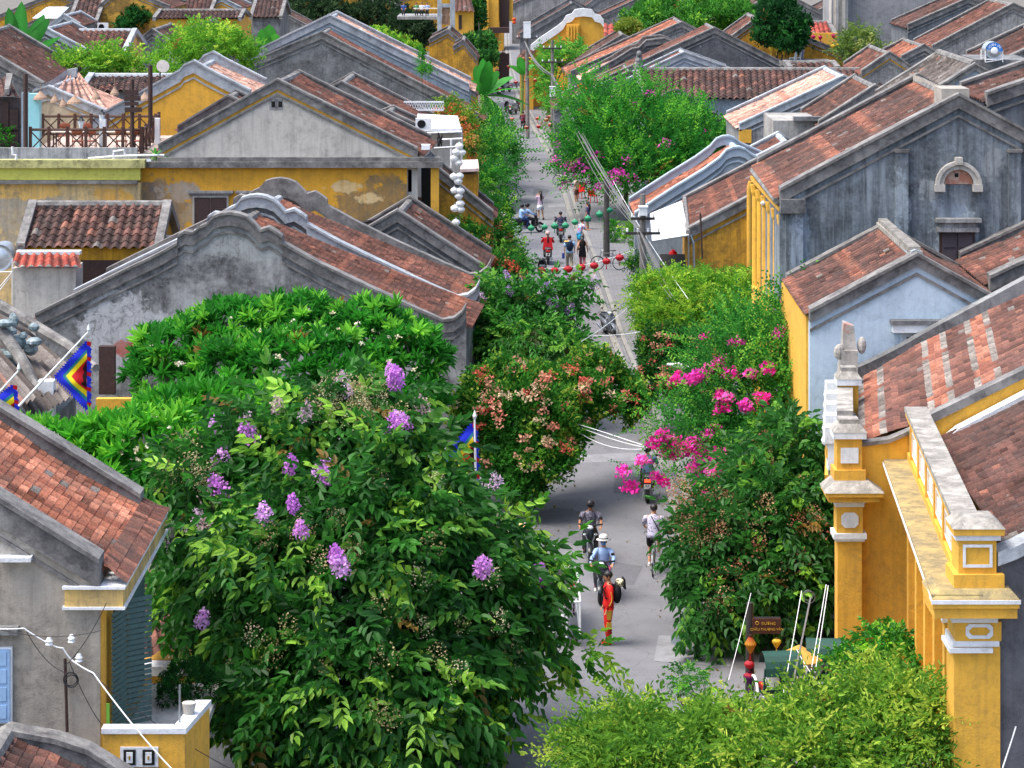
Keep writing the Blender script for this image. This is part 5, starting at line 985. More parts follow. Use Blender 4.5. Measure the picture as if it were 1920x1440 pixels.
# --- second bougainvillea
b9 = [BL(1190,250,153,95,50,3),BL(1125,290,151,52,46,2.4),BL(1245,295,151,85,48,2.8),BL(1280,250,154,48,35,2),BL(1092,275,152,26,36,1.6),BL(1190,325,149,85,38,2.4),BL(1315,270,153,40,30,1.8),BL(1285,320,150,55,32,2),BL(1140,215,154,55,28,2),BL(1082,315,150,22,26,1.1)]
t = thing('bougainvillea', 'wide bougainvillea mound with scattered purple-pink blossoms up the street on the right', 'shrub', (6.5, 155, 0)); crown(t, b9, [t_twig(16, .16, .085, 1.5, .3), t_twig(13, .17, .09, 1.1, .2)], 13, ('#1d5a22', '#3a9030', '#7fc640'), up=.5, rnd=.55, young=.35, mat=LEAFM, lump=.4); limbs(t, (6.5, 155, 0), b9, .15)
bw = [BL(1180,190,157,12,30,.6),BL(1225,185,157,12,30,.6),BL(1105,175,157,16,22,.6),BL(1060,205,156,25,14,.6),BL(1290,225,157,30,10,.6),BL(1050,270,155,16,14,.6)]
crown(t, bw, [t_twig(16, .16, .085, 1.5, .3)], 14, ('#3a8a30', '#5fae38', '#8ed048'), up=1.2, rnd=.4, mat=LEAFM, name='long_shoots', lo=.1)
mg2 = [(1200,180),(1158,178),(1285,218),(1300,222),(1070,265),(1050,268),(1115,290),(1070,320),(1085,305),(1065,310),(1100,318),(1150,325),(1165,322),(1160,330),(1187,332),(1100,345),(1122,352),(1330,288),(1320,295),(1305,310),(1290,320),(1180,280),(1250,270),(1190,195),(1220,175),(1040,300),(1060,345),(1150,345),(1178,300),(1120,290),(1325,250)]
blossoms(t, b9, mg2, 'far', 'blossom', ('#dd44b4', '#ea66c4', '#c83aa8'), k=1.12, sc=(.8, 1.3))
# --- left verge shrubs
b10 = [BL(912,240,168,24,24,1.2),BL(932,300,160,34,28,1.4),BL(900,300,160,34,40,1.5),BL(892,345,156,34,26,1.3),BL(930,345,156,34,20,1.2),BL(940,268,165,16,16,.9)]
t = thing('street_tree', 'feathery green street tree overhanging the left side of the road up the street', 'tree', (-1.8, 160, 0)); crown(t, b10, [t_twig(16, .16, .08, 1.4, .4), t_twig(13, .17, .09, 1.0, .3)], 16, ('#215c24', '#3f8f34', '#86c840'), up=.4, rnd=.6, young=.3, mat=LEAFM, lump=.4); limbs(t, (-1.8, 160, 0), b10, .12)
b11 = [BL(922,395,122,40,24,1.2),BL(900,425,118,44,34,1.3),BL(935,450,115,32,36,1.1),BL(890,475,114,70,30,1.3),BL(955,490,113,30,24,1)]
t = thing('creeper', 'bushy creeper with orange tips beside the white sign on the left kerb', 'creeper', (-1.4, 117, 0)); crown(t, b11, MIDL, 36, ('#1e5720', '#3d8a2c', '#8ec23e'), up=.3, rnd=.8, young=.3, mat=LEAFM, sc=(.5, .85)); limbs(t, (-1.4, 117, 0), b11, .1)
blossoms(t, b11, rnd_front(b11, 40), 'creeper', 'flower_cluster', ('#c07a52', '#c99a62', '#b8604a'), k=1.03, sc=(1, 1.7))
b12 = [BL(790,425,111,50,20,1.1),BL(860,445,110,60,26,1.2),BL(920,500,108,55,26,1.2),BL(972,508,107,24,18,.7),BL(850,475,109,50,14,.9)]
t = thing('creeper', 'creeper carpeting the low roof under the yellow corner balcony', 'creeper', (-2.6, 110, 0)); crown(t, b12, MIDL, 38, ('#1b5020', '#34802a', '#84b83c'), up=.5, rnd=.8, mat=LEAFM, sc=(.45, .8)); limbs(t, (-2.6, 110, 0), b12, .08)
blossoms(t, b12, rnd_front(b12, 40), 'creeper', 'flower_cluster', ('#c0664a', '#cf9a5c', '#b8503f'), k=1.03, sc=(1, 1.6))
b13 = [BL(840,208,140,28,18,1),BL(868,240,139,28,32,1.1),BL(880,275,138,20,28,.9)]
t = thing('creeper', 'orange flowering creeper spilling beside the white rooftop canopy', 'creeper', (-2.6, 139, 0)); crown(t, b13, MIDL, 34, ('#3b6a22', '#6f9a34', '#b3b345'), up=.3, rnd=.8, mat=LEAFM, sc=(.5, .85)); limbs(t, (-2.6, 139, 0), b13, .08)
blossoms(t, b13, rnd_front(b13, 40), 'creeper', 'flower_cluster', ('#d38a4c', '#c9603c', '#d9a860'), k=1.03, sc=(1.2, 1.9))
def tree(name, label, blobs, pal, dens=6, tm=None, r=.14, base=None, sc=(.8, 1.2), cat='tree', up=.4, young=.25, lump=.3):
    b = base or (blobs[0][0], blobs[0][1], 0); t = thing(name, label, cat, b); crown(t, blobs, tm or FAR, dens, pal, up=up, rnd=.7, young=young, mat=LEAFM, sc=sc, lump=lump); limbs(t, b, blobs, r); return t
tree('bush', 'bright green rounded bush left of the loudspeaker, behind the pale ridge', [BL(150,125,142,45,20,1.6),BL(205,118,143,48,20,1.6),BL(110,135,141,28,14,1),BL(245,128,143,25,14,1)], GR_L, 16, MIDL, up=.6)
tree('bush', 'large bright green bush with banana leaves in front of the broad gable', [BL(400,92,150,68,34,2.4),BL(335,112,149,48,25,2),BL(440,105,150,38,34,1.8),BL(310,135,146,28,14,1),BL(380,70,152,50,16,1.5)], GR_L, 13, MIDL, up=.6)
tree('dark_tree', 'large dark trees filling the top left beyond the broad gable', [BL(600,40,300,75,42,5),BL(700,45,300,80,44,5),BL(770,62,290,45,38,4),BL(560,20,310,50,30,4),BL(650,5,320,90,30,5)], ('#182e1a', '#2a4326', '#47603a'), 7, lump=.25, sc=(1, 1.6))
tree('bush', 'lime-green treetop in front of the large dark trees', [BL(700,70,262,40,16,2.5),BL(735,84,260,40,14,2.5),BL(765,92,258,25,10,1.5)], GR_L, 9)
tree('round_tree', 'small round dark green tree on the roof terrace at the top left', [BL(257,35,236,32,26,2.2),BL(232,50,234,14,10,1)], ('#14401a', '#24602a', '#3a7a38'), 12)
tree('light_tree', 'large airy light-green tree at the top right of centre', [BL(1235,32,232,55,32,4),BL(1340,25,232,75,34,5),BL(1195,58,228,24,16,2),BL(1290,50,230,50,22,3),BL(1385,35,230,35,28,3)], ('#2f6a28', '#4f9432', '#8fc648'), 9, lump=.35)
tree('round_tree', 'dense dark round tree leaning over the yellow garden wall', [BL(1455,35,198,35,36,2.4),BL(1485,55,197,32,34,2.2),BL(1440,65,197,22,18,1.5),BL(1480,80,196,28,16,1.5),BL(1460,8,199,30,20,2)], ('#12381a', '#205326', '#357a34'), 14, base=(P(1448,118,198)[0], 198, 0))
tree('flowering_tree', 'small pale sparse tree before the bare concrete building', [BL(1612,80,196,32,26,2),BL(1590,98,195,24,14,1.4),BL(1635,100,195,20,14,1.2)], ('#48682f', '#7a9444', '#b3b868'), 8, MIDL, sc=(1, 1.5))
tree('street_tree', 'wispy light-green tree in front of the yellow temple wall', [BL(1050,105,222,36,16,2),BL(1075,92,224,24,10,1.2),BL(1025,125,220,20,14,1.3),BL(1022,165,215,16,26,1.3),BL(1035,195,212,14,14,1)], ('#3f8030', '#63a83c', '#98d04e'), 10, MIDL, sc=(.9, 1.4), base=(2.9, 220, 0))
tree('street_tree', 'dark green shrub tree between the banana plant and the yellow balcony house', [BL(905,85,240,24,24,2),BL(880,82,238,16,16,1.4),BL(910,110,236,22,14,1.4),BL(897,30,254,12,45,1.4)], ('#1e4a24', '#33702c', '#62a040'), 11, base=(-2.8, 240, 0))
tree('yellowing_bush', 'yellow-green bush on the right end of the striped red roof', [BL(1178,52,222,20,14,1.5)], ('#5a7a2a', '#8a9a3c', '#b0a850'), 14)
tree('bush', 'ivy at the left edge below the wooden shutter wall', [BL(0,262,112,22,30,.8),BL(-8,290,112,20,20,.6)], GR_M, 30, MIDL, sc=(.4, .7))
tree('potted_shrub', 'tall potted shrub beside the dark utility pole on the pavement', [BL(1152,440,140,13,28,.5)], GR_M, 60, MIDL, r=.04, sc=(.4, .6))
tree('potted_shrub', 'yellow-green leafy shrub under the transformer pole', [BL(1200,425,128,25,18,.8),BL(1185,445,127,15,14,.5)], GR_L, 45, MIDL, r=.04, sc=(.4, .7))
tree('potted_shrub', 'dark potted shrub behind the parked bicycles', [BL(1195,500,117,18,20,.6)], GR_D, 60, MIDL, r=.04, sc=(.4, .6))
tree('shrub', 'green shrub below the big red lantern', [BL(1225,465,120,25,16,.7),BL(1245,480,119,20,12,.5)], GR_M, 45, MIDL, r=.04, sc=(.4, .6))
tree('bush', 'clipped dark topiary bush on the terrace of the corner house', [BL(355,1275,51.5,55,40,.5),BL(325,1300,51,30,30,.4),BL(395,1290,51.5,35,30,.4)], ('#143a18', '#225a22', '#3a7a30'), 150, [t_tuft(9, .045, .03, .05)], r=.04)
tree('shrub', 'rooftop weeds growing out of the broad gable roof', [BL(790,110,163,4,22,.3),BL(797,130,162,12,10,.5)], GR_M, 60, MIDL, r=.03, sc=(.3, .6))
# --- broad-leaved plants
def blade(mb, base, dirv_, L, Wd, droop, col, segs=9):
    b = Vector(base); d = Vector(dirv_).normalized(); side = d.cross(Vector((0, 0, 1))); side = side.normalized() if side.length > .05 else Vector((1, 0, 0)); V = []; C = []; Fc = []
    side = Vector((1, rng.uniform(-.5, .5), 0)).normalized() if abs(d.z) > .72 else (side+Vector((0, 0, rng.uniform(-.6, .6)))).normalized()
    if side.dot(Vector((1, 0, 0))) < 0: side = -side
    for i in range(segs+1):
        t = i/segs; p = b+d*(L*t)+Vector((0, 0, -droop*L*t*t)); w = Wd*math.sin(math.pi*min(1, .08+t*.92))**.6*.5 if t < 1 else .01
        for s, zz in ((-1, .12), (0, 0), (1, .12)): V.append(p+side*(w*s)+Vector((0, 0, w*zz))); C.append(np.array(col)*(rng.uniform(.85, 1.1) if s else 1.25))
        if i: Fc += [(3*i-3, 3*i-2, 3*i+1, 3*i), (3*i-2, 3*i-1, 3*i+2, 3*i+1)]
    mb.add([tuple(v) for v in V], Fc, np.array(C))
def banana(name, label, base_px, d, leaves, h, L=2.2, Wd=.6, col='#3f9432', z0=0):
    g = P(*base_px, d); t = thing(name, label, 'plant', (g[0], d, 0)); MB().tube([(g[0], d, z0), (g[0]+.1, d, h)], [.16, .1], 8).build('stem', simple('green_stem', hexc('#6d8a4a')), t)
    for k, (dx, dz, ln, dr) in enumerate(leaves):
        m = MB(); c = np.array(hexc(col))*rng.uniform(.8, 1.25); blade(m, (g[0]+.1, d, h-.1), (dx, rng.uniform(-.5, .3), dz), L*ln, Wd, dr, c.clip(0, 1)); m.build('leaf_blade', LEAF, t)
banana('banana_plant', 'banana plant with upright broad leaves left of the road near the far end', (905, 190), 186, [(-.9,1.2,.9,.3),(-.35,1.6,1.05,.15),(-.05,2,1.2,.1),(.25,2,1.15,.1),(.9,.9,1.2,.25),(1.4,.7,1.35,.3),(-1,.5,.8,.3),(.5,-.6,.9,.3),(1.5,.2,1.3,.35),(-.6,1.1,.9,.3),(.6,1.5,1.0,.2)], 4.6, 2.5, .95)
banana('banana_plant', 'banana plant with tall leaves left of the dark trees', (500, 100), 176, [(-.3,2,1,.1),(.05,2,1.1,.1),(.35,1.7,1,.2),(.9,.8,1,.4),(-.9,.9,.9,.35),(1.1,1.0,.8,.5)], 7.5, 2.6, 1.2)
banana('traveller_palm', 'traveller palm with huge paddle leaves in the top left corner', (30, 130), 163, [(-1.2,1,1,.2),(-.7,1.5,1.1,.15),(-.2,2,1.1,.1),(.15,2,1.2,.1),(.6,1.6,1.1,.15),(1,1.2,1.0,.25),(1.3,.7,.9,.35),(-.4,-.2,.9,.3),(.7,.0,1,.4),(-1.1,.2,.9,.3),(1.2,-.1,.8,.4),(.35,1.0,1,.3),(-.9,.6,1.1,.3),(.85,.3,1.1,.4),(-.5,1.0,1.2,.2),(.9,1.9,1.15,.2),(-1.3,-.3,1,.3),(1.4,.2,1.1,.5)], 7.8, 4.0, 1.0, '#3a8434')
banana('banana_plant', 'low banana leaves beside the ochre shop front in the distance', (978, 165), 226, [(-.8,1,1,.3),(-.2,1.5,1,.2),(.6,1,1,.4)], 3.6, 2.0, .8)
banana('palm', 'small palm between the pink lanterns and the pale sparse tree', (1548, 110), 200, [(-1,.8,1,.5),(-.4,1.4,1,.3),(.2,1.5,1,.3),(.8,1,1,.5)], 3.6, 2.2, .35, '#7fae3c')
banana('potted_palm', 'potted fern at the right end of the terrace parapet', (287, 300), 107.4, [(-1,.5,.5,.5),(-.5,.9,.5,.4),(0,1,.5,.3),(.5,.8,.5,.5),(1,.4,.5,.6),(.3,.5,.4,.3)], 7.75, 1.2, .1, z0=7.5)

# leaf litter on the road edges (uncountable)
m = MB(); k = 900; side = nr.random(k) < .5; dd = nr.uniform(58, 135, k); xr = np.interp(dd, [p[1] for p in rk], [p[0] for p in rk]); xl = np.interp(dd, [p[1] for p in lk], [p[0] for p in lk])
px_ = np.where(side, xr-np.abs(nr.normal(0, .7, k))+.2, xl+np.abs(nr.normal(0, .7, k))-.1); Pn = np.stack([px_, dd, np.full(k, .02)+nr.random(k)*.01+np.where((px_ > xr) | (px_ < xl), .13, 0)], 1)
scatter(m, [t_tuft(2, .09, .045, .04)], Pn, np.stack([nr.normal(size=k), nr.normal(size=k), nr.normal(size=k)*.1], 1), nr.uniform(.6, 1.2, k), np.array([hexc('#8a7a3c')])*nr.uniform(.5, 1.3, (k, 1)), .1)
tag(m.build('leaf_litter', LEAFM), 'dry leaves and petals scattered along both edges of the road', 'leaf litter', kind='stuff')
# ================================================================ PEOPLE
SKIN = simple('skin', hexc('#b98566'), .6, 0, .06, 20); SKIND = simple('tanned_skin', hexc('#9a6848'), .6, 0, .06, 20)
HAIR = simple('black_hair', hexc('#17130f'), .5, 0, .3, 30); CACHE_M = {}
def cm(hx, rough=.8, var=.14, scale=14):
    k = 'cloth_'+hx.strip('#'); return simple(k, hexc(hx), rough, 0, var, scale, .2)
def pattern_mat(name, a, b, scale=22, thr=.52, c=None):
    if name in MATS: return MATS[name]
    m, n, bs = newmat(name); MATS[name] = m; tc = N(n, 'ShaderNodeTexCoord'); f = noise(n, scale, 2, .5, coord=tc.outputs['Object']); col = mix(n, ramp(n, f, thr, thr+.03), hexc(a), hexc(b))
    if c: col = mix(n, ramp(n, noise(n, scale*.7, 2, .5, coord=tc.outputs['Object'], dist=1), .56, .59), col, hexc(c))
    n.links.new(col, bs.inputs['Base Color']); bs.inputs['Roughness'].default_value = .85; return m
def skinned(name, nodes, edges, mat, root, sub=1):
    me = bpy.data.meshes.new(name); me.from_pydata([n[:3] for n in nodes], edges, []); o = bpy.data.objects.new(name, me); COL.objects.link(o)
    m = o.modifiers.new('s', 'SKIN'); m.use_smooth_shade = True
    for v, n in zip(me.skin_vertices[0].data, nodes): v.radius = (n[3], n[4] if len(n) > 4 else n[3])
    me.skin_vertices[0].data[0].use_root = True
    s = o.modifiers.new('u', 'SUBSURF'); s.levels = s.render_levels = sub
    dg = bpy.context.evaluated_depsgraph_get(); nm = bpy.data.meshes.new_from_object(o.evaluated_get(dg)); o.modifiers.clear(); o.data = nm; nm.name = name
    nm.materials.clear(); nm.materials.append(mat); nm.polygons.foreach_set('use_smooth', [True]*len(nm.polygons)); o.parent = root; return o
def V3(*a): return Vector(a)
POSES = {
 'stand': dict(hip=(0,0,.93), lean=0, kn=((-.09,.03,.5),(.09,.02,.5)), an=((-.10,0,.08),(.10,-.02,.08)), el=((-.25,-.03,1.13),(.25,-.03,1.13)), wr=((-.25,.07,.89),(.25,.07,.89))),
 'walk': dict(hip=(0,0,.92), lean=.05, kn=((-.09,.16,.52),(.09,.02,.50)), an=((-.09,.22,.09),(.09,-.24,.14)), el=((-.24,-.10,1.13),(.24,.03,1.13)), wr=((-.25,-.05,.90),(.25,.17,.92))),
 'photo': dict(hip=(0,0,.93), lean=-.03, kn=((-.09,.03,.5),(.12,-.03,.5)), an=((-.10,0,.08),(.17,-.10,.08)), el=((-.22,.18,1.2),(.22,.16,1.2)), wr=((-.08,.32,1.42),(.06,.32,1.42))),
 'ride': dict(hip=(0,-.18,.80), lean=.12, kn=((-.15,.24,.76),(.15,.24,.76)), an=((-.16,.22,.33),(.16,.22,.33)), el=((-.29,.06,1.07),(.29,.06,1.07)), wr=((-.30,.32,1.0),(.30,.32,1.0))),
 'pillion': dict(hip=(0,-.48,.86), lean=.05, kn=((-.2,-.1,.75),(.2,-.1,.75)), an=((-.22,-.2,.36),(.22,-.2,.36)), el=((-.26,-.3,1.1),(.26,-.3,1.1)), wr=((-.18,-.06,1.0),(.18,-.06,1.0))),
 'cycle': dict(hip=(0,-.12,.97), lean=.18, kn=((-.11,.22,.62),(.11,.26,.86)), an=((-.12,.08,.18),(.12,.16,.42)), el=((-.27,.16,1.2),(.27,.16,1.2)), wr=((-.27,.42,1.08),(.27,.42,1.08))),
 'sit': dict(hip=(0,0,.5), lean=.05, kn=((-.1,.42,.5),(.1,.42,.5)), an=((-.1,.42,.08),(.1,.42,.08)), el=((-.24,.08,.72),(.24,.08,.72)), wr=((-.15,.3,.62),(.15,.3,.62))),
 'bend': dict(hip=(0,0,.90), lean=.35, kn=((-.09,.06,.5),(.09,.02,.5)), an=((-.10,0,.08),(.10,-.02,.08)), el=((-.24,.2,1.05),(.3,.2,1.1)), wr=((-.2,.36,.85),(.34,.42,1.1))),
}
def person(label, loc, rz, pose='stand', top='#8a8f9a', bottom='#2b2b30', sleeve='short', legs='long', hair='short', shoes='#22201f', hat=None, H=1.7, skin=None, near=False, topm=None, botm=None, extra=None, headturn=0, group=None, female=False):
    root = thing('person', label, 'person', loc, group, rz, world=False); root.scale = (H/1.72,)*3; sk = skin or SKIN; p = POSES[pose]; hip = V3(*p['hip']); ln = p['lean']
    ax = V3(0, math.sin(ln), math.cos(ln)); T = lambda h, x=0, y=0: hip+ax*h+V3(x, 0, 0)+V3(0, math.cos(ln), -math.sin(ln))*y
    sw = .175 if female else .195; sh = [T(.47, -sw), T(.47, sw)]; nk = T(.545, 0, .0); hd = nk+V3(0, .02+math.sin(ln)*.02, .07)
    nodes = []; edges = []
    def add(v, r, r2=None, par=None):
        nodes.append((v.x, v.y, v.z, r, r2 or r)); 
        if par is not None: edges.append((par, len(nodes)-1))
        return len(nodes)-1
    a = add(hip, .13, .10); b = add(T(.2), .115, .085, a); c = add(T(.40), .14, .09, b); n1 = add(nk, .052, None, c)
    f = V3(math.sin(-headturn), math.cos(headturn), 0); h1 = add(hd+f*.015, .068, .078, n1); h2 = add(hd+V3(0, 0, .075)+f*.01, .079, .092, h1); h3 = add(hd+V3(0, 0, .14), .068, .08, h2)
    for s in (0, 1):
        sg = -1 if s == 0 else 1; q = add(sh[s]-V3(sg*.03, 0, .02), .06, None, c); e = add(V3(*p['el'][s]), .038, None, q); w = add(V3(*p['wr'][s]), .026, None, e)
        d = (V3(*p['wr'][s])-V3(*p['el'][s])).normalized(); 
        if pose in ('ride', 'cycle'): d = (d+V3(-sg*.5, .5, -.2)).normalized()
        pm = V3(*p['wr'][s])+d*.07; pi_ = add(pm, .034, .018, w)
        if near:
            lat = d.cross(V3(0, 0, 1)); lat = lat.normalized() if lat.length > .1 else V3(0, 1, 0); cu = V3(0, 0, -1) if abs(d.z) < .8 else V3(0, 1, 0)
            for i, (o_, L_) in enumerate(((-.028, .055), (-.009, .068), (.01, .064), (.028, .05))):
                k1 = add(pm+lat*o_+d*.035, .009, None, pi_); add(pm+lat*o_*1.1+d*(.035+L_*.6)+cu*L_*.6, .008, None, k1)
            t1 = add(pm-d*.02+lat*(-sg*.04)+cu*.01, .011, None, pi_); add(pm+d*.02+lat*(-sg*.055)+cu*.02, .009, None, t1)
        else: add(pm+d*.07, .022, .014, pi_)
        hj = add(hip+V3(sg*.09, 0, -.04), .09, None, a); k = add(V3(*p['kn'][s]), .058, None, hj); an = add(V3(*p['an'][s]), .038, None, k); add(V3(*p['an'][s])+V3(0, .13, -.05), .035, .028, an)
    skinned('body', nodes, edges, sk, root, 1)
    # face
    if near or H:
        m = MB(); fr = f; sd_ = V3(f.y, -f.x, 0)
        for s in (-1, 1): m.ball(tuple(hd+V3(0, 0, .075)+fr*.092+sd_*.03*s), .011, .008, .008, 6, 4)
        m.build('eyes', HAIR, root); m = MB(); m.ball(tuple(hd+V3(0, 0, .05)+fr*.105), .012, .014, .02, 6, 4)
        for s in (-1, 1): m.ball(tuple(hd+V3(0, 0, .06)+sd_*.083*s), .012, .02, .028, 6, 4)
        m.build('nose_and_ears', sk, root); MB().ball(tuple(hd+V3(0, 0, .012)+fr*.088), .022, .008, .007, 8, 4).build('mouth', simple('lips', hexc('#8a4a40')), root)
    # clothes
    def loft(secs, seg=14):
        V = []; 
        for (cen, rx, ry) in secs:
            for j in range(seg): q = 2*math.pi*j/seg; V.append(cen+V3(rx*math.cos(q), ry*math.sin(q)*math.cos(ln), -ry*math.sin(q)*math.sin(ln)))
        k = len(secs); F_ = [(i*seg+j, i*seg+(j+1) % seg, (i+1)*seg+(j+1) % seg, (i+1)*seg+j) for i in range(k-1) for j in range(seg)]+[tuple(range(seg))[::-1], tuple(range((k-1)*seg, k*seg))]
        return [tuple(v) for v in V], F_
    m = MB(); wst = .135 if female else .155
    V, F_ = loft([(T(-.06), .175, .13), (T(.03), .168, .128), (T(.2), wst, .115), (T(.36), .175, .128), (T(.44), .185, .12), (T(.50), .14, .09), (T(.54), .065, .065)]); m.add(V, F_)
    for s in (0, 1):
        sg = -1 if s == 0 else 1; e = V3(*p['el'][s]); w = V3(*p['wr'][s]); q = sh[s]-V3(sg*.05, 0, .02)
        if sleeve == 'long': m.tube([q, sh[s]+(e-sh[s])*.15, e, w], [.07, .075, .055, .042], 10)
        elif sleeve == 'short': m.tube([q, sh[s]+(e-sh[s])*.15, sh[s].lerp(e, .85)], [.07, .076, .064], 10)
    m.build('jacket' if sleeve == 'long' else 'shirt', topm or cm(top), root, smooth=True)
    if legs == 'skirt':
        m = MB(); V, F_ = loft([(hip+V3(0, 0, -.33), .24, .2), (hip+V3(0, 0, -.1), .19, .15), (T(.04), .15, .115)]); m.add(V, F_); m.build('skirt', botm or cm(bottom), root, smooth=True)
    else:
        m = MB(); V, F_ = loft([(hip+V3(0, 0, -.1), .165, .125), (T(.0), .17, .125), (T(.08), .155, .115)]); m.add(V, F_)
        for s in (0, 1):
            sg = -1 if s == 0 else 1; hj = hip+V3(sg*.085, 0, -.03); k = V3(*p['kn'][s]); an = V3(*p['an'][s])
            if legs == 'long': m.tube([hj, hj.lerp(k, .5), k, k.lerp(an, .6), an+V3(0, 0, .03)], [.105, .095, .075, .066, .06], 10)
            elif legs == 'short': m.tube([hj, hj.lerp(k, .45), hj.lerp(k, .8)], [.105, .1, .09], 10)
        m.build('shorts' if legs == 'short' else 'trousers', botm or cm(bottom), root, smooth=True)
    for s in (0, 1):
        an = V3(*p['an'][s]); m = MB(); m.ball((an.x, an.y+.06, an.z-.035), .05, .135, .045, 10, 6); m.ball((an.x, an.y-.01, an.z), .045, .055, .06, 8, 5); m.build('shoe', cm(shoes, .5), root, smooth=True)
    # hair / headgear
    top_ = hd+V3(0, 0, .09)
    if hat is None or hat == 'sunhat':
        m = MB(); m.ball(tuple(top_-f*.018+V3(0, 0, .012)), .098, .108, .095, 12, 8)
        if hair == 'long': m.tube([top_-f*.06, nk-f*.09, T(.36)-f*.12, T(.2)-f*.11], [.085, .08, .07, .03], 10)
        if hair == 'tail': m.tube([top_-f*.09, nk-f*.12, T(.34)-f*.15], [.04, .035, .015], 8)
        m.build('hair', HAIR, root, smooth=True)
    if hat == 'helmet':
        m = MB(); m.ball(tuple(top_+V3(0, 0, .015)-f*.005), .125, .14, .12, 14, 8); hm = m.build('helmet', cm(extra.get('helmet', '#26262a') if extra else '#26262a', .3), root, smooth=True)
        m = MB(); m.box(-.1, .1, 0, .05, -.01, .005); o = m.build('helmet_peak', cm('#1c1c1f', .3), root); o.location = top_+f*.12+V3(0, 0, .02); o.rotation_euler = (0, 0, headturn)
    if hat == 'sunhat':
        MB().lathe([(.19, .0), (.2, .008), (.12, .03), (.115, .1), (.09, .14), (0.01, .15)], tuple(top_+V3(0, 0, .03)), 16).build('sun_hat', cm('#c9c7c4'), root, smooth=True)
        MB().lathe([(.121, .03), (.121, .06), (.118, .062)], tuple(top_+V3(0, 0, .03)), 16).build('hat_band', cm('#4a4a50'), root)
        MB().ball(tuple(hd+V3(0, 0, .035)+f*.055), .07, .055, .055, 10, 6).build('face_mask', cm('#5f8fd0'), root, smooth=True)
    if hat == 'conical':
        MB().lathe([(.24, 0), (.24, .008), (.01, .16)], tuple(top_+V3(0, 0, .05)), 20).build('conical_hat', cm('#c9a86a'), root)
    return root, p, T, hd
def backpack(root, T, col, w=.16, h=.42):
    m = MB(); c = T(.28, 0, -.2); m.ball(tuple(c), w, .11, h/2, 12, 8); m.build('backpack', cm(col), root, smooth=True)
    m = MB()
    for s in (-1, 1): m.tube([T(.45, s*.09, -.14), T(.53, s*.1, -.01), T(.42, s*.11, .14), T(.2, s*.13, .1), T(.15, s*.13, -.1)], .018, 6)
    m.build('straps', cm('#18181a'), root)
# ================================================================ VEHICLES
RUB = simple('black_rubber', hexc('#1a1a1b'), .8); CHROME = simple('chrome', hexc('#c8ccd0'), .25, 1); BLKP = simple('black_gloss_paint', hexc('#15171b'), .25, 0, .05); SEATM = simple('seat_vinyl', hexc('#1d1c1c'), .5)
HEADL = simple('headlamp_glass', hexc('#dfe6ea'), .15); TAILR = simple('tail_lamp_red', hexc('#d81f14'), .3, emis=.0)
TAILON = simple('tail_lamp_lit', hexc('#ff3a1e'), .3, emis=1.6); PLATE = simple('number_plate', hexc('#e9e9e4'), .5)
def text_mesh(body, size, mat, root, loc, rot=(R(90), 0, 0), name='lettering', ext=.004, align='CENTER'):
    cu = bpy.data.curves.new(name, 'FONT'); cu.body = body; cu.size = size; cu.extrude = ext; cu.align_x = align; cu.align_y = 'CENTER'; o = bpy.data.objects.new(name, cu); COL.objects.link(o)
    dg = bpy.context.evaluated_depsgraph_get(); me = bpy.data.meshes.new_from_object(o.evaluated_get(dg)); bpy.data.objects.remove(o); me.name = name
    me.materials.clear(); me.materials.append(mat); o = bpy.data.objects.new(name, me); COL.objects.link(o); o.parent = root; o.location = loc; o.rotation_euler = rot; return o
def ringloft(secs, seg=12):
    V = []
    for (y, z, rx, rz) in secs:
        for j in range(seg):
            q = 2*math.pi*j/seg; cx, cz = math.cos(q), math.sin(q); V.append((rx*math.copysign(abs(cx)**.8, cx), y, z+rz*math.copysign(abs(cz)**.8, cz)))
    k = len(secs); return V, [(i*seg+j, (i+1)*seg+j, (i+1)*seg+(j+1) % seg, i*seg+(j+1) % seg) for i in range(k-1) for j in range(seg)]+[tuple(range(seg)), tuple(range((k-1)*seg, k*seg))[::-1]]
def wheel(root, y, Rr=.25, r=.055, x=0):
    t = MB().torus((x, y, Rr), Rr-r, r, 'x', 26, 8).build('tyre', RUB, root, smooth=True)
    m = MB(); m.torus((x, y, Rr), Rr-r*1.7, .012, 'x', 22, 6)
    for k in range(5):
        a = 2*math.pi*k/5; m.tube([(x, y, Rr), (x, y+(Rr-r*1.7)*math.cos(a), Rr+(Rr-r*1.7)*math.sin(a))], .014, 5)
    m.tube([(x-.05, y, Rr), (x+.05, y, Rr)], .05, 10); m.build('rim', METAL, t)
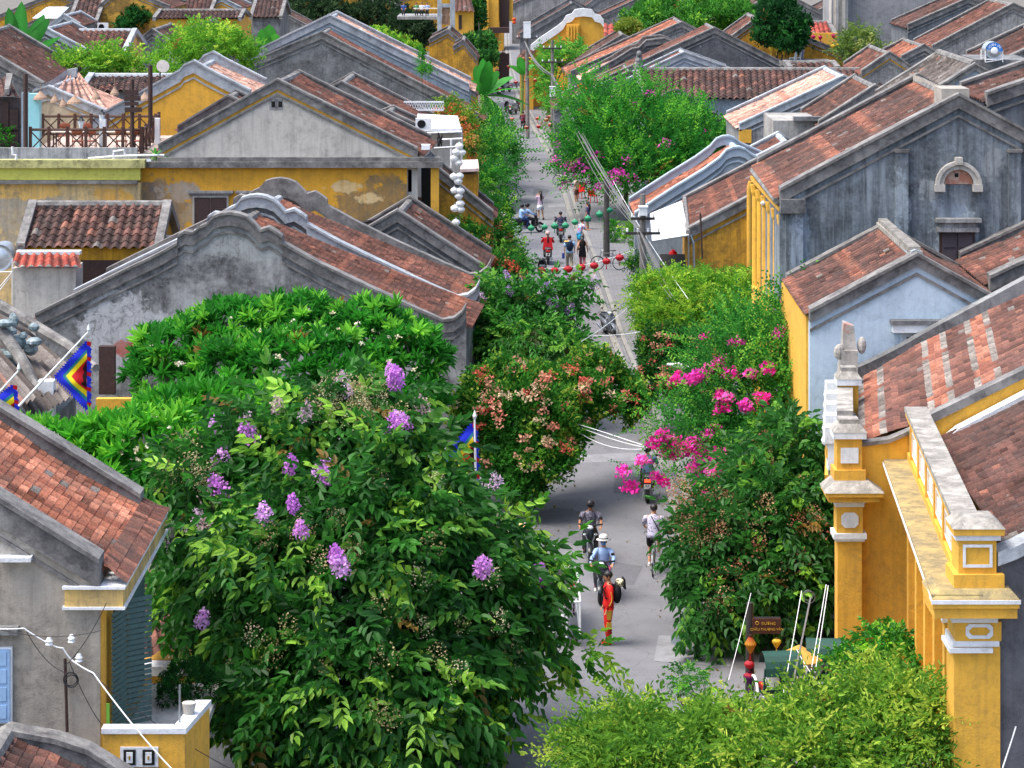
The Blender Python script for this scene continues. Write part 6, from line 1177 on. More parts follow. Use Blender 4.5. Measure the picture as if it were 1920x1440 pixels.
def scooter(label, loc, rz, paint='#15171b', lit=False, plate=None, group=None, big=False, lean=0, basket=False):
    root = thing('motor_scooter', label, 'scooter', loc, group, rz, world=False); root.rotation_euler = (0, lean, rz); pm = simple('paint_'+paint.strip('#'), hexc(paint), .25, 0, .05)
    wheel(root, .62, .27 if big else .25); wheel(root, -.62, .27 if big else .25, .065)
    V, F_ = ringloft([(-.92, .74, .05, .03), (-.80, .70, .12, .10), (-.55, .62, .16, .16), (-.25, .56, .17, .17), (.0, .45, .14, .12), (.08, .40, .12, .06)]); MB().add(V, F_).build('rear_body', pm, root, smooth=True)
    V, F_ = ringloft([(-.72, .80, .12, .02), (-.55, .81, .15, .045), (-.2, .79, .15, .04), (.02, .76, .1, .03)]); MB().add(V, F_).build('seat', SEATM, root, smooth=True)
    MB().hexa([(-.13, -.05, .30), (.13, -.05, .30), (.13, .34, .30), (-.13, .34, .30)], [(-.13, -.05, .36), (.13, -.05, .36), (.13, .34, .36), (-.13, .34, .36)]).build('floorboard', SEATM, root)
    m = MB(); rings = [(.36, .30, .14, .05), (.42, .5, .20, .06), (.40, .72, .22, .07), (.34, .92, .17, .08), (.31, 1.0, .1, .07)]; V = []; seg = 14
    for (y, z, rx, ry) in rings:
        for j in range(seg): q = 2*math.pi*j/seg; V.append((rx*math.cos(q), y+ry*math.sin(q)+.04*(1-abs(math.cos(q))), z))
    F_ = [(i*seg+j, i*seg+(j+1) % seg, (i+1)*seg+(j+1) % seg, (i+1)*seg+j) for i in range(len(rings)-1) for j in range(seg)]+[tuple(range(seg))[::-1], tuple(range((len(rings)-1)*seg, len(rings)*seg))]
    m.add(V, F_); m.build('leg_shield', pm, root, smooth=True)
    m = MB()
    for s in (-1, 1): m.hexa([(s*.04, .5, .62), (s*.15, .47, .86), (s*.17, .465, .84), (s*.05, .5, .56)], [(s*.04, .53, .62), (s*.15, .50, .86), (s*.17, .495, .84), (s*.05, .53, .56)])
    m.build('shield_trim', CHROME, root)
    V, F_ = ringloft([(.34, .52, .05, .02), (.5, .55, .07, .03), (.66, .54, .07, .03), (.82, .44, .06, .03), (.9, .34, .04, .02)]); MB().add(V, F_).build('front_mudguard', pm, root, smooth=True)
    m = MB(); m.tube([(0, .40, .6), (0, .34, 1.02)], .03, 8); 
    for s in (-1, 1): m.tube([(s*.075, .62, .25), (s*.075, .5, .58), (0, .42, .75)], .02, 6)
    m.build('fork', METAL, root)
    m = MB(); m.tube([(-.33, .26, 1.03), (-.16, .33, 1.02), (0, .34, 1.0), (.16, .33, 1.02), (.33, .26, 1.03)], .022, 8); m.build('handlebar', RUB, root)
    m = MB(); m.ball((0, .38, .98), .14, .1, .085, 12, 8); m.build('handlebar_cowl', pm, root, smooth=True); m = MB(); m.ball((0, .45, .98), .085, .05, .055, 12, 6); m.build('headlight', HEADL, root, smooth=True)
    for s in (-1, 1):
        m = MB(); m.tube([(s*.2, .32, 1.03), (s*.27, .34, 1.2)], .008, 5); m.ball((s*.28, .34, 1.22), .055, .015, .04, 10, 5); m.build('mirror', SEATM, root)
        m = MB(); m.ball((s*.15, .47, .80), .045, .03, .025, 8, 5); m.build('indicator', HEADL, root)
    m = MB(); m.box(-.09, .09, -.95, -.90, .67, .75); m.build('tail_light', TAILON if lit else TAILR, root)
    m = MB(); m.hexa([(-.06, -.9, .3), (.06, -.9, .3), (.08, -.86, .64), (-.08, -.86, .64)], [(-.06, -.87, .3), (.06, -.87, .3), (.08, -.8, .64), (-.08, -.8, .64)]); m.build('rear_mudguard', SEATM, root)
    p = MB().box(-.1, .1, -.925, -.915, .47, .61).build('number_plate', PLATE, root)
    if plate:
        for i, t in enumerate(plate): text_mesh(t, .075, BLKP, p, (0, -.93, .57-.068*i), (R(90), 0, 0))
    m = MB(); m.tube([(.17, -.1, .25), (.2, -.5, .27), (.2, -.88, .36)], [.03, .05, .055], 8); m.build('exhaust', METAL, root)
    m = MB(); m.tube([(-.1, -.05, .3), (-.16, -.3, .03)], .012, 5); m.box(-.12, .12, -.45, -.05, .2, .4); m.build('engine', METAL, root)
    m = MB(); m.tube([(-.12, -.6, .78), (-.13, -.9, .84), (.13, -.9, .84), (.12, -.6, .78)], .014, 6); m.build('grab_rail', METAL, root)
    if basket:
        m = MB(); 
        for z in (.72, .82, .95): m.tube([(-.15, .52, z), (-.15, .74, z), (.15, .74, z), (.15, .52, z), (-.15, .52, z)], .008, 5)
        for k in range(7): m.tube([(-.15+.05*k, .74, .72), (-.15+.05*k, .74, .95)], .005, 4)
        m.build('basket', SEATM, root)
    return root
def bicycle(label, loc, rz, col='#2a2c30', group=None, basket=False, lean=0):
    root = thing('bicycle', label, 'bicycle', loc, group, rz, world=False); root.rotation_euler = (0, lean, rz); pm = simple('paint_'+col.strip('#'), hexc(col), .35)
    for y in (.54, -.52):
        t = MB().torus((0, y, .335), .32, .019, 'x', 30, 6).build('tyre', RUB, root, smooth=True); m = MB(); m.torus((0, y, .335), .30, .008, 'x', 28, 5)
        for k in range(16): a = 2*math.pi*k/16; m.tube([(0, y, .335), (0, y+.3*math.cos(a), .335+.3*math.sin(a))], .0025, 3, cap=False)
        m.tube([(-.04, y, .335), (.04, y, .335)], .022, 8); m.build('spokes_and_rim', METAL, t)
    m = MB(); bb = (0, -.08, .3); st = (0, -.2, .80); hd_ = (0, .38, .82)
    for a, b in ((bb, st), (bb, (0, .42, .68)), (st, hd_), (st, (0, -.52, .335)), (bb, (0, -.52, .335)), ((0, .36, .9), (0, .42, .62)), ((0, .42, .62), (0, .54, .335))): m.tube([a, b], .017, 7)
    m.build('frame', pm, root)
    m = MB(); m.tube([(0, -.2, .8), (0, -.22, .92)], .014, 6); V, F_ = ringloft([(-.36, .94, .09, .03), (-.24, .945, .08, .03), (-.08, .94, .025, .02)]); m.add(V, F_); m.build('saddle', SEATM, root)
    m = MB(); m.tube([(-.27, .22, .98), (-.2, .34, 1.0), (0, .38, .98), (.2, .34, 1.0), (.27, .22, .98)], .013, 6); m.tube([(0, .36, .88), (0, .38, .99)], .013, 6); m.build('handlebar', METAL, root)
    m = MB(); m.torus(bb, .085, .008, 'x', 18, 5); m.tube([(-.1, -.08, .46), (-.05, -.08, .3), (.05, -.08, .3), (.1, -.08, .14)], .01, 5); m.box(-.14, -.07, -.13, -.03, .45, .47); m.box(.07, .14, -.13, -.03, .13, .15); m.build('crankset', METAL, root)
    m = MB(); m.tube([(0, -.9, .45), (0, -.8, .62), (0, -.55, .7), (0, -.3, .62)], .016, 5); m.tube([(-.06, -.8, .74), (-.06, -.3, .74), (.06, -.3, .74), (.06, -.8, .74), (-.06, -.8, .74)], .008, 5); m.build('rear_rack', METAL, root)
    if basket:
        m = MB()
        for z in (.72, .84, .97): m.tube([(-.16, .44, z), (-.16, .68, z), (.16, .68, z), (.16, .44, z), (-.16, .44, z)], .007, 5)
        for k in range(9): m.tube([(-.16+.04*k, .68, .72), (-.16+.04*k, .68, .97)], .004, 4)
        m.build('basket', METAL, root)
    return root
# --- street actors
g = lambda x, y: G(x, y)
redm = cm('#c4201c', .55); r_, p_, T_, h_ = person('standing person in a red costume with yellow leg panels and a dark backpack', g(1141, 1208), R(98), 'stand', top='#c4201c', bottom='#c4201c', sleeve='long', shoes='#b81c18', near=True, skin=SKIND, headturn=.15, H=1.74)
m = MB()
for s in (-1, 1):
    for z0, z1, w0, w1 in ((.62, .84, .03, .05), (.40, .56, .05, .04)): m.hexa([(s*.175, -w0, z0), (s*.175, w0+.03, z0), (s*.19, w1+.03, z1), (s*.19, -w1, z1)], [(s*.13, -w0, z0), (s*.13, w0+.03, z0), (s*.14, w1+.03, z1), (s*.14, -w1, z1)])
m.build('leg_panel', cm('#c79f3a'), r_); m = MB()
for z in (.36, .30): m.torus((-.1, .01, z), .072, .012, 'z', 16, 5)
m.build('knee_band', cm('#8a1512'), r_)
m = MB(); m.tube([(-.31, .0, 1.30), (-.30, -.03, 1.2), (-.305, -.02, 1.08), (-.30, .03, .98)], .012, 6); m.build('sleeve_stripe', cm('#d9a040'), r_)
backpack(r_, T_, '#1a1a1e', .19, .5); m = MB(); m.ball(tuple(T_(.52, 0, -.27)), .15, .12, .10, 12, 6); m.build('rolled_scarf', pattern_mat('striped_scarf', '#c9c3a0', '#4a4a3c', 12), r_, smooth=True)
MB().hexa([(-.14, -.40, 1.32), (.12, -.40, 1.32), (.12, -.38, 1.56), (-.14, -.38, 1.56)], [(-.14, -.36, 1.32), (.12, -.36, 1.32), (.12, -.34, 1.56), (-.14, -.34, 1.56)]).build('black_folder', cm('#1c1c1e'), r_)
sc = g(1131, 1122); scooter('dark electric scooter ridden by the woman in the pale blue shirt', sc, R(172), '#22252b', basket=True)
person('scooter rider in pale blue shirt, pink trousers, sun hat and blue face mask', sc, R(172), 'ride', top='#8fa9cf', bottom='#c0568c', sleeve='long', hat='sunhat', hair='short', shoes='#d8d2cc', near=True, female=True, H=1.66)
sc = g(1107, 1050); scooter('black scooter with chrome V on its front shield, heading toward the viewer', sc, R(178), '#15171b', big=True)
person('person in a checked short-sleeved shirt and black helmet riding the black scooter', sc, R(178), 'ride', topm=pattern_mat('checked_shirt', '#4b4654', '#7d7a86', 30, .5), bottom='#23262e', sleeve='short', hat='helmet', near=True, skin=SKIND)
bc = g(1226, 1072); bicycle('grey bicycle ridden by the person in the speckled white shirt', bc, R(-6), '#8f9496', basket=True)
r_, p_, T_, h_ = person('person in a speckled white shirt and black shorts cycling away beside the right kerb', bc, R(-6), 'cycle', topm=pattern_mat('speckled_shirt', '#b9b4c6', '#5f5c70', 26, .56), bottom='#141417', legs='short', shoes='#c9c6c4', near=True, H=1.76)
m = MB(); m.tube([T_(.52, -.08, .02), T_(.48, -.06, -.12), T_(.25, .08, -.14), T_(.1, .17, -.05)], .012, 6); m.build('shoulder_strap', cm('#18181a'), r_)
sc = g(1214, 934); scooter('black scooter with lit red tail lamp and white plate, half hidden by pink blossoms', sc, R(-3), '#15171b', lit=True, plate=('78-E1', '117.46'), big=True)
person('person in a denim-blue shirt with orange-brown shoes riding away under the pink blossoms', sc, R(-3), 'ride', top='#5b7390', bottom='#4a3a30', sleeve='long', hat='helmet', shoes='#a8602c', near=True)
person('person in a conical hat at the left edge of the road, mostly behind leaves', (.22, 69, 0), R(200), 'stand', top='#b07a78', hat='conical', bottom='#3a3a44', near=True, H=1.6)
person('dark-haired person in red, white and blue beside the person in the conical hat', (.42, 69.3, 0), R(30), 'stand', topm=pattern_mat('tricolour_top', '#b02a34', '#e4e4ea', 6, .5, '#26345e'), hair='tail', bottom='#2a2a30', near=True, female=True, H=1.6)
scooter('grey and black motorbike parked alone on the kerb in the middle distance', g(1143, 628), R(195), '#6d7480', big=True, lean=.12)
# middle distance
person('person in a lilac top and short white skirt raising a camera in the road', g(1013, 412), R(20), 'photo', top='#b9a2b8', botm=pattern_mat('striped_skirt', '#dfe3ea', '#9aa2b0', 10), legs='skirt', hair='long', female=True, H=1.64)
sc = g(992, 436); scooter('black motorbike turned sideways carrying two people in blue', sc, R(-72), '#17181c', big=True)
person('front rider in pale blue with a dark helmet on the sideways motorbike', sc, R(-72), 'ride', top='#7d9cc4', sleeve='long', hat='helmet'); person('pillion rider in light blue behind the helmeted rider on the sideways motorbike', sc, R(-72), 'pillion', top='#8db0dc', sleeve='short', hat='helmet', bottom='#1f2c5a', H=1.6)
sc = g(1051, 452); scooter('black scooter with white plate ridden by the person in dark blue', sc, R(0), '#17181c', plate=('78-H1', '029.17')); person('person in a dark blue jacket riding a scooter away up the road, seen from behind', sc, 0, 'ride', top='#3a3f56', sleeve='long', bottom='#1c1c22')
sc = (CX*0+(1027-960)*132.5/5000, 132.5, 0); scooter('dark red scooter under the rider in the flared red jacket', sc, 0, '#3a1416'); r_, p_, T_, h_ = person('scooter rider in a wide red jacket and pale helmet with black ponytail', sc, 0, 'ride', top='#a81c24', sleeve='long', hat='helmet', extra={'helmet': '#c9a6a0'}, female=True)
MB().tube([h_+V3(0, -.1, .06), T_(.42, 0, -.17), T_(.2, 0, -.17)], [.04, .04, .02], 8).build('ponytail', HAIR, r_); m = MB(); m.hexa([(-.27, -.42, .72), (.27, -.42, .72), (.24, -.05, .78), (-.24, -.05, .78)], [(-.19, -.26, 1.28), (.19, -.26, 1.28), (.17, -.1, 1.3), (-.17, -.1, 1.3)]); m.build('jacket_hem', cm('#a81c24'), r_)
scooter('dark scooter with a white plate parked behind the row of red lanterns', (1.43, 126, 0), 0, '#1b1b1f', plate=('78-K1', '053.12'))
r_, p_, T_, h_ = person('person in a pale blue shirt with a navy backpack and a blue bag, walking away', g(1068, 508), R(4), 'walk', top='#9cc0e4', bottom='#8d8674', H=1.74); backpack(r_, T_, '#182338', .17, .5); MB().box(-.36, -.24, -.05, .08, .6, .86).build('hand_bag', cm('#2a3f8a'), r_); MB().lathe([(.13, 0), (.13, .01), (.06, .05)], (-.16, -.05, 1.42), 12).build('straw_hat', cm('#c9a860'), r_)
r_, p_, T_, h_ = person('long-haired person in black top and pink trousers walking beside the navy backpack', g(1092, 506), R(-3), 'walk', top='#161418', bottom='#b06a70', hair='long', sleeve='none', female=True, H=1.7)
MB().hexa([(-.19, -.13, .66), (.19, -.13, .66), (.19, .13, .66), (-.19, .13, .66)], [(-.17, -.13, .92), (.17, -.13, .92), (.17, .13, .92), (-.17, .13, .92)]).build('shorts', cm('#161418'), r_)
person('person in a bright floral shirt and teal shorts leaning over beside the kerb', (3.45, 137.5, 0), R(-60), 'bend', topm=pattern_mat('floral_shirt', '#3f9ac9', '#c0556a', 14, .5, '#e4d9e0'), bottom='#2f9bc0', legs='short', H=1.66)
person('person in a dark blue patterned dress standing on the pavement edge', g(1102, 434), R(70), 'stand', topm=pattern_mat('dark_dress', '#2b3256', '#6d5a78', 12), bottom='#3e5a86', legs='skirt', hair='long', female=True, H=1.62)
person('bare-legged person half hidden under the bougainvillea next to the red chairs', g(1081, 382), R(60), 'stand', top='#d0b8b0', bottom='#6a4a40', legs='short', H=1.66)
# farther up
r_, p_, T_, h_ = person('street vendor with a red flower basket beside the left trees', g(967, 320), R(10), 'stand', top='#26262a', bottom='#5a1c22', hat='helmet'); 
sc = g(969, 322); bicycle('bicycle loaded with red and green wares left of the road', sc, R(8), '#30303a'); 
bc = g(981, 250); bicycle('bicycle ridden by the distant cyclist in dark red', bc, R(-5), '#2a2a2e'); person('distant cyclist in dark red bending over the handlebar', bc, R(-5), 'cycle', top='#5a1c2c', bottom='#241a1e', sleeve='long')
for k, (x, y, c, lab) in enumerate(((952, 212, '#26262c', 'dark scooter parked left at the far bend'), (963, 214, '#8e9298', 'pale scooter parked at the far bend, middle of three'), (972, 208, '#1c1c20', 'black scooter parked right at the far bend'))): scooter(lab, g(x, y), R([15, -20, 10][k]), c)
crowd = [(908, 128, '#b9b4c4', 0), (915, 131, '#8a8798', 1), (922, 127, '#d0ccd4', 0), (929, 132, '#55545c', 1), (936, 128, '#9d98b0', 1), (943, 121, '#17171a', 0), (925, 150, '#c08a90', 1), (932, 152, '#d8d2d8', 0), (918, 152, '#7d4a5a', 1)]
for k, (x, y, c, fm) in enumerate(crowd): person(['far walker in lilac-white, leftmost of the distant crowd', 'far walker in grey, second from left in the distant crowd', 'far walker in a whitish shirt in the distant crowd', 'far walker in dark grey in the distant crowd', 'far walker in pale violet at the right of the distant crowd', 'tall far figure in black standing by the dark shop front', 'far walker in dusty pink, nearer than the crowd', 'far walker in white, nearer than the crowd', 'far walker in plum, nearest left of the crowd'][k], g(x, y), rng.uniform(0, 6), 'walk' if k % 2 else 'stand', top=c, bottom='#3a3a44', female=bool(fm), group='distant walkers')
scooter('distant row scooter left of the crowd on the road edge', g(928, 176), R(30), '#7a1f24'); scooter('distant dark scooter below the banana leaves', g(940, 180), R(-10), '#202024'); scooter('distant silver scooter beside the dark one', g(950, 172), R(25), '#9a9ca2')
person('person in blue leaning at the dark balcony opening above the creeper', (P(803, 0, 108.6)[0], 108.9, 3.42), R(170), 'stand', top='#3a6aa8', hair='tail', female=True, H=1.6)
person('person in pale blue standing on the garden terrace near the yellow lanterns', (P(1505, 0, 197)[0], 197, P(0, 118, 197)[2]), R(90), 'stand', top='#a9b6d0', bottom='#8a94b0', H=1.65)
# ================================================================ LANTERNS
def lantern_proto(shade, cap='#2a2420', tassel=None, kind='round', top=None):
    root = thing('lantern', 'x', 'lantern', (0, 0, 0), world=False); m = MB(); seg = 14
    prof = {'round': [(.03, -.15), (.12, -.12), (.19, -.03), (.19, .04), (.12, .12), (.04, .145)], 'onion': [(.02, -.2), (.1, -.1), (.18, .05), (.17, .11), (.08, .16), (.03, .17)], 'diamond': [(.02, -.24), (.15, 0), (.14, .03), (.03, .2)], 'long': [(.05, -.2), (.13, -.15), (.14, .1), (.06, .18)]}[kind]
    V = []; C_ = []; a = np.array(hexc(shade)); b = np.array(hexc(top or shade))
    for i, (r, z) in enumerate(prof):
        for j in range(seg*2):
            q = 2*math.pi*j/(seg*2); rr = r*(1 if j % 2 == 0 else .93); V.append((rr*math.cos(q), rr*math.sin(q), z)); C_.append(a if z < .06 else b)  # green, red and small tops: sunlight painted paler; purple and diamond two-tone
    s2 = seg*2; k = len(prof); m.add(V, [(i*s2+j, i*s2+(j+1) % s2, (i+1)*s2+(j+1) % s2, (i+1)*s2+j) for i in range(k-1) for j in range(s2)]+[tuple(range(s2))[::-1], tuple(range((k-1)*s2, k*s2))], np.array(C_)); m.build('shade', LANT, root)
    m = MB(); zt = prof[-1][1]; m.lathe([(.05, zt), (.05, zt+.03), (.015, zt+.04)], seg=10); m.tube([(0, 0, zt+.03), (0, 0, zt+.12)], .006, 4); m.build('cap', cm(cap), root)
    if tassel: m = MB(); m.lathe([(.004, prof[0][1]), (.02, prof[0][1]-.04), (.028, prof[0][1]-.2), (.0, prof[0][1]-.2)], seg=8); m.build('tassel', cm(tassel), root)
    return root
LANT = attr_mat('lantern_silk', .6, .35, .08, spec=.3)
def strand(protos, pts, d, label, group, sc=1.0, dd=None):
    for i, (x, y) in enumerate(pts):
        pr = protos[i % len(protos)]; di = dd[i] if dd else d; p = P(x, y, di)
        o = copy_tree(pr, p, rng.uniform(0, 6), label if isinstance(label, str) else label[i], group, sc*rng.uniform(.93, 1.07))
protos = {k: lantern_proto(*v) for k, v in dict(white=('#e9ebea', '#c9c9c9', None, 'round'), green=('#2f8f68', '#7fd0a8', '#2f8f68', 'round', '#4fb58a'), red=('#b5202c', '#5a1a1a', '#b5202c', 'round', '#c8404a'), small=('#b53a3c', '#4a2020', '#b53a3c', 'round', '#d9b0a4'), pink=('#c4246a', '#5a1a3a', '#c4246a', 'onion'), yellow=('#d9b73a', '#6a5a20', '#d9b73a', 'onion'), orange=('#d8662a', '#5a2a1a', None, 'round'), purple=('#6a2a6e', '#3a1a3a', '#6a2a6e', 'onion', '#a82a3a'), diamond=('#c98a2a', '#3a2a1a', '#8a1a1a', 'diamond', '#a8282a')).items()}
ords = ['topmost', 'second', 'third', 'fourth', 'fifth', 'sixth', 'seventh', 'eighth', 'ninth', 'tenth', 'eleventh', 'twelfth', 'thirteenth', 'fourteenth', 'lowest']
strand([protos['white']], [(861,274),(856,285),(866,286),(851,297),(860,306),(851,331),(862,330),(859,340),(852,357),(863,358),(860,368),(863,382),(853,391),(864,393),(855,417)], 106.6, [f'white silk lantern, {o} from the top in the hanging column at the balcony corner' for o in ords], 'white lanterns in a hanging column', .88)
strand([protos['green']], [(996,428),(1021,426),(1040,424),(1060,423),(1078,417),(1102,410),(1124,402),(1142,394)], 134, [f'green silk lantern, {o} from the left in the strand across the road' for o in ['first']+ords[1:8]], 'green lanterns strung over the road', .95)
strand([protos['red']], [(1015,507),(1040,507),(1065,505),(1090,501),(1114,498),(1137,490),(1162,483)], 118, [f'red silk lantern, {o} from the left in the strand before the bicycle' for o in ['first']+ords[1:7]], 'red lanterns strung over the road', 1.0)
far_l = [(917,135),(932,132),(954,125),(967,154),(986,152),(1004,150),(942,224),(960,223),(1008,222),(1030,219),(1044,219),(1024,225),(917,234),(925,234),(942,237),(964,239),(987,239),(1010,237),(1032,234),(1053,230)]
strand([protos['small']], far_l, 190, 'small red lantern with its sunlit top painted pale strung high over the far road', 'small red lanterns over the far road', .95, dd=[240]*3+[222]*3+[196]*6+[190]*8)
strand([protos['orange']], [(964,36),(964,42),(1088,161),(1094,164),(1100,167),(1053,165)], 170, ['orange lantern, upper of two by the far balcony house', 'orange lantern, lower of two by the far balcony house', 'orange-red lantern, left of three under the pink tiled eave', 'orange-red lantern, middle of three under the pink tiled eave', 'orange-red lantern, right of three under the pink tiled eave', 'orange-red lantern hanging beside the light street tree'], 'orange lanterns', 1.0, dd=[250, 250, 172, 172, 172, 185])
strand([protos['pink']], [(1525,70),(1538,71),(1563,68),(1526,83),(1539,82)], 203, 'bright pink lantern on the yellow garden wall', 'pink lanterns on the garden wall', 1.0)
strand([protos['yellow']], [(1446,92),(1456,92),(1470,98),(1481,98),(1562,88),(1571,86),(1608,94)], 196, 'yellow lantern hanging over the garden terrace', 'yellow lanterns over the garden terrace', 1.1)
strand([protos['yellow'], protos['white']], [(1437,382),(1431,381),(1452,397),(1443,393),(1460,408),(1456,405)], 82, ['upper yellow lantern under the eave of the columned front', 'upper white lantern under the eave of the columned front', 'middle yellow lantern under the eave of the columned front', 'middle white lantern under the eave of the columned front', 'lower yellow lantern under the eave of the columned front', 'lower white lantern under the eave of the columned front'], 'yellow and white lanterns under the columned eave', .5)
strand([protos['diamond']], [(1407,1208)], 59, 'gold and red diamond lantern hanging on the dark sign pole', None, .85)
strand([protos['red']], [(1405,1246)], 59, 'red lantern below the diamond one on the dark sign pole', None, .6)
strand([protos['purple']], [(1405,1272)], 59, 'purple and red lantern, lowest on the dark sign pole', None, .75)
strand([protos['yellow']], [(1456,1206)], 59.5, 'pale yellow lantern hanging below the street name sign', None, .6)
for o in protos.values():
    for c in list(o.children): bpy.data.objects.remove(c)
    bpy.data.objects.remove(o)
def cable(name, label, pts, r=.02, sag=.3, mat=None, seg=10, cat='cable', group=None, n=1, spread=.12):
    root = None; m = MB()
    for j in range(n):
        o = Vector((rng.uniform(-1, 1), rng.uniform(-1, 1), rng.uniform(-1, 1)))*spread if n > 1 else Vector((0, 0, 0)); path = []; sg = sag*(1+.5*rng.uniform(-1, 1) if n > 1 else 1)
        for a, b in zip(pts[:-1], pts[1:]):
            a, b = Vector(a), Vector(b)
            for i in range(seg): t = i/seg; path.append(a.lerp(b, t)+o*(.3+math.sin(math.pi*t)*.7)-Vector((0, 0, sg*4*t*(1-t))))
        path.append(Vector(pts[-1])+o*.3); m.tube(path, r, 5)
    return tag(m.build(name, mat or WIREM), label, cat, group)
WIREM = simple('grey_cable_sheath', hexc('#6d6b6a'), .6); WIREB = simple('black_cable_sheath', hexc('#222224'), .6)
cable('cable', 'thin cord carrying the green lanterns', [P(990,424,134),P(1060,418,134),P(1145,388,134)], .008, .05); cable('cable', 'pale cord carrying the red lanterns to the pole', [P(1005,502,118),P(1065,501,118),P(1137,486,118),P(1192,466,118)], .012, .04, WHITEM)
cable('cable', 'cord of the small red lanterns over the far road', [P(905,228,190),P(1060,224,190)], .012, .25); cable('cable', 'upper cord of small red lanterns over the far road', [P(935,218,196),P(1052,213,196)], .012, .15)
cable('cable', 'vertical cord holding the white lantern column', [P(862,268,106.6),P(862,425,106.6)], .012, 0)
# poles
def pole(label, base, h, r, arms=(), box=None, mat=None):
    t = thing('utility_pole', label, 'pole', base); x, y, z = base; MB().lathe([(r, 0), (r*.7, h), (0.01, h+.01)], base, 10).build('pole', mat or POLEM, t)
    for (hz, w, off) in arms:
        MB().box(x-w/2+off, x+w/2+off, y-r-.06, y-r+.02, hz-.05, hz+.05).build('crossarm', METALD, t); m = MB()
        for k in (-.45, -.15, .15, .45): m.lathe([(.03, 0), (.045, .04), (.03, .08), (.045, .12), (.01, .15)], (x+off+k*w, y-r-.02, hz+.05), 8)
        m.build('insulators', WHITEM, t)
    if box: (hz, w, hh) = box; MB().box(x-w/2, x+w/2, y-r-.35, y-r, hz, hz+hh).box(x-w/2-.03, x+w/2+.03, y-r-.38, y-r+.02, hz+hh, hz+hh+.04).build('meter_box', WHITEM, t)
    return t
POLEM = plaster('pole_concrete', hexc('#7a7672'), hexc('#3a3836'), .7, scale=2); DPOLE = plaster('dark_pole_concrete', hexc('#4a4744'), hexc('#242322'), .7, scale=2); METALD = simple('rusty_dark_steel', hexc('#3f3a38'), .6, .4)
pole('dark concrete pole on the right kerb by the green lanterns', (4.75, 134, 0), 4.1, .17, (), None, DPOLE)
pole('pole with a white meter box and two crossarms beside the white awning', (4.9, 100, 0), 6.9, .15, ((6.0, .9, 0), (5.45, 1.3, 0)), (6.15, .3, .3))
pole('tall dark pole among wires before the light street trees', (2.95, 195, 0), 8.0, .14, ((7.4, 1.4, 0), (6.4, 1.6, 0)), (3.9, .4, .7))
pole('far pole with a white transformer box where the street bends', (1.25, 221, 0), 7.6, .17, ((6.9, 1.8, 0),), (6.9, .6, 1.3))
pole('slim grey pole near the ochre shop front', (1.2, 205, 0), 4.6, .16)
t = pole('dark sign pole standing at the corner of the side road', (5.28, 59.2, 0), 2.2, .11, (), None, METALD)
A_ = P(1035, 140, 195); B_ = P(1197, 430, 100); C_ = P(1420, 760, 72); D_ = P(985, 78, 221)
cable('cable_bundle', 'thick bundle of pale wires sweeping from the bend down to the meter-box pole', [D_, A_], .03, .5, n=5, spread=.25); cable('cable_bundle', 'bundle of sagging wires passing over the bougainvillea to the meter-box pole', [A_, B_], .016, 1.0, n=6, spread=.3)
cable('cable_bundle', 'bundle of grey wires running from the meter-box pole into the lime-green tree', [B_, P(1262,560,93)], .011, .25, n=7, spread=.3); cable('cable', 'single white wire crossing in front of the white awning', [P(1150,340,108), P(1290,560,92)], .009, .15, WHITEM)
cable('cable', 'thin wire arcing from the pole to the tiled roof corner', [B_, P(1215,372,116)], .012, .3); cable('cable', 'wires crossing between the creeper and the bougainvillea over the road', [P(1060,790,79), P(1210,838,74)], .012, .1, WHITEM, n=3, spread=.2)
cable('cable', 'thin white wire low over the parked motorbike', [P(1090,640,88), P(1195,560,96)], .01, .1, WHITEM); cable('cable', 'horizontal pale wire in front of the parked motorbike', [P(1080,627,90), P(1200,622,90)], .01, .08, WHITEM)
for k, (a, b, lab) in enumerate((((1408,1112),(1366,1275),'thin white stay wire left of the street name sign'), ((1503,1108),(1466,1315),'white stay wire passing the parked cyclos'), ((1520,1120),(1478,1320),'bunched grey cable beside the cyclo stay wire'), ((1549,1096),(1521,1256),'white rope along the edge of the ochre pier'), ((1553,1098),(1528,1262),'second white rope beside the ochre pier'), ((1494,1218),(1528,1272),'short white wire running down toward the feathery tree'))):
    cable('cable', lab, [P(*a, 58), P(*b, 55.5)], [.007, .009, .022, .009, .009, .009][k], .03, WHITEM if k != 2 else WIREM)
tag(MB().torus(P(1515,1116,58), .11, .008, 'y', 20, 5).torus(P(1517,1120,58), .13, .008, 'y', 20, 5).build('cable_coil', WIREM), 'wire coil hooked on the cables beside the ochre pier', 'cable')
d = 47.4; cable('power_cable', 'thick white cable looping across the foreground corner house wall', [P(-30,1178,d), P(45,1178,d), P(95,1208,d), P(118,1215,d), P(135,1238,d), P(175,1262,d-.3), P(250,1360,d-.8), P(325,1445,d-1.2)], .014, .015, WHITEM, 5)
for a, b, lab in (((50,1185),(120,1260),'thin black wire left of the iron pole on the corner house'), ((200,1130),(120,1250),'thin black wire from the eave to the iron pole'), ((130,1240),(200,1370),'black wires drooping right of the iron pole'), ((150,1245),(430,1440),'long thin black wire across the yellow balcony'), ((0,1180),(190,1182),'black wire running level along the corner house wall')): cable('power_cable', lab, [P(*a, d), P(*b, d-.2)], .008, .12, WIREB)
tag(MB().torus(P(133,1275,d), .13, .012, 'y', 20, 5).torus(P(134,1277,d), .11, .012, 'y', 20, 5).torus(P(132,1273,d), .12, .01, 'y', 20, 5).build('cable_coil', WIREB), 'black cable coil hanging on the corner house wall', 'cable')
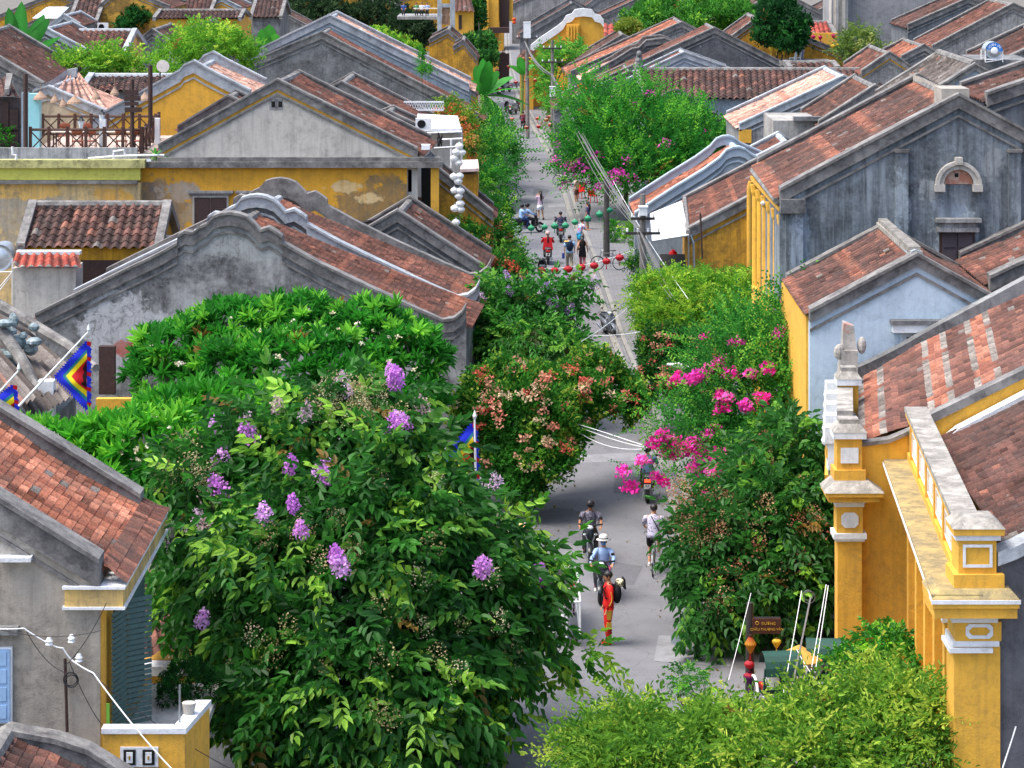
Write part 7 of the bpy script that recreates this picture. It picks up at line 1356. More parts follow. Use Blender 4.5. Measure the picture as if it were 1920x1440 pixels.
for x, y, lab in ((92,1203,'white insulator at the left end of the bracket on the corner house'), (134,1198,'white insulator at the right end of the bracket on the corner house'), (148,1234,'white insulator below the bracket on the corner house')): tag(MB().lathe([(.03, -.08), (.07, -.05), (.05, -.02), (.07, .01), (.05, .04), (.03, .08)], P(x, y, d), 10).build('insulator', WHITEM), lab, 'insulator')
cable('power_cable', 'black cable draped along the curved roof end to the yellow balcony', [P(590,425,105), P(690,415,106), P(745,392,107), P(760,405,107)], .06, .1, WIREB)
# ================================================================ FLAGS
def flag(label, A, B_, C_, tip, foot, d, droop=0.0):
    root = thing('flag', label, 'flag', P(*foot, d)); A, B2, C2 = [np.array(P(*q, d)) for q in (A, B_, C_)]; n = 56; V = []; C = []; idx = {}; Fc = []
    blue, teal, yel, red, dk = [np.array(hexc(h)) for h in ('#1f2fc4', '#1d7a78', '#f0d21c', '#c01420', '#2a0c12')]
    for i in range(n+1):
        for j in range(n+1-i):
            s, t_ = i/n, j/n; idx[i, j] = len(V); p = B2+(A-B2)*s+(C2-B2)*t_; w = math.sin((s-t_)*9)*.05+math.sin((s+t_)*7)*.05; V.append(p+np.array([0, w, 0])+np.array([0, 0, -droop*s*t_])); m_ = min(s, t_)
            c = blue if m_ < .115 else teal if m_ < .17 else yel if m_ < .265 else red
            if m_ > .3 and math.sin(s*31)*math.sin(t_*27+1)+math.sin(s*13+t_*17) > .45: c = dk
            C.append(c)
    for i in range(n):
        for j in range(n-i):
            Fc.append((idx[i, j], idx[i+1, j], idx[i, j+1])); 
            if j < n-i-1: Fc.append((idx[i+1, j], idx[i+1, j+1], idx[i, j+1]))
    m = MB(); m.add(V, Fc, np.array(C))
    for e0, e1 in ((A, B2), (B2, C2)):      # serrated edging
        k = 16; nrm = np.cross(e1-e0, [0, 1, 0]); nrm = nrm/np.linalg.norm(nrm); cen = (A+B2+C2)/3; nrm = nrm if np.dot(nrm, (e0+e1)/2-cen) > 0 else -nrm
        for q in range(k): a = e0+(e1-e0)*q/k; b = e0+(e1-e0)*(q+1)/k; m.add([a, b, (a+b)/2+nrm*.06+(b-a)*.4], [(0, 1, 2)], blue)
    k = 18
    for q in range(k):     # folded-over right strip
        a = A+(C2-A)*q/k; b = A+(C2-A)*(q+1)/k; m.add([a, b, b+np.array([.10+.04*(q % 2), .03, -.04]), a+np.array([.06+.05*((q+1) % 2), .03, -.02])], [(0, 1, 2, 3)], blue if q % 4 else red)
    m.build('cloth', FLAGM, root); MB().tube([P(*foot, d), P(*tip, d)], [.035, .022], 8).build('flagpole', WHITEM, root); MB().lathe([(.03, 0), (.05, .06), (.005, .2)], P(*tip, d), 8).build('finial', WHITEM, root); return root
FLAGM = attr_mat('flag_silk', .7, .25, .06)
flag('festival flag with blue, green, yellow and red bands, fully in view at the left', (163,640), (103,706), (163,768), (166,622), (20,778), 69.5); flag('partly cut festival flag at the left picture edge over the orange tiles', (24,722), (-45,775), (34,845), (35,695), (-60,800), 67); flag('blue-edged festival flag hanging behind the big crape myrtle beside the bicycle', (886,794), (822,868), (893,935), (890,785), (893,960), 61.5)
# ================================================================ SIGN, CYCLOS, CART
r_ = thing('street_sign', 'dark brown street name board with gold lettering ĐƯỜNG CHÂU THƯỢNG VĂN', 'sign', (5.75, 59, 0)); a = P(1411, 1188, 59); b = P(1464, 1160, 59); SB = simple('sign_brown', hexc('#4a2416'), .5); GOLD = simple('sign_gold', hexc('#c8962e'), .5)
MB().box(a[0], b[0], 58.98, 59.02, a[2], b[2]).build('board', SB, r_); MB().tube([(5.36, 59.1, b[2]+.0), (b[0], 59.1, b[2]+.0)], .015, 6).build('bracket', METALD, r_)
for body, z, s, x in (('ĐƯỜNG', .68, .085, .1), ('CHÂU THƯỢNG VĂN', .3, .075, 0)): text_mesh(body, s, GOLD, r_, (((a[0]+b[0])/2+x*.4)-5.75, -.03, a[2]+(b[2]-a[2])*z), (R(90), 0, 0))
MB().torus((a[0]+.1, 58.97, b[2]-.09), .035, .006, 'y', 16, 5).build('emblem', GOLD, r_)
def cyclo(label, loc, rz, num=None):
    root = thing('cyclo', label, 'pedicab', loc, None, rz, world=False); GP = simple('dark_green_canvas', hexc('#12443a'), .6); RC = simple('red_cushion', hexc('#c32a1c'), .7)
    for x in (-.45, .45):
        t = MB().torus((x, .5, .33), .31, .022, 'x', 28, 6).build('tyre', RUB, root, smooth=True); m = MB(); m.torus((x, .5, .33), .285, .012, 'x', 26, 5)
        for k in range(14): q = 2*math.pi*k/14; m.tube([(x, .5, .33), (x, .5+.28*math.cos(q), .33+.28*math.sin(q))], .003, 3, cap=False)
        m.build('spokes', METAL, t); V = []
        m = MB(); m.tube([(x, .5+.37*math.cos(q), .33+.37*math.sin(q)) for q in [math.pi*k/10 for k in range(1, 10)]], .03, 6); m.build('mudguard', WHITEM, root)
    t = MB().torus((0, -1.0, .33), .31, .022, 'x', 28, 6).build('tyre', RUB, root, smooth=True); m = MB(); m.torus((0, -1, .33), .285, .01, 'x', 26, 5)
    for k in range(14): q = 2*math.pi*k/14; m.tube([(0, -1, .33), (0, -1+.28*math.cos(q), .33+.28*math.sin(q))], .003, 3, cap=False)
    m.build('spokes', METAL, t)
    m = MB(); m.box(-.36, .36, .1, .62, .38, .46); m.build('seat_base', GP, root); m = MB(); m.box(-.34, .34, .12, .6, .46, .56); m.build('seat_cushion', RC, root); m = MB(); m.hexa([(-.36, .02, .45), (.36, .02, .45), (.36, .1, .45), (-.36, .1, .45)], [(-.36, -.14, 1.02), (.36, -.14, 1.02), (.36, -.06, 1.02), (-.36, -.06, 1.02)]); m.build('seat_back', GP, root)
    m = MB(); m.tube([(-.3, -.12, 1.06), (.3, -.12, 1.06)], .07, 10); m.build('back_bolster', RC, root)
    V = []; k = 9     # folded hood
    for i in range(k):
        q = math.pi*(.02+.62*i/(k-1)); 
        for x in (-.42, -.40, .40, .42): V.append((x, -.1-.42*math.cos(math.pi-q)*-1*.6-.1, 1.0+.42*math.sin(q)))
    m = MB()
    for x0, x1 in ((-.42, .42),):
        path = [(-.15-.35*math.cos(math.pi*i/8*.9), .95+.45*math.sin(math.pi*i/8*.9)) for i in range(9)]
        V = [(x, y, z) for (y, z) in path for x in (x0, x1)]; m.add(V, [(2*i, 2*i+1, 2*i+3, 2*i+2) for i in range(8)]); V = [(x, y, z+.015) for (y, z) in path for x in (x0, x1)]; m.add(V, [(2*i, 2*i+2, 2*i+3, 2*i+1) for i in range(8)])
    m.build('hood', GP, root); m = MB(); m.tube([(-.4, .5, .33), (.4, .5, .33)], .018, 6)
    for x in (-.4, .4): m.tube([(x, .5, .33), (x, .15, .42), (x, -.1, .42), (0, -.5, .4), (0, -1.0, .33)], .018, 6); m.tube([(x, .6, .5), (x, .1, .72), (x, -.1, .75)], .015, 6)
    m.tube([(0, -.62, .38), (0, -.72, .98)], .018, 6); m.tube([(-.28, -.12, 1.04), (0, -.16, 1.1), (.28, -.12, 1.04)], .014, 6); m.build('frame', METAL, root)
    V, F_ = ringloft([(-.85, .99, .09, .03), (-.7, 1.0, .07, .03), (-.58, .99, .03, .02)]); MB().add(V, F_).build('saddle', SEATM, root)
    MB().ball((-.2, -.17, .78), .16, .03, .2, 12, 8).build('oval_panel', WHITEM, root)
    if num: q = MB().box(.0, .3, -.2, -.19, .52, .66).build('number_board', BLKP, root); text_mesh(num, .12, WHITEM, q, (.15, -.21, .59))
    return root
cyclo('dark green pedicab with a red bolster and number 036 beside the sign pole', (5.85, 58.3, 0), R(8), '036'); cyclo('second dark green pedicab nearer the ochre pier', (6.95, 59.3, 0), R(-4))
tag(MB().lathe([(.55, 0), (.55, .02), (.02, .3)], P(1498, 1235, 59), 12).tube([(P(1498, 1235, 59)[0], 59, 0), P(1498, 1225, 59)], .02, 6).build('parasol', cm('#c09348')), 'tan ribbed parasol between the pedicabs and the ochre pier', 'parasol')
def cart():
    root = thing('vendor_cart', 'white metal railed cart with flowers at the left roadside near the red costume', 'cart', (1.35, 64.5, 0)); m = MB(); X0, X1, Y0, Y1 = 1.05, 1.62, 63.3, 67.0
    for x in (X1, X0+.25):
        m.tube([(x, Y0, .25), (x, Y0, 1.15), (x, Y1, 1.15), (x, Y1, .25), (x, Y0, .25)], .022, 6)
        for k in range(1, 24): y = Y0+(Y1-Y0)*k/24; m.tube([(x, y, .25), (x, y, 1.15)], .009, 4)
    for y in (Y0, Y1): m.tube([(X0+.25, y, 1.15), (X1, y, 1.15)], .022, 6)
    m.build('rails', WHITEM, root); MB().box(X0-.6, X0+.2, Y0+.4, Y0+1.3, .55, .6).box(X0-.55, X0+.15, Y0+.45, Y0+1.25, .3, .55).build('tray', WHITEM, root)
    t = MB().torus((X1-.08, Y0+.5, .2), .17, .03, 'x', 20, 6).torus((X1-.08, Y1-.5, .2), .17, .03, 'x', 20, 6); t.build('wheels', RUB, root)
    bl = [(1.2, 65.2, 1.1, .35, 1.3, .3)]; crown(root, bl, CR, 60, GR_M, name='potted_flowers', mat=LEAFM); 
    for k in range(18):
        V, Fc, T2 = t_floret(16, .05, .1); c = hexc(rng.choice(['#d0503a', '#e08a5a', '#e9d9d0', '#c42a3a'])); o = MB().add(V+np.array([1.2+rng.uniform(-.35, .35), 65.2+rng.uniform(-1.3, 1.2), 1.25+rng.uniform(-.1, .25)]), Fc, np.array(c)*T2[:, None]).build('flower_cluster', PETAL, root)
cart()
bicycle('black bicycle whose wheel shows under the orange creeper on the left pavement', (P(920,0,79.8)[0], 79.8, .12), R(-90)); bicycle('bicycle parked broadside on the right pavement behind the red lanterns', (P(1141,0,129)[0], 129, .13), R(86), '#6a6e74'); bicycle('bicycle leaning under the bougainvillea by the upper right kerb', (P(1059,0,168)[0], 168, .13), R(60)); bicycle('dark bicycle with a black rack half hidden at the right kerb', (5.3, 76, .13), R(35), '#1c1c1e')
def chair(label, loc, rz, col='#c01a20'):
    t = thing('plastic_chair', label, 'chair', loc, None, rz, world=False); m_ = cm(col, .4)
    MB().box(-.22, .22, -.2, .22, .40, .44).build('seat', m_, t); MB().hexa([(-.21, -.2, .44), (.21, -.2, .44), (.21, -.17, .44), (-.21, -.17, .44)], [(-.2, -.3, .85), (.2, -.3, .85), (.2, -.27, .85), (-.2, -.27, .85)]).build('backrest', m_, t)
    for sx_, sy_ in ((-1, -1), (1, -1), (-1, 1), (1, 1)): MB().tube([(sx_*.19, sy_*.18, .4), (sx_*.23, sy_*.22, 0)], .025, 6).build('leg', m_, t)
chair('red plastic chair, left of two under the bougainvillea', (*G(1088, 376)[:2], .13), R(150)); chair('red plastic chair, right of two under the bougainvillea', (*G(1111, 384)[:2], .13), R(200))
# awning etc
r_ = thing('awning', 'bright white canvas awning slanting over the shop beside the stained ochre wall', 'awning', (6.3, 108, 0)); q = [P(1219,402,112), P(1278,378,113), P(1291,442,104.3), P(1223,453,103.8)]
MB().hexa(q, [(x, y, z+.04) for x, y, z in q]).build('canvas', simple('white_canvas', hexc('#e9eaea'), .7, 0, .05), r_); m = MB()
for i in range(4): m.tube([q[i], q[(i+1) % 4]], .03, 5)
m.tube([q[3], (q[3][0], q[3][1], 0)], .03, 6); m.tube([q[2], (q[2][0], q[2][1], 0)], .03, 6); m.build('frame', METAL, r_)
tag(MB().lathe([(.02, -.42), (.16, -.3), (.23, 0), (.16, .3), (.02, .42)], P(1262, 486, 112), 16).build('big_lantern', cm('#d01822', .5), smooth=True), 'large glossy red oval lantern hanging below the white awning', 'lantern')
r_ = thing('shop_stall', 'dark open stall with red goods under the white awning', 'stall', (6.8, 109, 0)); MB().box(6.2, 8, 108, 112, 0, 3.1).build('stall_shade_block', BLACKHOLE, r_); m = MB()  # near-black solid block paints the shade inside the stall
for k in range(16): m.ball((6.1+rng.uniform(0, 1.2), 107.8, 1.2+rng.uniform(0, 1.8)), .09+.08*rng.random(), None, None, 8, 5)
m.build('red_goods', cm('#8f1c24'), r_)
r_ = thing('sign_board', 'blank white signboard sticking out of the creeper on the left of the road', 'sign', P(961, 450, 118)); pbox(948, 972, 425, 449, 118, .08).build('board', WHITEM, r_); MB().tube([(P(948, 0, 118)[0], 118.05, 0), P(948, 425, 118.05)], .03, 6).build('post', METAL, r_)
r_ = thing('street_lamp', 'white street lamp head poking out of the pink bougainvillea', 'lamp', (6.4, 80, 0)); a = P(1250, 683, 80); b = P(1296, 690, 80); MB().tube([a, P(1275,685,80), b], [.03, .09, .05], 10).build('lamp_head', WHITEM, r_); MB().tube([b, P(1340, 705, 80), P(1365, 740, 80), (P(1365,0,80)[0], 80, 0)], .04, 8).build('lamp_arm', METAL, r_)
r_ = thing('street_lamp', 'small four-sided lantern lamp over the grey pavement left of the lime-green tree', 'lamp', P(1188, 560, 104)); c = P(1186, 545, 104); MB().lathe([(.1, -.22), (.17, .08), (.17, .1)], c, 4).build('lamp_glass', WHITEM, r_); MB().lathe([(.22, .1), (.2, .16), (.05, .26)], c, 4).build('lamp_roof', BLKP, r_); MB().tube([(c[0], c[1], c[2]+.2), (c[0]+.5, c[1], c[2]+.35)], .025, 6).build('bracket', BLKP, r_)
# ================================================================ ROOFTOP THINGS
def tank(label, cen, r, L, axis, stand=.5, text=None):
    root = thing('water_tank', label, 'water tank', (cen[0], cen[1], cen[2]-r-stand)); M_ = Matrix.Translation(cen) @ Matrix.Rotation(R(90), 4, 'X'); prof = [(r*.25, -L/2-.06), (r*.7, -L/2-.03), (r*.97, -L/2), (r, -L/2+.08)]
    for k in range(6): z = -L/2+.1+k*(L-.2)/5; prof += [(r, z), (r*.985, z+.03)]
    prof += [(r, L/2-.08), (r*.7, L/2), (r*.2, L/2+.05)]; MB().lathe(prof, (0, 0, 0), 28, M=M_).build('tank', simple('stainless_steel', hexc('#b9c0c6'), .3, .6), root, smooth=True)
    m = MB(); z0 = cen[2]-r-stand
    for x in (-r, r):
        for y in (-L/2, L/2): m.tube([(cen[0]+x, cen[1]+y, z0), (cen[0]+x, cen[1]+y, cen[2])], .025, 5)
    for y in (-L/2, L/2): m.tube([(cen[0]-r, cen[1]+y, cen[2]-r), (cen[0]+r, cen[1]+y, cen[2]-r)], .025, 5); m.tube([(cen[0]-r, cen[1]+y, z0), (cen[0]+r, cen[1]+y, cen[2]-r)], .02, 5)
    m.build('stand', WHITEM, root)
    if text:
        V = []; n_ = 20; y = cen[1]-L/2-.09
        for k in range(n_+1):
            a = R(-5)+R(175)*k/n_
            for rr in (r*.45, r*.93): V.append((cen[0]+rr*math.cos(a), y, cen[2]+rr*math.sin(a)))
        MB().add(V, [(2*i, 2*i+1, 2*i+3, 2*i+2) for i in range(n_)]).build('blue_band', simple('band_blue', hexc('#1f7ad0'), .4), root)
        for k, ch in enumerate(text):
            a = R(155)-R(130)*k/(len(text)-1); rr = r*.69; p = (cen[0]+rr*math.cos(a)-root['_w'][0], y-.02-root['_w'][1], cen[2]+rr*math.sin(a)-root['_w'][2]); text_mesh(ch, r*.42, WHITEM, root, p, (R(90), 0, 0))
        MB().lathe([(r*.42, 0), (r*.42, .03), (r*.3, .06), (.01, .07)], (0, 0, 0), 20, M=Matrix.Translation((cen[0], y+.03, cen[2])) @ Matrix.Rotation(R(90), 4, 'X')).build('end_cap', WHITEM, root)
tank('stainless water tank with a blue lettered band on a dark roof platform', P(1860, 94, 114), .37, 1.0, 'y', .12, 'TOÀN MỸ'); tank('stainless water tank cut by the left edge beside the grey shed', P(4, 480, 99), .5, 1.3, 'y', 1.2)
def ac(label, px, d, w=.8):
    c = P(*px, d); t = thing('air_conditioner', label, 'air conditioner', c); MB().box(c[0]-w/2, c[0]+w/2, d-.15, d+.15, c[2]-w*.35, c[2]+w*.35).build('casing', WHITEM, t); MB().torus((c[0]-w*.12, d-.16, c[2]), w*.24, .02, 'y', 18, 5).lathe([(w*.22, 0), (w*.22, .01)], (0, 0, 0), 14, M=Matrix.Translation((c[0]-w*.12, d-.155, c[2])) @ Matrix.Rotation(R(90), 4, 'X')).build('fan_grille', BLKP, t)
ac('air conditioner below the peeling yellow gable', (193, 50), 224, .9); ac('air conditioner on the gable end of the brown outbuilding', (322, 455), 101, .75); ac('air conditioner on the white rooftop canopy', (794, 232), 118.5, .7)
r_ = thing('rooftop_canopy', 'white flat rooftop canopy with a pipe frame above the yellow corner building', 'canopy', P(825, 245, 119)); a = P(783, 246, 119.6); b = P(860, 222, 124); MB().hexa([P(783,246,119.6), P(864,246,119.6), P(858,222,125), P(783,218,125)], [(x, y, z+.12) for x, y, z in (P(783,246,119.6), P(864,246,119.6), P(858,222,125), P(783,218,125))]).build('slab', simple('white_roof_sheet', hexc('#dfe1e2'), .7), r_)
m = MB()
for q in (P(866,247,119.5), P(846,262,117)): m.tube([(q[0], q[1], q[2]), (q[0], q[1], 3)], .05, 6)
m.tube([P(783,250,119.4), P(866,247,119.4)], .05, 6); m.tube([P(820,262,118), P(866,260,118)], .05, 6); m.tube([P(866,247,119.5), P(866,400,119.5)], .05, 6); m.build('pipe_frame', WHITEM, r_); MB().box(P(783, 0, 120)[0], P(864, 0, 120)[0], 120.2, 124, 3, P(0, 252, 120)[2]).build('room', GREYL, r_)
r_ = thing('balustrade', 'white lattice balustrade on the roof left of the orange creeper', 'balustrade', P(795, 208, 133)); m = MB(); a = P(757, 208, 133); b = P(832, 190, 133)
m.box(a[0], b[0], 133, 133.12, b[2]-.08, b[2]).box(a[0], b[0], 133, 133.12, a[2], a[2]+.08)
for k in range(17):
    x = a[0]+(b[0]-a[0])*k/16
    if k < 16: w = (b[0]-a[0])/16; m.hexa([(x, 133.02, a[2]+.08), (x+.03, 133.02, a[2]+.08), (x+w+.03, 133.02, b[2]-.08), (x+w, 133.02, b[2]-.08)], [(x, 133.06, a[2]+.08), (x+.03, 133.06, a[2]+.08), (x+w+.03, 133.06, b[2]-.08), (x+w, 133.06, b[2]-.08)]); m.hexa([(x+w, 133.03, a[2]+.08), (x+w+.03, 133.03, a[2]+.08), (x+.03, 133.03, b[2]-.08), (x, 133.03, b[2]-.08)], [(x+w, 133.08, a[2]+.08), (x+w+.03, 133.08, a[2]+.08), (x+.03, 133.08, b[2]-.08), (x, 133.08, b[2]-.08)])
m.build('lattice', WHITEM, r_)
r_ = thing('gutter_bracket', 'steel bracket arm carrying the white lantern column at the roof corner', 'bracket', P(840, 276, 107.4)); MB().tube([P(815,278,107.4), P(862,275,106.7)], .05, 6).build('arm', METAL, r_); m = MB(); 
for k in range(8): m.tube([P(826+rng.uniform(-6,6), 277, 107.4), P(826+rng.uniform(-8,8), 244+rng.uniform(0,20), 107.4)], .025, 5)
m.build('scroll_iron', METALD, r_); pbox(790, 806, 272, 281, 107.6, .5).build('lamp_box', WHITEM, r_)
r_ = thing('flat_roof_room', 'low yellow room with a pinkish flat roof right of the white lanterns', 'building', P(880, 325, 112)); MB().hexa([P(862,323,111.5), P(898,321,111.5), P(896,304,116), P(866,305,116)], [(x, y, z+.12) for x, y, z in (P(862,323,111.5), P(898,321,111.5), P(896,304,116), P(866,305,116))]).build('roof_slab', plaster('pinkish_slab', hexc('#c9b4ae'), hexc('#8d7c76'), .5), r_); MB().box(P(864, 0, 112)[0], P(896, 0, 112)[0], 111.8, 116, 0, P(0, 326, 112)[2]).build('wall', YELD, r_)
m = gable_house('tiled_house', 'narrow dark lean-to roof directly behind the white lantern column', 110.5, 3.2, [(745,290),(800,308),(925,408)], .0, YELD, tint='brown', ph=.2)
r_ = thing('loudspeaker', 'grey horn loudspeaker on a pole in front of the bright bush', 'loudspeaker', P(301, 150, 130)); c = P(304, 127, 130); MB().lathe([(.05, -.25), (.08, 0), (.3, .25), (.32, .27)], (0, 0, 0), 16, M=Matrix.Translation(c) @ Matrix.Rotation(R(70), 4, 'X') @ Matrix.Rotation(R(15), 4, 'Y')).build('horn', simple('speaker_grey', hexc('#b5afa8'), .5), r_); MB().tube([(c[0]-.1, 130, c[2]), (c[0]-.1, 130, 3)], .04, 6).build('pole', METALD, r_)
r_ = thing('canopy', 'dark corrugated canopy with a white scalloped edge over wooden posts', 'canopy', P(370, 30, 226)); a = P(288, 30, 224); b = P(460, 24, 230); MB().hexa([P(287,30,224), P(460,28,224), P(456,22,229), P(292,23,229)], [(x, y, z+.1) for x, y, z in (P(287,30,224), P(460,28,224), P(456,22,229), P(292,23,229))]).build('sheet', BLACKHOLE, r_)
m = MB(); x0 = P(287, 0, 223.9)[0]; x1 = P(460, 0, 223.9)[0]; n_ = 24; z0 = P(0, 30, 223.9)[2]
for k in range(n_): c = x0+(x1-x0)*(k+.5)/n_; w = (x1-x0)/n_*.5; m.hexa([(c+w*math.cos(q), 223.85, z0+.05-w*1.1*math.sin(q)) for q in [math.pi*i/6 for i in range(7)]], [(c+w*math.cos(q), 223.9, z0+.05-w*1.1*math.sin(q)) for q in [math.pi*i/6 for i in range(7)]])
m.build('scalloped_edge', WHITEM, r_)
for x in (304, 316, 333, 385, 440): q = P(x, 34, 224.5); MB().tube([q, (q[0], q[1], 2)], .12, 6).build('post', cm('#8a6a2c'), r_)
pbox(-40, 46, 0, 0+1, 163, .01)
r_ = thing('lattice_roof', 'white lattice roof panel behind the traveller palm', 'roof', P(95, 33, 222)); a = P(62, 34, 222); b = P(130, 14, 228); m = MB()
for k in range(15): t_ = k/14; m.tube([(a[0]+(b[0]-a[0])*t_, 222, a[2]), (a[0]+(b[0]-a[0])*(.05+t_*.9), 228, b[2])], .06, 4)
for k in range(6): t_ = k/5; m.tube([(a[0]+.2*t_, 222+6*t_, a[2]+(b[2]-a[2])*t_), (b[0]-.2*t_, 222+6*t_, a[2]+(b[2]-a[2])*t_)], .06, 4)
m.build('lattice', WHITEM, r_)
# ================================================================ TERRACE at left
def rail(label, p0, p1, h, n, root_=None):
    p0, p1 = Vector(p0), Vector(p1); t = thing('wooden_railing', label, 'railing', tuple(p0)); RW = simple('reddish_dark_wood', hexc('#45291f'), .7, 0, .3); m = MB(); up = Vector((0, 0, 1))
    m.tube([p0+up*h, p1+up*h], .06, 6); m.build('handrail', RW, t); m = MB(); m.tube([p0+up*.12, p1+up*.12], .05, 6); m.build('bottom_rail', RW, t)
    for k in range(n+1):
        q = p0.lerp(p1, k/n); MB().box(q.x-.06, q.x+.06, q.y-.06, q.y+.06, q.z, q.z+h+.12).build('post', RW, t)
        if k < n: r2 = p0.lerp(p1, (k+1)/n); m = MB(); m.tube([q+up*.15, r2+up*(h-.05)], .028, 5); m.tube([q+up*(h-.05), r2+up*.15], .028, 5); m.build('cross_brace', RW, t)
zf = P(0, 288, 109)[2]
rail('long front wooden railing with crossed braces on the terrace', (P(57, 0, 109)[0], 109, zf), (P(265, 0, 109)[0], 109, zf), .98, 6); rail('side wooden railing with crossed braces at the right end of the terrace', (P(266, 0, 109)[0], 109.2, zf), (P(298, 0, 116)[0], 116, zf+.1), .95, 5); rail('rear wooden railing behind the terrace tables', (P(80, 0, 117)[0], 117, zf), (P(292, 0, 117)[0], 117, zf), .9, 7)
MB_ = thing('terrace_deck', 'pale terrace deck carrying the tables above the lime green band', 'deck', P(170, 290, 112)); MB().box(P(50, 0, 109)[0], P(290, 0, 109)[0], 109.1, 117.5, zf-.2, zf+.02).build('floor', plaster('terrace_tiles', hexc('#b9a79a'), hexc('#7d6f66'), .5), MB_)
def table(label, px, d):
    c = P(px, 0, d); t = thing('table', label, 'table', (c[0], d, zf)); MB().box(c[0]-.7, c[0]+.7, d-.4, d+.4, zf+.72, zf+.76).build('tabletop', simple('pale_tabletop', hexc('#cdbfae'), .5), t)
    for sx_ in (-.6, .6):
        for sy_ in (-.33, .33): MB().box(c[0]+sx_-.03, c[0]+sx_+.03, d+sy_-.03, d+sy_+.03, zf, zf+.72).build('leg', DARKWOOD, t)
table('pale table at the left of the terrace', 130, 111); table('pale table at the right of the terrace', 224, 111)
def chair2(label, px, d, rz):
    c = P(px, 0, d); t = thing('wooden_chair', label, 'chair', (c[0], d, zf), None, rz, world=False); RW = simple('chair_wood', hexc('#8a4a30'), .6)
    MB().box(-.22, .22, -.2, .2, .43, .47).build('seat', RW, t); MB().ball((0, -.22, .85), .24, .03, .13, 12, 6).build('backrest', RW, t)
    for a in (-.19, .19):
        for b_ in (-.18, .18): MB().tube([(a, b_, 0), (a, b_, .45 if b_ > 0 else .85)], .02, 5).build('leg', RW, t)
for i, (px, d_, rz) in enumerate(((146, 109.8, 0), (171, 109.8, 0), (228, 109.8, 0), (253, 109.8, .2), (120, 112.4, R(180)), (160, 112.4, R(180)))): chair2(['round-backed chair, first from the left at the terrace front', 'round-backed chair, second from the left at the terrace front', 'round-backed chair, third from the left at the terrace front', 'round-backed chair, rightmost at the terrace front', 'round-backed chair behind the left terrace table, left one', 'round-backed chair behind the left terrace table, right one'][i], px, d_, rz)
r_ = thing('sign_post', 'dark wooden post with four blank direction boards on the terrace', 'sign', P(248, 285, 108.8)); MB().tube([P(248, 286, 108.8), P(248, 148, 108.8)], .09, 6).build('post', DARKWOOD, r_)
for (x0, x1, y0, y1) in ((233,260,168,179),(233,264,180,189),(234,260,191,198),(234,266,201,210)): pbox(x0, x1, y0, y1, 108.7, .06, .05).build('board', DARKWOOD, r_)
for (x, y0, y1, lab) in ((48, 285, 138, 'tall dark post at the left end of the terrace railing'), (282, 240, 122, 'tall dark post at the right end of the terrace railing')): r_ = thing('post', lab, 'post', P(x, y0, 108.9)); MB().tube([P(x, y0, 108.9), P(x, y1, 108.9)], .1, 6).build('shaft', DARKWOOD, r_)
for (x, y, w, lab) in ((103,186,9,'straw lampshade, left of two hanging over the terrace'), (118,194,9,'straw lampshade, right of two hanging over the terrace'), (76,180,14,'flat straw lampshade by the turquoise pillar'), (140,188,15,'wide straw lampshade in the middle of the terrace'), (180,180,9,'reddish straw lampshade over the pink roof'), (215,172,9,'straw lampshade left of the direction boards'), (272,182,12,'tattered straw lampshade right of the direction boards')):
    c = P(x, y, 111); k = 111/5000*w; tag(MB().lathe([(k, -.14), (k*.9, -.05), (k*.3, .13), (.04, .2)], c, 12).tube([(c[0], c[1], c[2]+.2), (c[0], c[1], c[2]+.6)], .012, 4).build('straw_lampshade', cm('#9a8270')), lab, 'lampshade')
cable('string_wire', 'thin wire holding the straw lampshades over the terrace', [P(48,150,111), P(150,158,111), P(282,140,111)], .014, .1, WIREB)
for (x, y, lab) in ((152,232,'small black post lantern on the front railing'), (191,220,'post lantern on the white pillar of the terrace')):
    c = P(x, y, 109.3); r_ = thing('post_lantern', lab, 'lamp', (c[0], c[1], zf+.9)); MB().tube([(c[0], c[1], zf+.9), (c[0], c[1], c[2]-.2)], .03, 5).build('stem', BLKP, r_); MB().lathe([(.06, -.2), (.13, .1), (.14, .12)], c, 6).build('glass', HEADL, r_); MB().lathe([(.16, .12), (.08, .22), (.02, .34)], c, 6).build('roof', BLKP, r_)
for (x0, x1, y0, d_, lab) in ((186,198,224,109.2,'white pillar carrying the post lantern'), (290,299,222,113,'white pillar at the right corner of the terrace')): r_ = thing('pillar', lab, 'pillar', P(x0, 285, d_)); pbox(x0, x1, y0, 284, d_, .25).build('shaft', WHITEP, r_)
r_ = thing('pillar', 'broad turquoise pillar at the left of the terrace', 'pillar', P(62, 285, 112)); pbox(53, 74, 176, 288, 111, .5).build('shaft', simple('turquoise_paint', hexc('#8cc6cc'), .7, 0, .08, 2), r_); pbox(40, 53, 174, 288, 111.1, .4).build('grey_edge', BLUEG, r_)
r_ = thing('shutter_house', 'weathered dark wooden shutter wall with a little tiled hood at the left edge', 'house', P(15, 288, 112)); pbox(-60, 38, 183, 289, 112, .4).build('shutter_wall', simple('grey_brown_boards', hexc('#4c4042'), .8, 0, .3, 5), r_)
for (x0, x1, y0, y1) in ((2,16,190,245),(18,34,205,243),(18,34,248,285),(2,15,248,285)): pbox(x0, x1, y0, y1, 111.9, .05, .02).build('panel', DARKWOOD, r_)
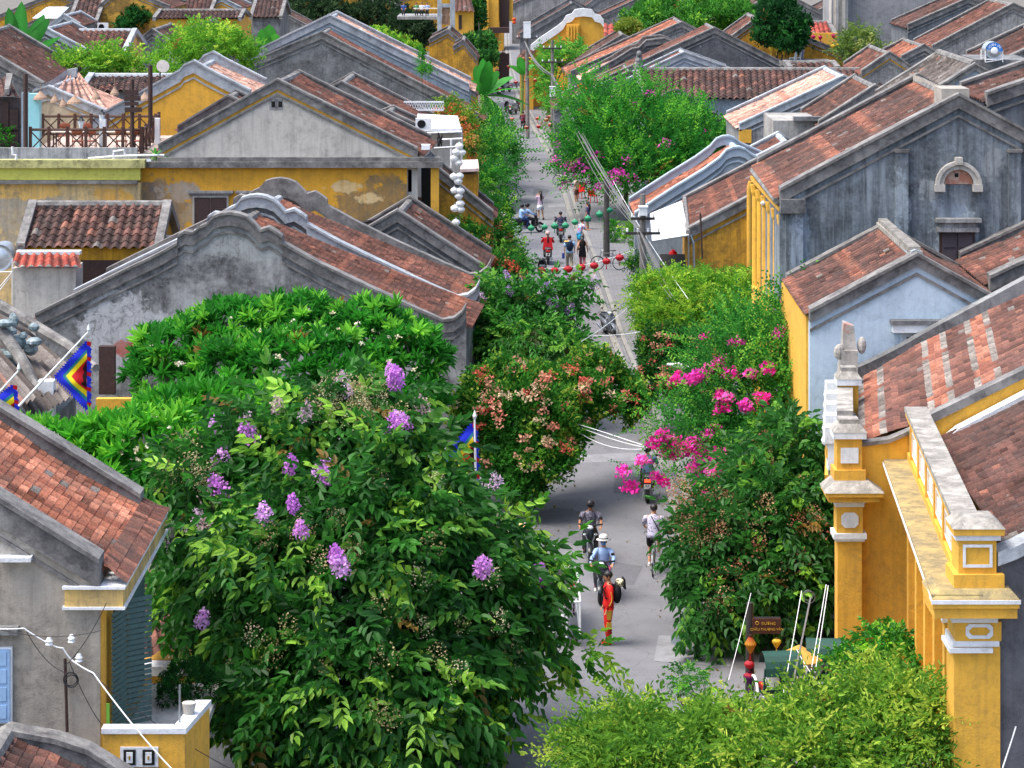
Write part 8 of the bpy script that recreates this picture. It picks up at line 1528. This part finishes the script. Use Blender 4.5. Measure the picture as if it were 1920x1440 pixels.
m = MB(); tile_slope(m, P(-40,146,115), P(18,146,115), P(-45,180,111.5), P(35,182,111.5), 'brown', .26, .3, 5); m.build('roof', ROOF, r_); MB().hexa([P(8,178,111.6), P(17,178,111.6), P(24,148,113), P(12,148,113)], [(x, y, z+.25) for x, y, z in (P(8,178,111.6), P(17,178,111.6), P(24,148,113), P(12,148,113))]).build('verge', PAR, r_)
for pts_, lab in (([(165,297),(215,293),(262,291),(308,291)],'long white water pipe along the lime green parapet'), ([(213,298),(213,284),(232,281),(235,293)],'bent white pipe standing on the lime green parapet'), ([(23,275),(24,290),(30,291),(30,300)],'white elbow pipe at the left end of the parapet')): tag(MB().tube([P(x, y, 107.3) for x, y in pts_], .05, 6).build('water_pipe', WHITEM), lab, 'pipe')
# garden terrace, upper right + people on a roof terrace at the top
r_ = thing('garden_terrace', 'raised garden terrace with low wall in front of the yellow wall at upper right', 'terrace', P(1470, 120, 195)); pbox(1385, 1570, 119, 150, 194, 10).build('slab', GREYW, r_)
for k, x in enumerate((1487, 1495)): c = P(x, 117, 195.5); chair(['white terrace chair, left one before the dark round tree', 'white terrace chair, right one before the dark round tree'][k], (c[0], 195.5, P(0, 119, 195.5)[2]), R(60+40*k), '#dfe0e2')
zt = P(0, 30, 262)[2]; r_ = thing('roof_terrace', 'roof terrace with seated people at the top edge left of the tower frame', 'terrace', P(795, 35, 262)); MB().box(P(745, 0, 262)[0], P(842, 0, 262)[0], 261, 268, zt-.3, zt).build('slab', GREYW, r_); c = P(800, 22, 262.3); MB().box(c[0]-1.3, c[0]+1.5, 262, 262.8, zt+.7, zt+.76).build('tabletop', cm('#c9c4bc'), r_)
for k, (x, c) in enumerate(((757, '#3a5a9a'), (781, '#4f8a5a'), (791, '#dfe0e4'), (801, '#9fb0d8'))): q = P(x, 0, 263.4); person(['seated person in blue, leftmost on the top roof terrace', 'seated person in green on the top roof terrace', 'seated person in white on the top roof terrace', 'seated person in pale blue, rightmost on the top roof terrace'][k], (q[0], 263.4, zt), R(180), 'sit', top=c)
